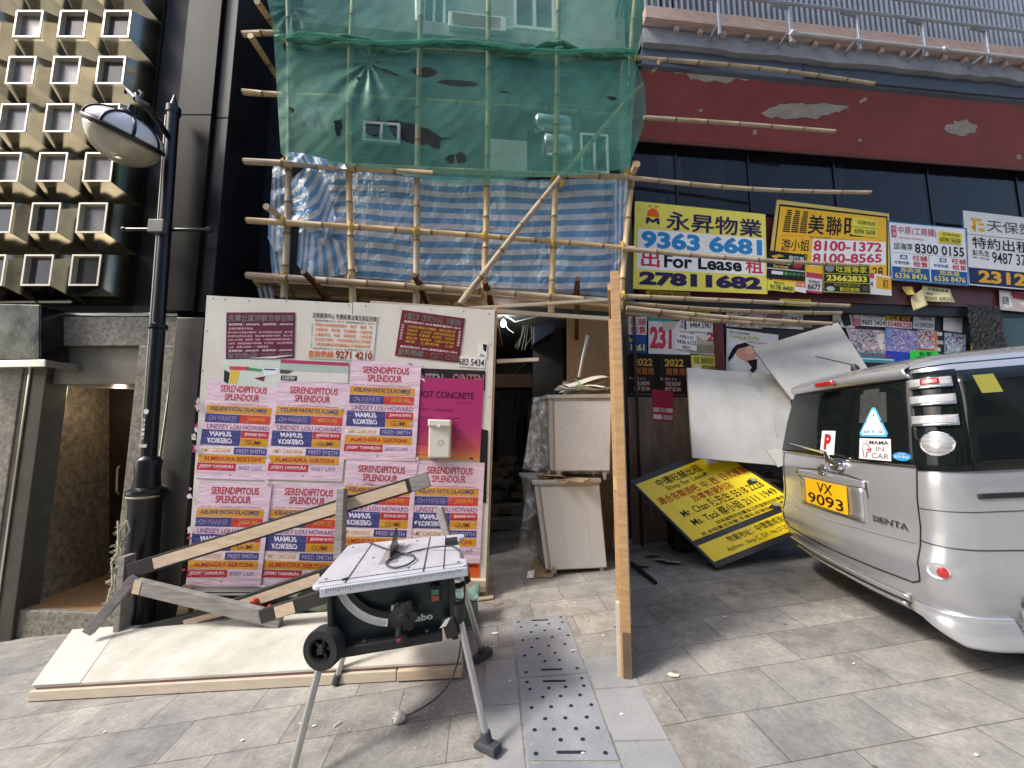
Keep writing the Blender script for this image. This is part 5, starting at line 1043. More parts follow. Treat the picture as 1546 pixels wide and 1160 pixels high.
def sec(z):
    z = max(SEC[0][0], min(SEC[-1][0], z))
    for a, b_ in zip(SEC[:-1], SEC[1:]):
        if z <= b_[0]:
            t = (z-a[0])/(b_[0]-a[0]); return [p+(q-p)*t for p, q in zip(a[1:], b_[1:])]
def VP_(t, z):                         # t: 0 rear centre, 1 end of the flat rear, 2 start of the side, 3 front end (negative = far side)
    xr_, w_, c, xf = sec(z); s = -1 if t >= 0 else 1; t = abs(t); bow = .045
    if t <= 1: return V((xr_ + bow*t**2.4, s*(w_-c)*t, z))
    if t <= 2:
        a = (t-1)*math.pi/2; return V((xr_ + bow + c*(1-math.cos(a))*1.15, s*((w_-c) + c*math.sin(a)), z))
    x0 = xr_+bow+c*1.15; cf = .35
    if t <= 3: 
        u = t-2; return V((x0 + (xf-cf-x0)*u, s*(w_ + .012*math.sin(u*math.pi)), z))
    a = (t-3)*math.pi/2; k = min(1, w_/.845)
    if t <= 4: return V((xf - cf + cf*math.sin(a)*.9, s*(w_ - (1-math.cos(a))*w_*.45), z))
    return V((xf-cf*.1, s*w_*.55*(5-t), z))
def vn(t, z):
    e = .01; n = (VP_(t+e,z)-VP_(t-e,z)).cross(VP_(t,min(z+e,1.674))-VP_(t,z-e)).normalized()
    c = VP_(t,z)-V((1.6,0,z)); return n if n.dot(c) > 0 else -n
def VO(t, z, off=.004): return VP_(t,z)+vn(t,z)*off
def tx_(x, z):                         # t on the side for a given length coordinate
    xr_, w_, c, xf = sec(z); x0 = xr_+.045+c*1.15; return 2+(x-x0)/(xf-.35-x0)
WC, WR = V((.74,0,.295)), .345
WF = V((3.42,0,.295))
tt = [i*.1 for i in range(10)] + [1+i*.1 for i in range(10)] + [2+i*.0125 for i in range(28)] + [2.35+i*.035 for i in range(15)] + [2.88,2.94,3.0] + [3.2,3.4,3.6,3.8,4,4.25,4.5,4.75,5.0]
ts = [-t for t in reversed(tt[1:])] + tt
zs_ = []
for a, b_ in zip(SEC[:-1], SEC[1:]):
    for k in range(3): zs_.append(a[0]+(b_[0]-a[0])*k/3)
zs_.append(SEC[-1][0])
q = MB(); nt_ = len(ts)
pos = {}
for j, z in enumerate(zs_):
    for i, t in enumerate(ts):
        p = VP_(t, z)
        if 1.7 < abs(t) < 3.2:
            for w0 in (WC, WF):
                d = V((p.x-w0.x, 0, p.z-w0.z))
                if .55*WR < d.length < WR and p.z < .75: p = w0 + d.normalized()*WR + V((0,p.y,0))
        pos[i,j] = p; q.v.append(p)
def inwheel(i, j):
    c = sum((pos[a,b_] for a,b_ in ((i,j),(i+1,j),(i,j+1),(i+1,j+1))), V((0,0,0)))/4
    return abs(ts[i]) > 1.6 and abs(ts[i+1]) > 1.6 and abs(ts[i]) < 3.3 and min((V((c.x,0,c.z))-w0).length for w0 in (WC,WF)) < WR-.004
for j in range(len(zs_)-1):
    for i in range(nt_-1):
        if not inwheel(i,j): q.f.append((j*nt_+i+1, j*nt_+i, (j+1)*nt_+i, (j+1)*nt_+i+1)); q.m.append(0)
q.f.append(tuple((len(zs_)-1)*nt_+i for i in range(nt_))); q.m.append(0)
body = q.build('body', M_silver, van, smooth=True)
q = MB(); q.box((2.05,0,.33),(3.7,1.25,.26)); q.box((2.1,0,.62),(3.4,1.3,.3)); q.build('underbody', M_trim, van)
def patch(name, m, t0, t1, z0, z1, off=.004, par=van, nu=16, nv=10, solid=.008, fn=None, smooth=True):
    q = MB(); q.grid(lambda u, v: VO(t0+(t1-t0)*u, (z0+(z1-z0)*v) if fn is None else fn(u,v), off), nu, nv)
    o = q.build(name, m, par, smooth=smooth); md = o.modifiers.new('thick','SOLIDIFY'); md.thickness = solid; md.offset = 0; return o
def seam(pts, r=.0032, m=None, par=van, name='panel_gap', off=.001, n=10):
    P = []
    for a, b_ in zip(pts[:-1], pts[1:]):
        for k in range(n): P.append(VO(a[0]+(b_[0]-a[0])*k/n, a[1]+(b_[1]-a[1])*k/n, off))
    P.append(VO(*pts[-1], off)); q = MB(); q.tube(P, r, 6); return q.build(name, m or M_trim, par, smooth='auto')
# roof spoiler over the glass
q = MB()
def spo(u, v):
    t = -1.12+2.24*u; z = 1.515+.075*v; return VP_(t, z)+V((-.034*math.sin(math.pi*min(1,v*1.15))**.6-.010, 0, 0))
q.grid(spo, 30, 8); o = q.build('roof_spoiler', M_silver, van, smooth=True); md = o.modifiers.new('t','SOLIDIFY'); md.thickness = .012; md.offset = -1
# glass
rw = patch('rear_window', M_carglass, -1.18, 1.0, 1.025, 1.525, .006, nu=30, nv=14)
seam([(-1.2,1.018),(1.02,1.018)], .006, M_chr, name='belt_trim', off=.006, n=24)
patch('quarter_window', M_carglass, 1.03, 2.0, 1.0, 1.535, .005, nu=20, nv=14)
def side_t(x): return lambda z: tx_(x,z)
def sidepatch(name, m, x0, x1, z0, z1, off=.006, par=van, solid=.008, nu=12, nv=8):
    q = MB(); tz0 = lambda z: 1.985 if x0 is None else tx_(x0,z)
    q.grid(lambda u,v: VO(tz0(z0+(z1-z0)*v)+(tx_(x1,z0+(z1-z0)*v)-tz0(z0+(z1-z0)*v))*u, z0+(z1-z0)*v, off), nu, nv); o = q.build(name, m, par, smooth=True)
    md = o.modifiers.new('t','SOLIDIFY'); md.thickness = solid; md.offset = 0; return o
for sgn_ in (1,):
    sidepatch('quarter_window', M_carglass, None, 1.25, 1.0, 1.525, .0065); sidepatch('door_window', M_carglass, 1.29, 2.05, 1.0, 1.5); sidepatch('door_window', M_carglass, 2.1, 2.75, 1.0, 1.44)
q = MB(); q.grid(lambda u,v: VO(-(1.2+.8*u), 1.0+.53*v, .005), 12, 10); q.build('quarter_window', M_carglass, van, smooth=True)
q = MB(); q.grid(lambda u,v: VO(-tx_(.4+2.3*u,1.0+.5*v), 1.0+.5*v, .006), 20, 10); q.build('side_window', M_carglass, van, smooth=True)
q = MB(); q.grid(lambda u,v: VO(4.05+.95*u if u<=1 else 5, 1.06+.45*v, .006), 10, 10); q.grid(lambda u,v: VO(-5+.95*u, 1.06+.45*v, .006), 10, 10); q.build('windscreen', M_carglass, van, smooth=True)
# pale patch laid on the rear glass, painted as the interior seen through it
for t0, t1, z0, z1 in ((.44,.76,1.26,1.47),):
    def hr(u,v,t0=t0,t1=t1,z0=z0,z1=z1): 
        return VO(t0+(t1-t0)*u, z0+(z1-z0)*v, .0105)
    q = MB(); q.grid(hr, 8, 8, 0, lambda u,v: not ((u>.8 and v>.85) or (u<.15 and v>.9))); q.build('interior_view_patch', mat('dim interior view', (.05,.055,.052), .12, 0, .3, 14, spec=.8, coat=.5), rw, smooth=True)
# seams
seam([(1.0,1.52),(1.0,1.02),(1.0,.75),(1.01,.46),(.99,.415),(.93,.395),(0,.385),(-.93,.395),(-1.0,.42),(-1.0,1.02)], .0042)
seam([(1.0,.63),(1.5,.62),(2.0,.615),(tx_(.62,.61),.61)], .003)
seam([(1.0,.80),(1.5,.80),(2.0,.80),(tx_(1.2,.8),.80)], .0022)
seam([(-.95,.60),(0,.585),(.97,.61)], .0028, M_silver, name='body_crease', off=.002)
seam([(1.02,1.56),(1.6,1.565),(2.0,1.57),(tx_(2.3,1.57),1.57)], .004); seam([(1.0,1.60),(1.0,1.545)], .004)
seam([(tx_(1.27,.4),.35),(tx_(1.27,1.0),1.0),(tx_(1.27,1.5),1.5)], .0035); seam([(tx_(2.08,.4),.35),(tx_(2.08,1.0),1.0)], .0035)
sidepatch('door_rail', M_trim, .22, 1.25, .865, .89, .004)
# bumper lips
patch('bumper_lip', M_silver, -1.1, .80, .205, .245, .018, nu=30, nv=4, solid=.02)
patch('bumper_lip', M_silver, -1.1, .86, .27, .30, .010, nu=30, nv=4, solid=.012)
q = MB()
def skirt(u, v):
    t = .90+1.1*min(1,u/.8) if u < .8 else tx_(.40,.22)-(tx_(.40,.22)-2.0)*(1-(u-.8)/.2)
    zt = .285-.0*u; zb = .235-.095*min(1,u*2.2); z = zt+(zb-zt)*v
    p = VP_(t, max(.26,z)); n = vn(t, .3); n.z = 0; return V((p.x,p.y,z)) + n.normalized()*(.012+.03*math.sin(min(1,v*1.2)*1.57))
q.grid(skirt, 30, 10); o = q.build('bumper_skirt', M_silver, van, smooth=True); md = o.modifiers.new('t','SOLIDIFY'); md.thickness = .02; md.offset = -1
# garnish over the plate, plate, emblem, script
patch('plate_garnish', M_silver, -.60, .52, .855, .90, .007, nu=20, nv=6, solid=.012)
seam([(-.62,.905),(-.2,.925),(.3,.92),(.52,.895),(.54,.80)], .003, name='panel_gap', off=.004)
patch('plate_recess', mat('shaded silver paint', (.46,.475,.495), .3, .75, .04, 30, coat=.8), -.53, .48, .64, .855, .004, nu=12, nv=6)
P_ = lambda t, z, o=.012: VO(t, z, o)
pf = Face(P_(-.38,.845,.014), P_(.30,.845,.014), P_(.30,.66,.014), P_(-.38,.66,.014), .006); pf.base(paper('f0b21c', .4)); pf.h=.001
pf.text('VX', .32,.07,.70,.46, ink('1a1812'), 2, .01); pf.text('9093', .07,.53,.93,.95, ink('1a1812'), 2, .01); pl2 = pf.body.build('number_plate', pf.mats, van); pf.let.build('lettering', pf.lm, pl2)
ec = VO(-.07,.925,.014); eu = V((0,-1,0)); ew = V((.08,0,1)).normalized()
q = MB()
for rx, rz, oz in ((.052,.036,0),(.018,.034,.002),(.036,.012,.013)):
    q.tube([ec + eu*rx*math.cos(a*math.pi/12) + ew*(rz*math.sin(a*math.pi/12)+oz) for a in range(25)], .0055, 8)
q.build('emblem', M_chr, van, smooth='auto')
sf = Face(P_(.58,.705,.004), P_(.92,.70,.004), P_(.92,.665,.004), P_(.58,.67,.004), .002); sf.h = .003; sf.text('SIENTA', .0,.0,1,1, M_chr, 2, .02); sf.let.build('name_script', sf.lm, van)
# high stop lamp, antenna, wiper
q = MB()
for a in (0,): q.grid(lambda u,v: VP_(-.16+.34*u, 1.53+.035*v)+V((-.075+.0*v,0,0)), 10, 3)
o = q.build('stop_lamp', M_redl, van, smooth=True); md = o.modifiers.new('t','SOLIDIFY'); md.thickness = .03; md.offset = -1
q = MB(); q.lathe([(.03,0),(.026,.02),(.012,.045)], (.46,.12,1.645), (-.2,0,1), 12); q.build('antenna_base', M_trim, van, smooth='auto')
q = MB(); q.tube([(.46,.12,1.68),(.26,.24,1.79)], .004, 6); q.build('antenna', M_trim, van)
wp = VO(.22,.975,.02); wa = VO(.02,1.05,.03); wb_ = VO(-.02,1.07,.03); wt = VO(-.78,1.09,.02)
q = MB(); q.tube([wp, VO(.10,1.0,.04), wa], [.024,.022,.014], 10); q.tube([wa, wt], [.012,.006], 8); q.lathe([(.03,-.015),(.032,.0),(.022,.02)], wp, vn(.16,.965), 14); wi = q.build('wiper', M_chr, van, smooth='auto')
q = MB(); q.tube([VO(.3,1.035,.014), VO(-.2,1.065,.014), VO(-.85,1.085,.014)], .008, 6); q.build('wiper_blade', M_trim, wi)
# tail lamps
for z in (1.47,1.375,1.265):
    h = .042
    o = patch('tail_lamp', M_clear, 1.04, 1.84, z-h/2, z+h/2, .014, nu=18, nv=6, solid=.02)
    patch('lamp_edge', M_chr, 1.04, 1.83, z-h/2-.012, z-h/2, .02, o, nu=18, nv=2, solid=.012)
    if z == 1.47: patch('red_lens', M_redl, 1.3, 1.62, z-h/2+.006, z+h/2-.004, .026, o, nu=8, nv=4, solid=.004)
q = MB(); lc = (1.45,1.14)
q.grid(lambda u,v: VO(lc[0]+.28*v*math.cos(u*2*math.pi), lc[1]+.058*v*math.sin(u*2*math.pi), .012+.022*(1-v*v)), 32, 8); lo = q.build('tail_lamp', M_clear, van, smooth=True)
q = MB(); q.tube([VO(lc[0]+.29*math.cos(u*math.pi/16), lc[1]+.06*math.sin(u*math.pi/16), .01) for u in range(33)], .005, 6); q.build('lamp_edge', M_chr, lo, smooth='auto')
seam([(1.03,1.53),(1.04,1.3),(1.08,1.17),(1.22,1.15)], .006, M_chr, name='lamp_trim', off=.01)
# bumper reflector
q = MB(); rc = (1.38,.50); q.grid(lambda u,v: VO(rc[0]+.18*v*math.cos(u*2*math.pi), rc[1]+.038*v*math.sin(u*2*math.pi), -.012+.02*v**3), 24, 4); q.build('reflector_recess', mat('pale silver recess', (.66,.66,.66), .5, .1, .05, 20), van, smooth=True)
q = MB(); q.grid(lambda u,v: VO(rc[0]+.07+.085*v*math.cos(u*2*math.pi), rc[1]-.003+.025*v*math.sin(u*2*math.pi), .012+.006*(1-v)), 20, 4); q.build('reflector', M_redl, van, smooth=True)
# wheels
def wheel(x, y, s):
    wl = MB(); wl.lathe([(.17,-.09),(.285,-.092),(.30,-.07),(.302,0),(.30,.07),(.285,.092),(.17,.09)], (x,y,.302), (0,s,0), 36); wo = wl.build('wheel', M_tyre, van, smooth='auto')
    r_ = MB(); r_.lathe([(.02,.085),(.16,.07),(.185,.09),(.19,.06),(.19,-.05)], (x,y,.302), (0,s,0), 30)
    for k in range(7):
        a = k*2*math.pi/7; r_.beam(V((x,y+s*.085,.302)), V((x+.17*math.cos(a),y+s*.088,.302+.17*math.sin(a))), .035,.014,(0,1,0))
    r_.build('rim', M_chr, wo, smooth='auto')
for x in (.74,3.42):
    for s in (-1,1): wheel(x, s*.735, s)
q = MB()
for w0 in (WC,WF):
    for s in (-1,1):
        q.tube([V((w0.x+WR*math.cos(a), s*(sec(min(.75,max(.2,w0.z+WR*math.sin(a))))[1]-.003), w0.z+WR*math.sin(a))) for a in [(-12+k*204/24)*math.pi/180 for k in range(25)]], .006, 6)
q.build('wheel_arch', M_silver, van, smooth='auto')
for w0 in (WC,WF):
    for s in (-1,1):
        q = MB(); y0, y1 = s*.62, s*.835
        for k in range(24):
            a, b2_ = (-15+k*210/24)*math.pi/180, (-15+(k+1)*210/24)*math.pi/180
            q.quad(*[V((w0.x+(WR+.0)*math.cos(c), y, w0.z+(WR+.0)*math.sin(c))) for c, y in ((a,y0),(b2_,y0),(b2_,y1),(a,y1))])
        q.lathe([(WR,0),(WR,.01)], (w0.x, y0, w0.z), (0,s,0), 24); q.build('wheel_well', M_trim, van)
# stickers and plates in the rear window
def tz(t,z): return VO(t,z,.0125)
def vface(name, t0, z1, t1, z0, bgc, off=.012, m=None):
    f = Face(VO(t0,z1,off), VO(t1,z1,off), VO(t1,z0,off), VO(t0,z0,off), .0015); f.h = .0008; return f
f = vface('p', -.10,1.205,.13,1.04,'dfe7e2',.02); f.base(paper('dde6df')); f.text('P', .26,.14,.74,.82, ink('b01826'), 2, .05); o = f.body.build('probation_plate', f.mats, van); f.let.build('lettering', f.lm, o)
f = vface('t', .45,1.355,.78,1.17,'eef1f2',.012); f.mats.append(paper('4aa9cc')); tri = [(.5,0),(.58,.04),(.98,.86),(.94,.98),(.06,.98),(.02,.86),(.42,.04)]
f.body.prism([f.at(u,v,.0015) for u,v in tri][::-1], -f.n*.0015); f.poly([(.5,.07),(.56,.12),(.9,.84),(.86,.92),(.14,.92),(.1,.84),(.44,.12)], ink('eef3f5'), 1); f.text('BABY IN CAR', .17,.76,.85,.88, ink('1f5d92'), 2, .025); f.oval(.5,.45,.12,.13,ink('f2e6dd'),2); f.rect(.5,.22,.54,.32,ink('4a4648'),3); f.rect(.44,.46,.48,.48,ink('55494a'),3); f.rect(.53,.46,.57,.48,ink('55494a'),3)
o = f.body.build('sticker', f.mats, van); f.let.build('lettering', f.lm, o)
f = vface('m', .46,1.162,.80,1.035,'d9cfcf',.012); f.base(paper('ddd3d2')); BKK = ink('2b2426')
f.text('MAMA', .34,.10,.95,.28, BKK, 2, .02); f.text('IN', .56,.38,.80,.58, ink('6d6668'), 2, .008); f.text('CAR', .42,.68,.95,.93, ink('6d6668'), 2, .008)
f.oval(.2,.16,.075,.075,BKK,1); f.oval(.2,.16,.06,.06,ink('ddd3d2'),2); f.poly([(.13,.26),(.28,.26),(.34,.4),(.42,.5),(.38,.66),(.28,.68),(.27,.92),(.15,.92),(.14,.66),(.1,.62)],BKK,1); f.poly([(.15,.29),(.26,.29),(.32,.42),(.39,.51),(.36,.63),(.25,.65),(.24,.9),(.18,.9),(.17,.63),(.13,.6)],ink('ddd3d2'),2)
f.poly([(.32,.62),(.25,.53),(.27,.48),(.32,.51),(.37,.48),(.39,.53)],ink('c4222f'),3); o = f.body.build('sticker', f.mats, van); f.let.build('lettering', f.lm, o)
f = vface('e', .815,1.09,.975,1.042,'2a7ab8',.012); f.mats.append(paper('2f86c2')); f.body.prism([f.at(.5+.5*math.cos(a*math.pi/10), .5-.5*math.sin(a*math.pi/10), .0015) for a in range(20)], -f.n*.0015); f.text('ECO IDLE', .12,.42,.9,.68, ink('d5e6f0'), 2, .01); f.text('STOP', .34,.16,.68,.32, ink('d5e6f0'), 2, 0); o = f.body.build('sticker', f.mats, van); f.let.build('lettering', f.lm, o)
q = MB(); q.grid(lambda u,v: VO(tx_(.47+.10*u,1.39+.10*v), 1.39+.10*v, .0115), 4, 4); q.build('window_paper', paper('8e8a3c'), van, smooth=True)
van.scale = (1,1,1.045); van.location = (2.38, 2.95, .25); van.rotation_euler = (0, -.075, -VA)
# ================================================================ LAMP POST
M_iron = mat('black painted iron', (.009,.0095,.012), .3, .2, .25, 8, .05, 30, spec=.6)
YP = 3.62
lb0 = A(207,945,YP); lt = A(262,165,YP-.0)
lamp = thing('street_lamp', 'ornate black street lamp with a big tilted glass bowl at the left', 'street lamp', (lb0.x, YP, gz(lb0.x)))
zl = lambda py, px=225: A(px,py,YP).z
cx = lb0.x
def LP(z): t = (z-lb0.z)/(lt.z-lb0.z); return V((lb0.x+(lt.x-lb0.x)*t, YP, z))
ax_ = (lt-lb0).normalized()
def ring(prof, z0, name, m=M_iron, seg=24, par=lamp): 
    q = MB(); q.lathe(prof, LP(z0), ax_, seg); return q.build(name, m, par, smooth='auto')
zg0 = gz(cx)-.02
z1, z2, z3, z4 = zl(845), zl(745), zl(700), zl(498)
q = MB(); q.lathe([(.15,0),(.15,.08),(.125,.12),(.118,.5),(.118,z2-zg0-.08),(.13,z2-zg0-.02),(.148,z2-zg0+.01),(.142,z2-zg0+.035),(.10,z2-zg0+.06),(.092,z2-zg0+.16),(.10,z3-zg0+.02),(.085,z3-zg0+.05),(.058,z3-zg0+.07),(.056,z4-zg0),(.075,z4-zg0+.01),(.075,z4-zg0+.045),(.052,z4-zg0+.06),(.05,lt.z-zg0-.06),(.062,lt.z-zg0-.05),(.062,lt.z-zg0+.02),(.04,lt.z-zg0+.03),(.03,lt.z-zg0+.06),(.006,lt.z-zg0+.16)], LP(zg0), ax_, 28); q.build('column', M_iron, lamp, smooth='auto')
q = MB(); q.box(LP(zg0+.42)+V((.02,-.112,0)), (.12,.02,.42)); q.build('access_door', M_iron, lamp, bevel=.006)
# pale olive tube put in for the edge catching the sky, cross bar, plates
zb = zl(347,250); p = LP(zb)
q = MB(); q.tube([p+V((-.38,0,0)), p+V((.42,0,0))], [.02,.016], 10)
for s in (-.4,.44): q.lathe([(.0,-.03),(.026,-.018),(.03,0),(.022,.02),(.0,.03)], p+V((s,0,0)), (1,0,0), 12)
q.build('ladder_bar', M_iron, lamp, smooth='auto')
q = MB(); q.box(p+V((-.02,-.06,0)), (.15,.05,.13)); q.build('clamp_plate', mat('grey cast plate', (.12,.12,.11), .5, .4), lamp, bevel=.006)
q = MB(); q.tube([LP(z3+.1)+V((-.045,-.035,0)), LP(z4)+V((-.042,-.035,0)), LP(lt.z-.1)+V((-.038,-.035,0))], .010, 6); q.build('pale_edge_tube', mat('dull olive edge tube', (.30,.29,.23), .4, .4), lamp, smooth='auto')
q = MB(); q.lathe([(.024,0),(.024,.003)], LP(zl(622,220))+V((.0,-.058,0)), (0,-1,0), 14); q.build('round_tag', mat('white tag', (.62,.62,.6), .5), lamp)
q = MB(); q.box(LP(zl(673,216))+V((-.01,-.057,0)), (.07,.004,.03)); q.build('white_band', mat('pale band', (.5,.47,.42), .6), lamp)
for i, ch in enumerate('30117'):
    c0_ = LP(zl(637+i*7,217))+V((-.03,-.0605,0)); f = Face(c0_+V((0,0,.03)), c0_+V((.03,0,.03)), c0_+V((.03,0,0)), c0_, .001); f.text(ch, 0,0,1,1, ink('c9c6bc'), 2, .02); f.let.build('lettering', f.lm, lamp)
# bracket and lantern
bc = A(188,205,YP-.35); ra = V((.42,-.05,-.24)).normalized()      # the rim tilts down to the right
up_ = V((.42,-.20,.85)).normalized()
q = MB(); q.tube([LP(zl(213,262)), A(240,185,YP-.2), A(222,160,YP-.33), A(210,152,YP-.35), A(206,142,YP-.35)], [.026,.026,.032,.03,.016], 10)
q.tube([A(206,150,YP-.35), A(196,140,YP-.35), A(191,135,YP-.35), A(189,141,YP-.35)], [.028,.022,.014,.012], 8); q.tube([A(212,150,YP-.35), A(216,142,YP-.35), A(210,137,YP-.35)], [.016,.016,.012], 8)
q.tube([LP(zl(245,260))+V((-.06,0,0)), LP(zl(232,260))+V((-.09,0,0)), LP(zl(224,260))+V((-.05,0,0))], .012, 8); q.build('bracket', M_iron, lamp, smooth='auto')
RL = .275
q = MB(); q.lathe([(RL,-.012),(RL*1.04,-.008),(RL*1.05,.006),(RL*1.03,.02),(RL*.97,.03)], bc, up_, 40); q.build('rim', M_iron, lamp, smooth='auto')
q = MB(); q.lathe([(RL*.97*math.cos(a*math.pi/18), -.012-.245*math.sin(a*math.pi/18)) for a in range(9)]+[(.01,-.257)], bc, up_, 40); q.build('glass_bowl', mat('hazy cream glass bowl', (.36,.33,.23), .2, 0, .22, 4, spec=.7, coat=.6), lamp, smooth=True)
q = MB(); q.lathe([(RL*.98*math.cos(a*math.pi/18), .02+.17*math.sin(a*math.pi/18)) for a in range(8)]+[(.06,.185)], bc, up_, 40); hood = q.build('hood', mat('white glazed hood', (.74,.75,.78), .25, 0, .08, 5, coat=.6), lamp, smooth=True)
q = MB(); x_ = up_.orthogonal().normalized(); y_ = up_.cross(x_)
for k in range(8):
    a = k*math.pi/4+.3; q.tube([bc + up_*(.022+.17*math.sin(b_*math.pi/18)) + (x_*math.cos(a)+y_*math.sin(a))*RL*.985*math.cos(b_*math.pi/18) for b_ in range(8)], .012, 6)
q.build('hood_rib', M_iron, hood, smooth='auto')
q = MB(); q.lathe([(.08,.17),(.075,.21),(.04,.23),(.035,.28)], bc, up_, 16); q.build('cap', M_iron, lamp, smooth='auto')
# frayed rope hanging along the foot of the post
rp_ = MB(); P = [LP(z2-.02)+V((.12*math.cos(a),-.12*abs(math.sin(a))-.01,0)) for a in [i*math.pi/8 for i in range(9)]]; rp_.tube(P, .012, 6)
rg = MB()
for s in range(3):
    P = [A(193-s*2+rnd.uniform(-2,2)-i*2.2, 785+i*15.5, YP-.16)+V((math.sin(i*1.7+s*2)*.02,-.02*s,0)) for i in range(10)]; rg.tube(P, .008, 5)
for i in range(95):
    y = 790+i*1.5; c = A(186-(y-790)*.14, y, YP-.17); d = V((rnd.uniform(-1,.8),rnd.uniform(-.6,.2),rnd.uniform(-.9,.6))).normalized()*rnd.uniform(.03,.075); rg.tube([c, c+d*.6+V((0,0,.01)), c+d], .0035, 4)
rope = thing('frayed_rope', 'frayed pale straw rope wound on the foot of the street lamp', 'rope', LP(z2-.4)); M_rope = mat('straw rope', (.48,.45,.33), .85, 0, .2, 30)
rg.build('hanging_strands', M_rope, rope); rp_.build('wound_loop', M_rope, rope)

# ================================================================ TIMBER OFFCUTS
M_greyw = mat('weathered grey timber', (.15,.14,.13), .8, 0, .2, 4, .3, 60, (1,1,9), col2=(.33,.31,.29), detail=8)
M_blackw = mat('black painted timber', (.016,.015,.015), .55, 0, .3, 6, .15, 40)
M_rawp = mat('raw sawn pine face', (.46,.34,.22), .75, 0, .12, 5, .2, 50, (1,6,6), col2=(.62,.51,.39))
TG = 'loose timbers piled in front of the hoarding'
def timber(a, b_, w, h, m, label, face=None, up=(0,0,1), name='timber'):
    q = MB(); q.beam(a, b_, w, h, up)
    o = q.build(name, m, None, bevel=.004)
    if face:
        a, b_ = V(a), V(b_); z = (b_-a).normalized(); x = z.cross(V(up)).normalized(); y = x.cross(z); n = x if x.y < 0 else -x
        f0, f1, lo, hi = face; q2 = MB(); c0, c1 = a.lerp(b_,f0)+n*(w/2), a.lerp(b_,f1)+n*(w/2)
        if y.z < 0: y = -y
        q2.prism([c0+y*h*lo, c1+y*h*lo, c1+y*h*hi, c0+y*h*hi], n*.004); f_ = q2.build('sawn_face', M_rawp, None); f_.parent = o; f_.location = f_.location - o.location
    return tag(o, label, 'timber', TG)
yt = 3.33
timber(A(196,862,yt), A(647,724,3.22), .05, .12, M_blackw, 'longest timber, raw pine face with dark edges, slanting up across the pink posters', (.09,.93,-.36,.36))
timber(A(193,838,yt+.03), A(183,960,yt+.03), .05, .10, M_greyw, 'short upright grey stud beside the street lamp', up=(0,1,0))
timber(A(204,872,yt-.05), A(133,955,yt-.12), .05, .07, M_greyw, 'grey timber leg slanting down to the left of the lamp foot')
timber(A(206,884,yt-.06), A(425,937,yt-.16), .05, .11, M_greyw, 'paint splashed grey timber falling to the right from the lamp foot', (.0,.05,-.45,.45))
timber(A(517,738,3.18), A(512,850,3.10), .06, .08, M_greyw, 'upright grey stud standing behind the saw table against the posters', up=(0,1,0))
timber(A(335,922,3.36), A(500,866,3.25), .05, .12, M_blackw, 'black edged timber with raw face under the posters left of the saw', (.1,.92,-.35,.30))
timber(A(190,960,3.36), A(372,912,3.34), .05, .09, M_blackw, 'dark timber low beside the lamp foot, half hidden by the white board', (.5,.85,-.4,.1))
timber(A(395,930,3.18), A(505,896,3.12), .05, .10, M_blackw, 'short dark timber with a pale patch just left of the saw body', (.22,.48,-.45,.4))
timber(A(664,768,3.1), A(676,812,3.02), .05, .07, M_greyw, 'grey offcut leaning behind the right end of the saw table', up=(0,1,0))
timber(A(275,935,3.42), A(285,884,3.42), .09, .03, M_oldply, 'small piece of brown plywood standing at the left foot of the hoarding', up=(0,1,0))
q = MB(); a_, b2_ = A(620,732.5,3.193), A(647,724,3.188); q.beam(a_, b2_, .012, .112); e_ = q.build('worn_end', M_greyw, None); lt_ = [o for o in sc.objects if o.name.startswith('timber') and 'longest' in o.get('label','')][0]; e_.parent = lt_; e_.location = e_.location - lt_.location
# ---- sandbags and cloth
def bag(c, rx, ry, rz, m, label, seed, name='sandbag', cat='sandbag'):
    q = MB(); c = V(c)
    def fn(u, v):
        a, b_ = u*2*math.pi, (v-.5)*math.pi; n = V((math.cos(a)*math.cos(b_), math.sin(a)*math.cos(b_), math.sin(b_)))
        k = 1+.22*MN.noise(n*1.6+V((seed,0,0)))+.09*MN.noise(n*5+V((seed,3,0)))+.04*MN.noise(n*13+V((seed,1,0)))
        s = lambda w, p=.75: math.copysign(abs(w)**p, w)
        return c+V((s(n.x)*rx*k, s(n.y)*ry*k, s(n.z)*rz*k))
    q.grid(fn, 40, 24); return tag(q.build(name, m, smooth=True), label, cat)
M_bag = mat('pale green woven sack', (.20,.24,.18), .85, 0, .2, 10, .4, 120); M_bag2 = mat('teal woven sack', (.11,.20,.17), .85, 0, .25, 10, .4, 120)
c = A(432,915,3.42); bag(c, .26, .09, .10, M_bag, 'dull green sack slumped under the posters behind the timbers', 1)
c = A(485,900,3.40); bag(c, .16, .10, .13, M_bag, 'greener sack directly behind the left edge of the saw', 5)
c = A(706,925,3.35); bag(c, .085, .09, .14, M_bag2, 'teal sack with a ragged top beside the hoarding foot and the passage', 9)
q = MB(); c = A(700,895,3.32); q.grid(lambda u,v: c+V(((u-.5)*.26, (v-.5)*.2, .05*MN.noise(V((u*3,v*3,2)))+.03*math.sin(u*9)*v)), 20, 16); tag(q.build('cloth', M_bag2, smooth=True, solid=.006), 'crumpled teal cloth lying on the sack beside the hoarding foot', 'cloth')
q = MB(); c = A(396,917,3.30); q.grid(lambda u,v: c+V(((u-.5)*.16, .05*math.sin(v*5+u*4), (v-.5)*.10+.03*math.sin(u*8))), 16, 12); tag(q.build('cloth', mat('red cloth', (.42,.05,.035), .8, 0, .3, 12), smooth=True, solid=.005), 'scrap of red cloth caught between the timbers and the green sack', 'cloth')

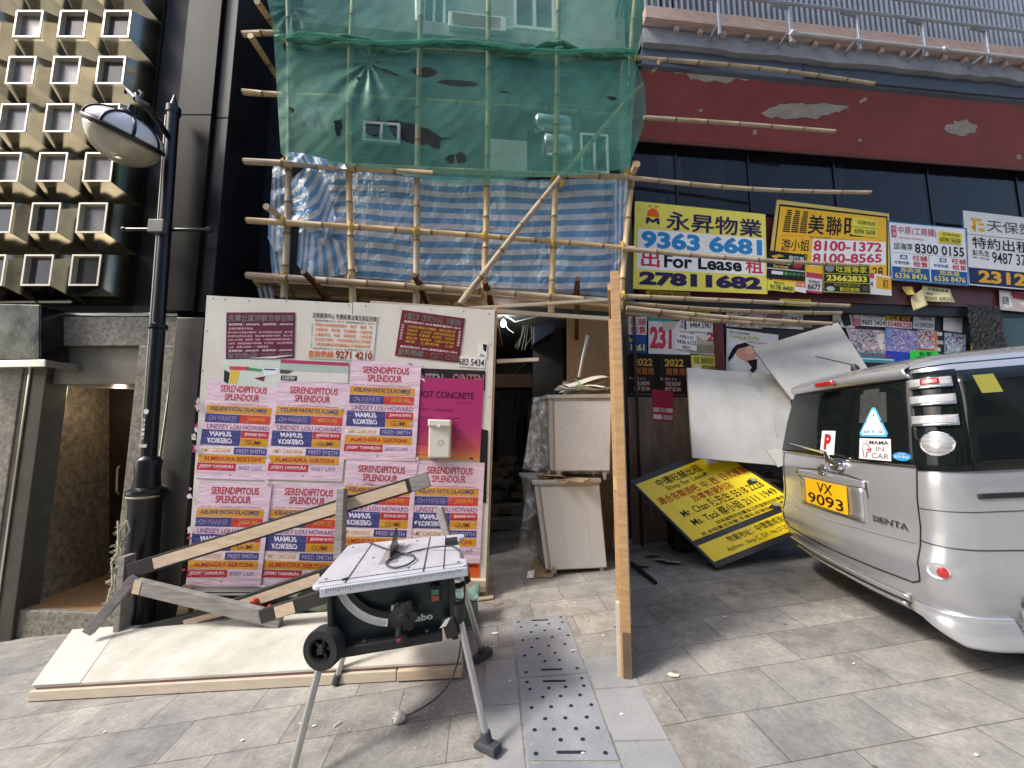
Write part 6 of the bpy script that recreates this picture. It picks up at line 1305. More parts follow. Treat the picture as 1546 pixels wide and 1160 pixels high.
# ================================================================ BOARDS ON THE GROUND
M_cem = mat('dusty cement board', (.37,.355,.30), .75, 0, .08, 3.4, .3, 60, col2=(.585,.57,.505), detail=9)
M_edge = mat('pinkish board edge', (.30,.17,.16), .7, 0, .15, 12)
def Gp(px, py, h): return G(px, py, h)
n0, n1 = Gp(51,1035,.10), Gp(698,997,.10); f0_, f1_ = Gp(110,951,.20), Gp(699,909,.20)
b0 = thing('board_stack', 'wide dusty white board lying on a timber base in the foreground, behind the saw', 'board', (n0.x*.5, 2.9, gz(n0.x*.5)))
dn_ = V((0,0,-.016))
q = MB(); q.prism([n0, n1, f1_, f0_][::-1], dn_); q.build('top_board', M_cem, b0, bevel=.002)
q = MB(); e = V((0,0,-.018)); q.prism([p_+e for p_ in (n0+V((.004,.008,0)), n1+V((-.004,.008,0)), f1_, f0_)][::-1], V((0,0,-.012))); q.build('under_board', M_edge, b0)
s0, s1 = n0.lerp(n1,.115), f0_.lerp(f1_,.125)
q = MB(); q.prism([n0+V((-.01,-.004,.003)), s0+V((0,-.004,.003)), s1+V((0,0,.003)), f0_+V((-.004,0,.003))][::-1], V((0,0,-.0025))); q.build('cover_strip', mat('cleaner cement board', (.47,.46,.41), .7, 0, .06, 2.5, .2, 60, col2=(.58,.57,.52)), b0)
e0, e1 = n0+V((-.02,-.012,-.034)), n0.lerp(n1,.855)+V((0,-.012,-.034))
q = MB(); q.prism([e0, e1, e1+V((0,.07,0)), e0+V((0,.07,0))][::-1], V((0,0,-.062))); q.build('base_batten', M_pine2, b0, bevel=.004)
e0, e1 = n0.lerp(n1,.858)+V((0,-.025,-.030)), n1+V((.0,-.025,-.030))
q = MB(); q.prism([e0, e1, e1+V((0,.08,0)), e0+V((0,.08,0))][::-1], V((0,0,-.06))); q.build('base_batten', M_rawp, b0, bevel=.004)
for t in (.2,.5,.85):
    p0_, p1_ = n0.lerp(n1,t)+V((0,.08,-.06)), f0_.lerp(f1_,t)+V((0,-.03,-.06)); q = MB(); q.beam(p0_, p1_, .07, .05); q.build('bearer', M_greyw, b0)
q = MB(); fb = [f0_+V((.1,-.03,-.03)), f1_+V((-.05,-.03,-.03))]; q.prism([fb[0], fb[1], fb[1]+V((0,0,-.15)), fb[0]+V((0,0,-.15))], (0,.05,0)); q.build('rear_bearer', M_greyw, b0)

# ================================================================ TABLE SAW
M_alu = mat('worn pale aluminium', (.58,.61,.66), .38, .35, .10, 5, .06, 60, detail=8, rvar=.1)
M_sawb = mat('dark green saw housing', (.012,.030,.033), .4, 0, .25, 7, .08, 60)
M_blk = mat('black tool plastic', (.014,.014,.015), .5, 0, .25, 9, .1, 60)
M_tube = mat('satin aluminium tube', (.52,.52,.50), .32, .7, .08, 12)
HT = .84
T = [on(x,y,(0,0,HT),V((-GX,0,1))) for x,y in ((526,823),(701,806),(706,853),(469,887))]      # back left, back right, front right, front left
saw = thing('table_saw', 'portable dark green table saw with a pale aluminium top on splayed tube legs', 'table saw', ((T[0]+T[2])/2 - V((0,0,HT))))
ct = (T[0]+T[1]+T[2]+T[3])/4
ex = ((T[1]-T[0])+(T[2]-T[3])).normalized(); ey = ((T[0]-T[3])+(T[1]-T[2])); ez = ex.cross(ey).normalized(); 
def tp(u, v, h=0): return T[3].lerp(T[2],u).lerp(T[0].lerp(T[1],u),v)+ez*h
q = MB()
out_ = [(0.03,.0),(.97,.0),(1,.03),(1,.16),(.955,.2),(.955,.86),(1,.89),(1,.97),(.985,1),(.02,1),(0,.97),(0,.03)]
q.prism([tp(u,v,0) for u,v in out_][::-1], ez*-.022); top_ = q.build('table_top', M_alu, saw, bevel=.006)
q = MB(); q.prism([tp(.06,-.03,-.006), tp(1.0,-.03,-.006), tp(1.0,-.005,-.006), tp(.06,-.005,-.006)][::-1], ez*-.045); q.build('front_rail', M_alu, saw, bevel=.005)
q = MB(); q.prism([tp(.02,1.005,-.004), tp(.98,1.005,-.004), tp(.98,1.035,-.004), tp(.02,1.035,-.004)][::-1], ez*-.04); q.build('rear_rail', M_alu, saw, bevel=.004)
q = MB()
for u, du in ((.205,.013),(.70,.012),(.835,.010)): q.prism([tp(u,0.0,.0012), tp(u+du,0.0,.0012), tp(u+du*.9,.998,.0012), tp(u,.998,.0012)][::-1], ez*-.002)
q.prism([tp(.03,.06,.0012), tp(.97,.055,.0012), tp(.97,.067,.0012), tp(.03,.072,.0012)][::-1], ez*-.002); q.build('slot', mat('dark table slot', (.07,.065,.075), .5, .3), top_)
q = MB(); q.prism([tp(.37,.30,.0016), tp(.50,.30,.0016), tp(.50,.86,.0016), tp(.37,.86,.0016)][::-1], ez*-.002); q.build('blade_insert', mat('worn insert plate', (.36,.37,.38), .4, .5, .15, 7), top_)
q = MB(); q.prism([tp(.435,.36,.002), tp(.437,.42,.055), tp(.44,.58,.085), tp(.443,.74,.12), tp(.446,.78,.12), tp(.446,.75,.04), tp(.447,.82,.002)], ex*.006); q.build('riving_knife', mat('dark blued steel', (.05,.05,.055), .35, .9), top_)
q = MB(); q.prism([tp(.84,.60,.002), tp(.94,.60,.002), tp(.94,.72,.002), tp(.84,.72,.002)][::-1], ez*.03); q.build('fence_clamp', M_blk, top_, bevel=.004)
# housing
def hp(u, v, h): return tp(u, v, h)
HB = -.34
q = MB(); lo = [hp(.10,.06,-.024), hp(.90,.06,-.024), hp(.86,.12,HB+.04), hp(.80,.12,HB), hp(.12,.12,HB)]; q.prism(lo, ey*.40); hs = q.build('housing', M_sawb, saw, bevel=.012)
q = MB(); q.prism([hp(.115,.035,-.03), hp(.885,.035,-.03), hp(.885,.055,-.03), hp(.115,.055,-.03)], ez*-.03); q.build('top_frame', M_blk, saw, bevel=.004)
for u0, u1 in ((.085,.12),(.86,.905)):
    q = MB(); q.prism([hp(u0,.02,-.03), hp(u1,.02,-.03), hp(u1,.10,-.03), hp(u0,.10,-.03)], ez*(HB+.0)); q.build('end_post', M_blk, saw, bevel=.008)
q = MB(); q.prism([hp(.06,.03,HB+.02), hp(.80,.03,HB+.02), hp(.80,.10,HB+.02), hp(.06,.10,HB+.02)], ez*-.05); q.build('lower_frame', M_blk, saw, bevel=.008)
# tilt scale: white arc slot with a black one above
fo = lambda u, h, o=.0: hp(u, .048-o, h)
q = MB(); arc = []
cxa, cha, ra_ = .52, .055, .345
def arcpt(a, r): return V((0,0,0))
W_ = (T[2]-T[3]).length
def ap(a, r, o): return hp(cxa + r*math.cos(a)/W_, .052-o, cha + r*math.sin(a))
for k in range(15):
    a0_, a1_ = R(197+k*4.2), R(197+(k+1)*4.2)
    q.prism([ap(a0_,.315,.01), ap(a1_,.315,.01), ap(a1_,.278,.01), ap(a0_,.278,.01)], ey*.006)
q.build('tilt_scale', mat('white scale', (.68,.68,.66), .5), saw)
q = MB()
for k in range(17):
    a0_, a1_ = R(190+k*4.6), R(190+(k+1)*4.6); q.prism([ap(a0_,.272,.012), ap(a1_,.272,.012), ap(a1_,.245,.012), ap(a0_,.245,.012)], ey*.008)
q.build('tilt_slot', M_blk, saw)
q = MB(); q.prism([ap(R(262),.24,.012), ap(R(284),.24,.012), ap(R(284),.215,.012), ap(R(262),.215,.012)], ey*.004); q.build('scale_window', mat('white scale', (.68,.68,.66), .5), saw)
kc = hp(.565,.0,-.205); fn_ = -ey.normalized()
q = MB(); q.lathe([(.062,-.03),(.066,-.01),(.06,.02),(.03,.03),(.028,.055),(.0,.06)], kc, fn_, 18)
for k in range(6):
    a = k*math.pi/3; q.lathe([(.02,-.03),(.022,.0),(.018,.022)], kc+ex*.055*math.cos(a)+ez*.055*math.sin(a), fn_, 8)
hw = q.build('hand_wheel', M_blk, saw, smooth='auto')
q = MB(); q.lathe([(.014,0),(.018,.03),(.014,.07),(.006,.075)], kc+ez*-.05+ex*-.02+fn_*.02, fn_, 12); q.build('crank_grip', M_blk, hw, smooth='auto')
q = MB(); q.lathe([(.014,0),(.014,.02),(.006,.026)], hp(.53,.02,-.315), fn_, 12); q.build('red_knob', mat('dull red knob', (.25,.03,.035), .5), saw, smooth='auto')
q = MB(); q.prism([hp(.735,.04,-.085), hp(.81,.04,-.085), hp(.81,.04,-.165), hp(.735,.04,-.165)][::-1], fn_*.02); sw = q.build('switch', M_blk, saw, bevel=.004)
q = MB(); q.prism([hp(.748,.004,-.10), hp(.797,.004,-.10), hp(.797,.004,-.125), hp(.748,.004,-.125)][::-1], fn_*.006); q.build('green_button', mat('dim green button', (.05,.14,.08), .5), sw)
q = MB(); q.prism([hp(.748,.004,-.13), hp(.797,.004,-.13), hp(.797,.004,-.155), hp(.748,.004,-.155)][::-1], fn_*.006); q.build('red_button', mat('dim red button', (.25,.04,.03), .5), sw)
f = Face(hp(.52,.054,-.218), hp(.745,.054,-.218), hp(.745,.086,-.262), hp(.52,.086,-.262), .001)
f.n = fn_; f.h = .006; f.text('metabo', 0,0,1,1, mat('pale logo print', (.62,.64,.63), .5), 2, .03); f.let.build('lettering', f.lm, saw)
q = MB(); q.box(hp(.86,.03,-.30), (.07,.05,.10), Matrix.Rotation(-.3,3,'Y')); q.build('leg_lock', M_blk, saw, bevel=.01)
q = MB(); q.prism([hp(.83,-.002,-.255), hp(.86,-.002,-.25), hp(.83,-.002,-.285), hp(.79,-.002,-.29)], fn_*.004); q.build('white_arrow', mat('white scale', (.68,.68,.66), .5), saw)
q = MB()
for k in range(29):
    a0_ = R(198+k*2.1); r1_ = .292 if k%5 else .284; q.prism([ap(a0_-.002,.312,.0115), ap(a0_+.003,.312,.0115), ap(a0_+.003,r1_,.0115), ap(a0_-.002,r1_,.0115)], ey*.001)
q.build('scale_mark', M_dark, saw)
q = MB()
for k in range(60): q.prism([tp(.10+k*.0145,-.0315,-.010), tp(.1025+k*.0145,-.0315,-.010), tp(.1025+k*.0145,-.0315,-.024-(.008 if k%5==0 else 0)), tp(.10+k*.0145,-.0315,-.024-(.008 if k%5==0 else 0))], ey*.001)
q.build('ruler_mark', M_dark, top_)
for u, v in ((.06,.12),(.06,.9),(.94,.1),(.3,.5),(.6,.12),(.6,.9)):
    q = MB(); q.lathe([(.008,0),(.008,.0015),(.004,.0015)], tp(u,v,.001), ez, 10); q.build('bolt_head', mat('dark bolt', (.12,.12,.12), .4, .8), top_)
for u, h in ((.15,-.06),(.15,-.30),(.84,-.06),(.7,-.31),(.3,-.31)):
    q = MB(); q.lathe([(.009,0),(.009,.004),(.004,.006)], hp(u,.05,h), fn_, 10); q.build('bolt_head', mat('dark bolt', (.12,.12,.12), .4, .8), saw)
M_dust = mat('pale sawdust', (.58,.47,.32), .95, 0, .2, 40)
q = MB()
for k in range(70): 
    c = tp(rnd.gauss(.46,.16)%1*.9+.05, min(.95,max(.04,rnd.gauss(.5,.25))), .0015); s_ = rnd.uniform(.002,.008); q.prism([c+ex*s_*math.cos(a)+ey*s_*.5*math.sin(a)*rnd.uniform(.4,1.2) for a in (0,1.2,2.5,3.8,5)], ez*.0012)
o = q.build('sawdust', M_dust, top_); o['kind'] = 'stuff'
# side handle at the right
q = MB(); q.tube([hp(.93,.30,-.05), hp(.99,.30,-.06), hp(1.0,.30,-.15), hp(.94,.30,-.17), hp(.90,.30,-.17)], .016, 10); q.build('carry_handle', M_blk, saw, smooth='auto')
q = MB(); q.prism([hp(.905,.25,-.03), hp(.965,.25,-.03), hp(.95,.25,-.13), hp(.905,.25,-.13)], ey*.10); q.build('side_bracket', mat('pale bracket', (.55,.55,.52), .5, .3), saw, bevel=.006)
# legs
def leg(a, b_, foot, m=M_tube, r=.0175):
    a, b_ = V(a), V(b_); q = MB(); q.tube([a, b_], r, 14); l = q.build('leg', m, saw, smooth='auto')
    d = (b_-a).normalized(); k = MB()
    if foot == 'shoe':
        k.tube([b_-d*.07, b_+d*.0], .025, 12); sd_ = V((d.x,d.y,0)).normalized() if abs(d.x)+abs(d.y) > .01 else V((1,0,0))
        pr_ = [b_+sd_*.055+V((0,0,.035)), b_+sd_*.06+V((0,0,.0)), b_-sd_*.075+V((0,0,-.018)), b_-sd_*.08+V((0,0,.0)), b_-sd_*.04+V((0,0,.022))]
        sdy = V((-sd_.y,sd_.x,0))*.03; k.prism([p_-sdy for p_ in pr_], sdy*2)
    else: k.tube([b_-d*.05, b_+d*.012], r+.007, 12)
    k.build('rubber_foot', mat('grey rubber foot', (.045,.05,.06), .7, 0, .2, 20), l, bevel=.006); return l
fFR, fBR, fBL = G(738,1130,.02), G(730,990,.02), G(507,1030,.02); fFL = G(436,1185,.02)
leg(hp(.915,.06,-.24), fFR, 'shoe'); leg(hp(.93,.85,-.20), fBR, 'shoe'); leg(hp(.05,.12,-.30), fFL, 'cap'); leg(hp(.12,.9,-.30), fBL, 'cap')
for u, v, h in ((.915,.05,-.27),(.05,.10,-.36)): 
    q = MB(); q.lathe([(.03,-.04),(.034,-.02),(.034,.03),(.028,.05)], hp(u,v,h+.02), (0,0,1), 14); q.build('leg_socket', M_blk, saw, smooth='auto')
# transport wheels
wn = (fn_ + ex*-.35).normalized()
for px_, py_, h_, r_ in ((490,977,.0,.098),(512,962,.0,.09)):
    yy = 2.06 if px_ == 490 else 2.2
    c = A(px_,py_,yy); q = MB(); q.lathe([(r_*.62,-.035),(r_*.95,-.036),(r_,-.022),(r_,.022),(r_*.95,.036),(r_*.62,.035)], c, wn, 30, ring=True); wh = q.build('wheel', M_tyre, saw, smooth='auto')
    q = MB(); q.lathe([(.02,-.03),(.024,.02),(.018,.036)], c, wn, 14); q.lathe([(r_*.62,-.03),(r_*.64,.03),(r_*.55,.032),(r_*.55,-.03)], c, wn, 28, ring=True)
    xx = wn.orthogonal().normalized(); y2 = wn.cross(xx)
    for k in range(5):
        a = k*2*math.pi/5; q.beam(c, c+(xx*math.cos(a)+y2*math.sin(a))*r_*.6, .016,.03, wn)
    q.build('hub', M_blk, wh, smooth='auto')
q = MB(); q.tube([A(490,977,2.06), A(512,960,2.22), hp(.12,.3,-.33)], .012, 8); q.build('axle', M_blk, saw)
# cord: a loop on the table top, over the edge and down to the plug on the paving
M_cord = mat('grey rubber cord', (.045,.045,.05), .55, 0, .15, 20)
def ont(x, y, h=.010): return on(x, y, (0,0,HT+h), V((-GX,0,1)))
path = [ont(555,818), ont(575,826), ont(600,834), ont(622,838,.02), ont(626,845,.014), ont(612,854), ont(594,857), ont(583,852), ont(588,845), ont(606,838,.012), ont(640,829), ont(668,825,.03), ont(682,825,.025), ont(694,832,.02)]
e_ = path[-1]; path += [e_+V((.03,-.06,-.03)), A(702,870,2.2), A(701,905,2.18), A(698,950,2.2), A(693,990,2.22), A(684,1020,2.25), A(672,1040,2.28), A(655,1057,2.28), A(635,1070,2.27), G(618,1079,.025), G(607,1082,.022)]
def smoothp(P, n=6):
    O_ = []
    for i in range(len(P)-1):
        p0_, p1_, p2_, p3_ = P[max(i-1,0)], P[i], P[i+1], P[min(i+2,len(P)-1)]
        for k in range(n):
            t = k/n; O_.append(.5*((2*p1_)+(p2_-p0_)*t+(2*p0_-5*p1_+4*p2_-p3_)*t*t+(3*p1_-p0_-3*p2_+p3_)*t*t*t))
    return O_+[P[-1]]
q = MB(); q.tube(smoothp(path), .0052, 8); cord = q.build('cord', M_cord, saw, smooth=True)
pc = G(603,1083,.028); q = MB(); q.lathe([(.014,-.03),(.022,-.02),(.030,0),(.031,.012),(.026,.022)], pc, (-.85,-.25,.25), 12)
for d in (V((0,.012,.008)), V((0,-.012,.008)), V((0,0,-.012))): q.box(pc+V((-.028,-.004,.01))+d, (.022,.006,.006))
q.build('plug', M_wplast, cord, smooth='auto')

# ================================================================ PARTITION
M_fir = mat('warm fir timber', (.33,.19,.085), .65, 0, .12, 5, .2, 40, (1,1,7), col2=(.50,.32,.16), detail=7)
M_plyw = mat('new plywood face', (.40,.265,.135), .6, 0, .1, 3, .15, 30, (1,1,5), col2=(.52,.37,.21), detail=7)
pa = thing('plywood_partition', 'tall plywood partition on a timber frame between the passage and the shop, seen edge on', 'partition', G(945,1020))
pb = G(947,1025); ptop = A(939,410,pb.y); pback = V((1.27,4.66,0))
zt_ = ptop.z; pd = (V((pback.x,pback.y,0))-V((pb.x,pb.y,0))).normalized(); pn_ = V((pd.y,-pd.x,0))
def pp_(t, z, o=0): return V((pb.x,pb.y,0)) + pd*t + pn_*o + V((0,0,z))
Lp = (V((pback.x,pback.y,0))-V((pb.x,pb.y,0))).length
q = MB(); q.prism([pp_(.0,zt_,-.012), pp_(Lp,zt_-.15,-.012), pp_(Lp,.1,-.012), pp_(0,pb.z+.03,-.012)], pn_*-.012); q.build('plywood_sheet', M_plyw, pa)
q = MB(); q.prism([pp_(-.004,pb.z+.0,-.03), pp_(-.004,pb.z,.03), pp_(-.004,zt_,.03), pp_(-.004,zt_,-.03)], pd*.045); q.build('stud', M_fir, pa, bevel=.003)
for t in (.62,1.24,1.9):
    q = MB(); q.prism([pp_(t,.08,-.024), pp_(t,.08,-.055), pp_(t,zt_-.15,-.055), pp_(t,zt_-.15,-.024)], pd*.05); q.build('stud', M_fir, pa, bevel=.003)
for z in (zt_-.06, 1.15):
    q = MB(); q.prism([pp_(.05,z,-.024), pp_(.05,z,-.05), pp_(.05,z-.05,-.05), pp_(.05,z-.05,-.024)], pd*(Lp-.1)); q.build('rail', M_fir, pa, bevel=.003)
q = MB(); q.prism([pp_(.0,pb.z,-.03), pp_(.0,pb.z,-.055), pp_(.0,pb.z+.42,-.055), pp_(.0,pb.z+.42,-.03)], pd*.04); q.build('splice_block', M_pine2, pa, bevel=.003)
q = MB(); q.prism([pp_(-.008,pb.z-.01,-.02), pp_(-.008,pb.z-.01,.028), pp_(-.008,pb.z+.26,.028), pp_(-.008,pb.z+.26,-.02)], pd*-.004); q.build('foot_plate', mat('grimy brown timber', (.13,.085,.055), .8, 0, .2, 10), pa)
q = MB(); q.prism([pp_(.05,zt_-.35,.031), pp_(.05,zt_-.35,.035), pp_(.05,.35,.035), pp_(.05,.35,.031)], pd*.30); q.build('white_facing', mat('white laminate', (.62,.62,.62), .4), pa)
# plywood sheets and a pale tube at the back of the bay
q = MB(); q.prism([A(856,480,4.85), A(856,580,4.85), A(925,580,4.95), A(925,480,4.95)], (0,.018,0)); tag(q.build('plywood_sheet', mat('tan plywood', (.33,.21,.115), .65, 0, .1, 3, .1, 30, (5,1,1), col2=(.42,.28,.16))), 'tan plywood sheet standing behind the stacked steel cabinets', 'plywood')
q = MB(); q.prism([A(850,575,4.84), A(850,830,4.7), A(925,830,4.75), A(925,575,4.9)], (0,.018,0)); tag(q.build('plywood_sheet', mat('tan plywood', (.33,.21,.115))), 'lower brown plywood sheet hidden behind the stacked steel cabinets', 'plywood')
q = MB(); q.tube([A(887,507,4.6), A(874,570,4.55)], .02, 10); tag(q.build('metal_tube', M_tube, smooth='auto'), 'pale tube leaning behind the upper steel cabinet', 'tube')

# ================================================================ STEEL CABINETS
M_ss = mat('brushed stainless steel', (.46,.47,.475), .34, .75, .06, 3, .05, 30, (1,1,6), detail=6)
M_ss2 = mat('dark stainless frame', (.33,.32,.30), .35, .8, .08, 6)
M_pnl = mat('pale coated steel panel', (.50,.525,.55), .42, .25, .04, 4)
def cabinet(qpx, y0, y1, label, topl, holes=False):
    a, b_, c, d = [V(p) for p in qpx]          # front tl tr br bl (world)
    dep = V((-.12,.62,0)); r = thing('steel_cabinet', label, 'cabinet', (c+d)/2, 'stacked steel catering cabinets')
    q = MB(); q.prism([a,d,c,b_], dep); q.build('carcass', M_ss2, r, bevel=.006)
    n = (d-a).cross(b_-a).normalized(); I = lambda u,v,o: a.lerp(b_,u).lerp(d.lerp(c,u),v)+n*o
    q = MB(); q.prism([I(.09,.04,.012), I(.09,.985,.012), I(.985,.985,.012), I(.985,.04,.012)], -n*.011); pnl = q.build('panel', M_pnl, r, bevel=.004)
    q = MB(); q.prism([I(-.0,.03,.02), I(-.0,.97,.02), I(.055,.97,.02), I(.055,.03,.02)], -n*.019); q.build('door_edge', M_ss, r, bevel=.004)
    q = MB(); q.prism([I(-.03,-.05,.03), I(-.03,.0,.03), I(1.02,.0,.03), I(1.02,-.05,.03)], -n*.03+dep*1.02); q.build('worktop', M_ss, r, bevel=.006)
    if holes:
        q = MB()
        for u in (.36,.76):
            for k in range(46): q.lathe([(.003,0),(.003,.001)], I(u,.08+k*.0185,.0122), n, 6)
        q.build('rivet_row', M_ss2, pnl)
    for u in (.16,.93):
        for s in (.06,.55):
            p = d.lerp(c,u)+dep*s; q = MB(); q.lathe([(.028,0),(.03,-.02),(.026,-.05),(.022,-.085)], p, (0,0,1), 14); q.build('foot', M_ss, r, smooth='auto')
    return r
yc = 4.12
cabinet([A(806,731,yc), A(905,728,yc), A(917,858,yc), A(824,862,yc)], 0, 0, 'lower stainless steel cabinet with rows of rivets, standing on the passage floor', 0, True)
cabinet([A(828,602,yc+.02), A(924,601,yc+.02), A(921,712,yc+.02), A(830,712,yc+.02)], 0, 0, 'upper stainless steel cabinet wrapped in clear film on top of another', 0)
def filmmat(nm_, lo_, hi_):
    m = bpy.data.materials.new(nm_); m.use_nodes = True; t = m.node_tree; N = t.nodes; L = t.links; b = N['Principled BSDF']; out = N['Material Output']
    b.inputs['Base Color'].default_value = (.62,.63,.66,1); b.inputs['Roughness'].default_value = .12; b.inputs['Specular IOR Level'].default_value = .8
    tc = N.new('ShaderNodeTexCoord'); no = N.new('ShaderNodeTexNoise'); no.inputs['Scale'].default_value = 7; no.inputs['Detail'].default_value = 5; no.inputs['Distortion'].default_value = 1.5; L.new(tc.outputs['Object'], no.inputs[0])
    bu = N.new('ShaderNodeBump'); bu.inputs['Strength'].default_value = 1; bu.inputs['Distance'].default_value = .04; L.new(no.outputs['Fac'], bu.inputs['Height']); L.new(bu.outputs[0], b.inputs['Normal'])
    tr = N.new('ShaderNodeBsdfTransparent'); x = N.new('ShaderNodeMixShader'); r = N.new('ShaderNodeMapRange'); r.inputs[1].default_value = .35; r.inputs[2].default_value = .75; r.inputs[3].default_value = lo_; r.inputs[4].default_value = hi_; L.new(no.outputs['Fac'], r.inputs[0])
    L.new(r.outputs[0], x.inputs[0]); L.new(tr.outputs[0], x.inputs[1]); L.new(b.outputs[0], x.inputs[2]); L.new(x.outputs[0], out.inputs[0]); return m
M_film = filmmat('clear plastic film', .06, .5)
M_film2 = filmmat('taut clear film', .0, .17)
fw_ = thing('plastic_film', 'clear plastic film draped over the upper steel cabinet and hanging down its left side', 'plastic film', A(810,712,yc-.05))
def film(P4, nu, nv, s, seed, y):
    q = MB()
    def fn(u,v):
        a, b_ = P4[0], P4[1]; x = (P4[0][0]+(P4[1][0]-P4[0][0])*u)*(1-v)+(P4[3][0]+(P4[2][0]-P4[3][0])*u)*v; yv = (P4[0][1]+(P4[1][1]-P4[0][1])*u)*(1-v)+(P4[3][1]+(P4[2][1]-P4[3][1])*u)*v
        p = A(x,yv,y); return A(x,yv,y+MN.noise(V((p.x*5,p.z*3,seed)))*s+MN.noise(V((p.x*14,p.z*9,seed)))*s*.5)
    q.grid(fn, nu, nv); return q
film([(826,598),(925,598),(921,716),(826,716)], 40, 40, .012, 1, yc-.04).build('front_sheet', M_film2, fw_, smooth=True)
film([(806,600),(830,598),(828,716),(789,708)], 20, 40, .12, 4, yc+.1).build('side_sheet', M_film, fw_, smooth=True)
film([(804,600),(820,600),(812,715),(793,700)], 16, 30, .10, 14, yc+.3).build('side_sheet', M_film, fw_, smooth=True)
film([(798,712),(816,720),(812,845),(782,835)], 20, 40, .14, 7, yc+.18).build('hanging_sheet', M_film, fw_, smooth=True)
film([(800,715),(826,718),(818,770),(790,790)], 20, 30, .12, 17, yc+.05).build('hanging_sheet', M_film, fw_, smooth=True)
# papers on top, junk between, carton and leaflet at the foot
M_pap = mat('cream packing paper', (.66,.63,.53), .75, 0, .06, 7, .2, 30)
pk = thing('packing_sheets', 'loose stack of cream packing sheets lying on the wrapped upper cabinet', 'packing paper', A(880,598,yc+.2))
for i in range(6):
    q = MB(); c = A(882+rnd.uniform(-8,8), 594-i*3, yc+.12+rnd.uniform(0,.25)); a = rnd.uniform(-.5,.5); w_ = rnd.uniform(.45,.68)
    def fn(u,v,c=c,a=a,w_=w_,i=i):
        x, y = (u-.5)*w_, (v-.5)*.34; return c+V((x*math.cos(a)-y*math.sin(a), x*math.sin(a)+y*math.cos(a), .05*math.sin(u*3+i)+.02*math.sin(v*6+i)+.03*u))
    q.grid(fn, 14, 8); q.build('sheet', M_pap, pk, smooth=True, solid=.003)
q = MB(); q.tube([A(868,572,yc+.2), A(876,580,yc+.1), A(884,584,yc), A(872,590,yc)], .006, 6); tag(q.build('green_cord', mat('green cord', (.08,.28,.05), .6)), 'short green cord lying on the packing sheets', 'cord')
jk = thing('cardboard_scraps', 'brown cardboard scraps squashed between the two steel cabinets', 'cardboard', A(850,725,yc+.1))
for i in range(7):
    q = MB(); c = A(820+i*8+rnd.uniform(-4,4), 722+rnd.uniform(-4,3), yc+rnd.uniform(-.04,.3)); q.box(c, (.2+rnd.uniform(0,.1),.14,.012), Matrix.Rotation(rnd.uniform(-.8,.8),3,'Z')@Matrix.Rotation(rnd.uniform(-.3,.3),3,'X')); q.build('scrap', mat('brown cardboard', (.26,.18,.10), .85, 0, .25, 9), jk)
q = MB(); q.prism([G(808,845,.02), G(812,828,.14), G(838,858,.10), G(834,872,.01), G(796,872,.01)], (0,.006,0)); tag(q.build('carton', mat('brown cardboard', (.26,.18,.10))), 'flattened brown carton under the left foot of the lower cabinet', 'carton')
f = Face(G(797,863,.05), G(807,861,.05), G(805,873,.012), G(795,873,.012), .002); f.base(paper('e2e2e4')); 
for i in range(4): f.rect(.1,.15+i*.2,.85,.22+i*.2,ink('8a8f9c')); 
f.done('leaflet','white printed leaflet leaning on the flattened carton','leaflet',split=False)

# ================================================================ WHITE BOARDS AND FALLEN SIGN BY THE SHOP
M_wb = mat('soiled white board', (.46,.45,.41), .55, 0, .05, 2.2, .2, 7, col2=(.63,.625,.60), detail=8)
M_wbe = mat('board core edge', (.27,.24,.16), .85, 0, .2, 20)
WG = 'soiled white boards leaning on the shop front'
f = Face(A(1036,557,4.62), A(1190,569,4.70), A(1196,706,4.28), A(1044,692,4.22), .024); f.base(M_wb, M_wbe); o = f.done('white_board', 'large upright soiled white board leaning behind the fallen yellow sign', 'board', WG, False)
f = Face(A(1135,527,4.58), A(1263,488,4.62), A(1322,578,4.50), A(1194,604,4.44), .018); f.base(M_wb, M_wbe); f.done('white_board', 'tilted white board with a cut corner rising above the van', 'board', WG, False)
f = Face(A(1168,622,4.2), A(1186,618,4.2), A(1192,660,4.15), A(1172,662,4.15), .012); f.base(M_wb, M_wbe); f.done('white_board', 'small white board offcut at the upper left corner of the van', 'board', WG, False)
f = Face(A(1156,680,4.12), A(1182,678,4.1), A(1190,700,4.05), A(1174,706,4.05), .012); f.base(M_wb, M_wbe); f.done('white_board', 'small white tray edge beside the van window base', 'board', WG, False)
q = MB(); q.box(A(1132,566,4.5), (.02,.03,.09)); tag(q.build('metal_clip', M_tube), 'small grey metal clip at the top of the upright white board', 'clip')
# low rubbish heap that carries the boards
hp_c = A(1110,760,4.45)
for i in range(16):
    c = A(1050+i*9+rnd.uniform(-6,6), 712+rnd.uniform(-2,60), 4.38+rnd.uniform(-.05,.25)); q = MB(); q.box(c, (rnd.uniform(.25,.5), rnd.uniform(.06,.2), rnd.uniform(.015,.05)), Matrix.Rotation(rnd.uniform(-.5,.5),3,'Z')@Matrix.Rotation(rnd.uniform(-.25,.25),3,'Y'))
    tag(q.build('broken_board', mat(('dark scrap wood','brown scrap wood','tan scrap wood')[i%3], ((.05,.04,.032),(.14,.09,.05),(.24,.17,.10))[i%3], .85, 0, .3, 9)), 'broken scrap board in the rubbish heap behind the fallen yellow sign', 'scrap wood', 'scrap boards heaped behind the yellow sign')
q = MB(); c = V((2.2,4.52,gz(2.2)+.40)); q.box(c, (.8,.26,.8)); tag(q.build('added_dark_block', M_blackw, bevel=.02), 'added low dark crate behind the fallen yellow sign', 'block')  # dark block added to fill the shaded gap behind the sign
M_blkf = mat('black painted sign frame', (.022,.022,.024), .5, 0, .2, 8)
pY = lambda x, y, Y: A(x, y, Y)
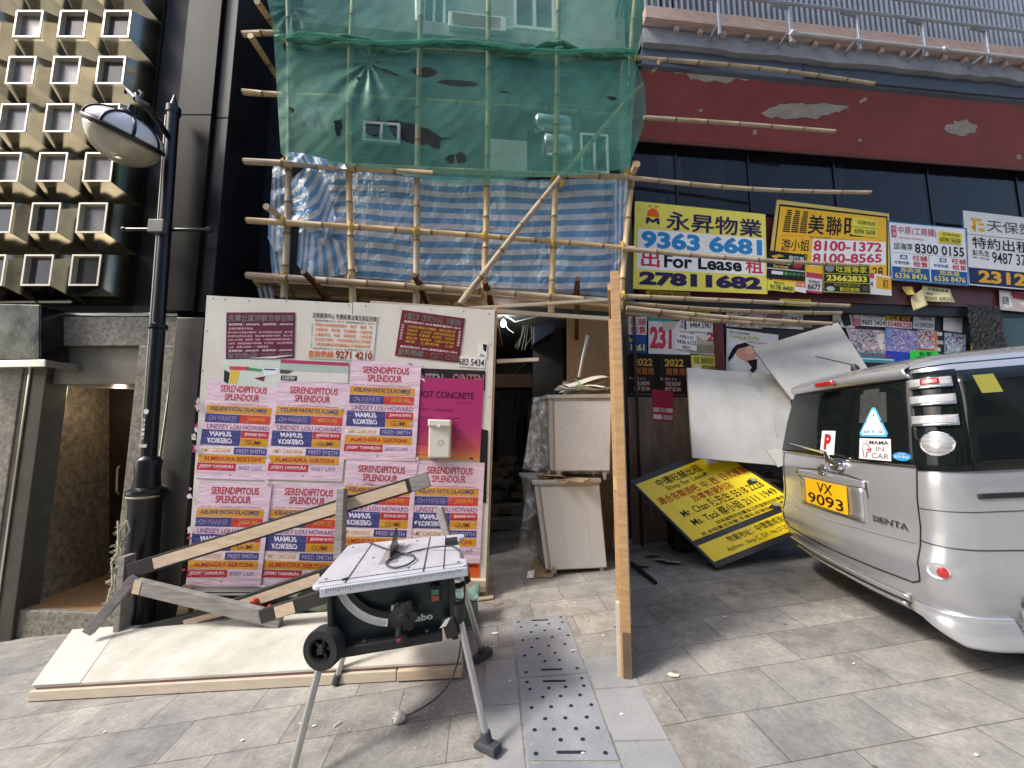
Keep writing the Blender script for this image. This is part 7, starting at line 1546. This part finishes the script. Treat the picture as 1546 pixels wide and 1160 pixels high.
_a, _b, _d = pY(950,728,4.45), pY(1081,677,4.52), pY(1081,859,3.86)
f = Face(_a, _b, on(1253,790,_a,(_d-_a).cross(_b-_a)), _d, .03); print('sign br', f.c[2], f.n); f.base(M_blkf, M_blkf)
YS = mat('yellow sign face', hexc('f6da24'), .35, 0, .05, 4, .05, 20)
f.rect(.02,.06,.97,.735,YS); f.rect(.02,.785,.97,.95,YS)
D = ink('1c1a12'); RD = ink('b33a1c')
f.text('中環旺舖出租', .19,.09,.66,.175,D,3,.02); f.text('Shop for Lease', .22,.19,.64,.25,D,3,.005)
f.text('適合各類酒吧. 中. 西. 日式餐廳', .06,.265,.97,.345,RD,3,.02); f.text('及零售便利店', .32,.36,.72,.43,RD,3,.02)
f.text('Mr. Chan 陳先生 5518 2228', .13,.44,.93,.53,D,3,.008); f.text('Ms. Tsoi 蔡小姐 2111 1949', .14,.545,.95,.63,D,3,.008)
f.text('如有疑問可向屬本公司查詢招租廣告', .30,.65,.95,.685,D,3,.01); f.text('註:未經業主同意.不得私自張貼招租廣告', .12,.695,.95,.728,D,3,.01)
f.text('物業地址：中環雲咸街27號地舖', .25,.80,.95,.86,D,3,.01); f.text('Address : Shop C, G/F, No.27-29 Wellington St', .18,.885,.95,.93,D,3,.0)
fs_ = f.done('fallen_sign', 'black framed yellow Shop for Lease sign fallen at a slant against the boards', 'sign')
q = MB(); P = [f.at(u,v,.042) for u,v in ((.80,.0),(.97,.02),(.985,.09),(.90,.15),(.80,.16),(.74,.14))]; q.prism([p_ for p_ in P][::-1], f.n*-.003)
f2 = Face(f.at(.82,.02,.043), f.at(.95,.03,.043), f.at(.93,.12,.043), f.at(.80,.12,.043), .0008); f2.text('租', .45,.0,.75,.45, ink('c77a86'),2,.02); f2.text('0488', .3,.55,.95,.95, ink('4a4f92'),2,.015)
tp_ = q.build('torn_paper', paper('e6e6e8'), fs_); f2.let.build('lettering', f2.lm, tp_)
for uv, sz in (((.885,.445),.05),((.80,.715),.045)):
    q = MB(); c = f.at(*uv,.04); ax1 = (f.c[1]-f.c[0]).normalized(); ax2 = (f.c[3]-f.c[0]).normalized()
    P = [c+ax1*sz*math.cos(k*math.pi/5)*rnd.uniform(.6,1.5)+ax2*sz*.7*math.sin(k*math.pi/5)*rnd.uniform(.6,1.3) for k in range(10)]; q.prism(P[::-1], f.n*-.004); h_ = q.build('torn_hole', mat('dark torn hole', (.03,.026,.02), .9), fs_)
    q = MB(); q.prism([c+ax2*.0, c+ax1*.05+ax2*.02, c+ax1*.03+ax2*-.03+f.n*.02, c+ax1*-.02+ax2*-.03+f.n*.02][::-1], f.n*.002); q.build('curled_flap', paper('d8d0b8'), h_)
q = MB(); q.lathe([(.05,-.03),(.055,0),(.05,.03)], A(1135,838,3.9), (1,.3,.2), 12)
timber(G(953,850,.03), G(990,880,.02), .03, .03, M_blackw, 'thin dark stick on the paving beside the partition foot')
for i, (x, y) in enumerate(((1000,845),(985,838),(1015,848),(970,852))):
    q = MB(); c = G(x,y,.03); q.box(c, (.14,.09,.01), Matrix.Rotation(rnd.uniform(-1,1),3,'Z')@Matrix.Rotation(rnd.uniform(-.5,.5),3,'X')); tag(q.build('cardboard_scrap', mat(('dull card','brown cardboard')[i%2], ((.3,.27,.22),(.26,.18,.1))[i%2], .85)), 'cardboard scrap lying in the dark under the fallen yellow sign', 'cardboard', 'cardboard scraps under the yellow sign')

# ================================================================ LITTER
LG = 'cigarette ends and paper bits on the paving'
M_lit = mat('white litter', (.72,.70,.66), .8); M_filter = mat('tan filter', (.5,.27,.1), .8)
for x, y, a, kind in ((474,1096,.4,0),(509,1094,.9,1),(455,1092,.1,0),(1095,932,.2,1),(1018,1020,.3,2),(865,983,.4,1),(750,933,.2,0),(747,956,.5,2),(745,976,.3,0),(745,912,.2,3),(868,910,.2,0),(855,912,.6,0),(1180,838,.4,0),(938,1078,.3,0),(1289,1002,.1,0),(1474,1140,.3,0),(158,1105,.6,0),(365,1118,.2,0),(880,1137,.5,0),(910,960,.8,0),(770,1028,.4,0),(1010,868,.4,0)):
    c = G(x,y,.006); q = MB()
    if kind == 1: q.tube([c+V((-.02*math.cos(a),-.02*math.sin(a),.002)), c+V((.02*math.cos(a),.02*math.sin(a),.002+GX*.02))], .004, 8)
    elif kind == 3: q.tube([c+V((i*.014-.1, .03*math.sin(i*.5), .006)) for i in range(14)], .004, 5)
    else:
        s = .012 if kind == 0 else .03; q.prism([c+V((s*math.cos(k*1.05+a)*rnd.uniform(.5,1.2), s*.6*math.sin(k*1.05+a)*rnd.uniform(.5,1.2), GX*s*math.cos(k*1.05+a))) for k in range(6)], (0,0,.002))
    tag(q.build('litter', M_filter if kind==3 else M_lit), 'tiny pale scrap of litter on the stone paving', 'litter', LG)
q = MB(); c = G(1016,1021,.006); q.add([c+V((-.035,.008,.004)), c+V((-.01,.02,.012)), c+V((.035,.002,.006)), c+V((0,-.014,.004))], [(0,3,2,1)]); tag(q.build('dry_leaf', mat('pale dry leaf', (.6,.6,.45), .7)), 'pale dry leaf on the paving right of the partition foot', 'leaf')
timber(G(716,905,.02), G(745,901,.02), .05, .02, M_pine2, 'short pale offcut lying at the passage mouth by the hoarding foot')
# sawdust and crumbs on the paving round the saw and at the passage mouth
q = MB()
for k in range(290):
    if k < 170: x, y = rnd.gauss(640,120), rnd.uniform(985,1150)
    else: x, y = rnd.uniform(735,930), rnd.gauss(915,25)
    if y < 870: continue
    c = G(x,y,.0055); s_ = rnd.uniform(.0015,.0055); a0_ = rnd.uniform(0,6)
    q.prism([c+V((s_*math.cos(a+a0_), s_*rnd.uniform(.3,1)*math.sin(a+a0_), GX*s_*math.cos(a+a0_))) for a in (0,1.3,2.5,3.8,5)], (0,0,.001))
tag(q.build('sawdust_crumbs', M_dust), None, None, kind='stuff')
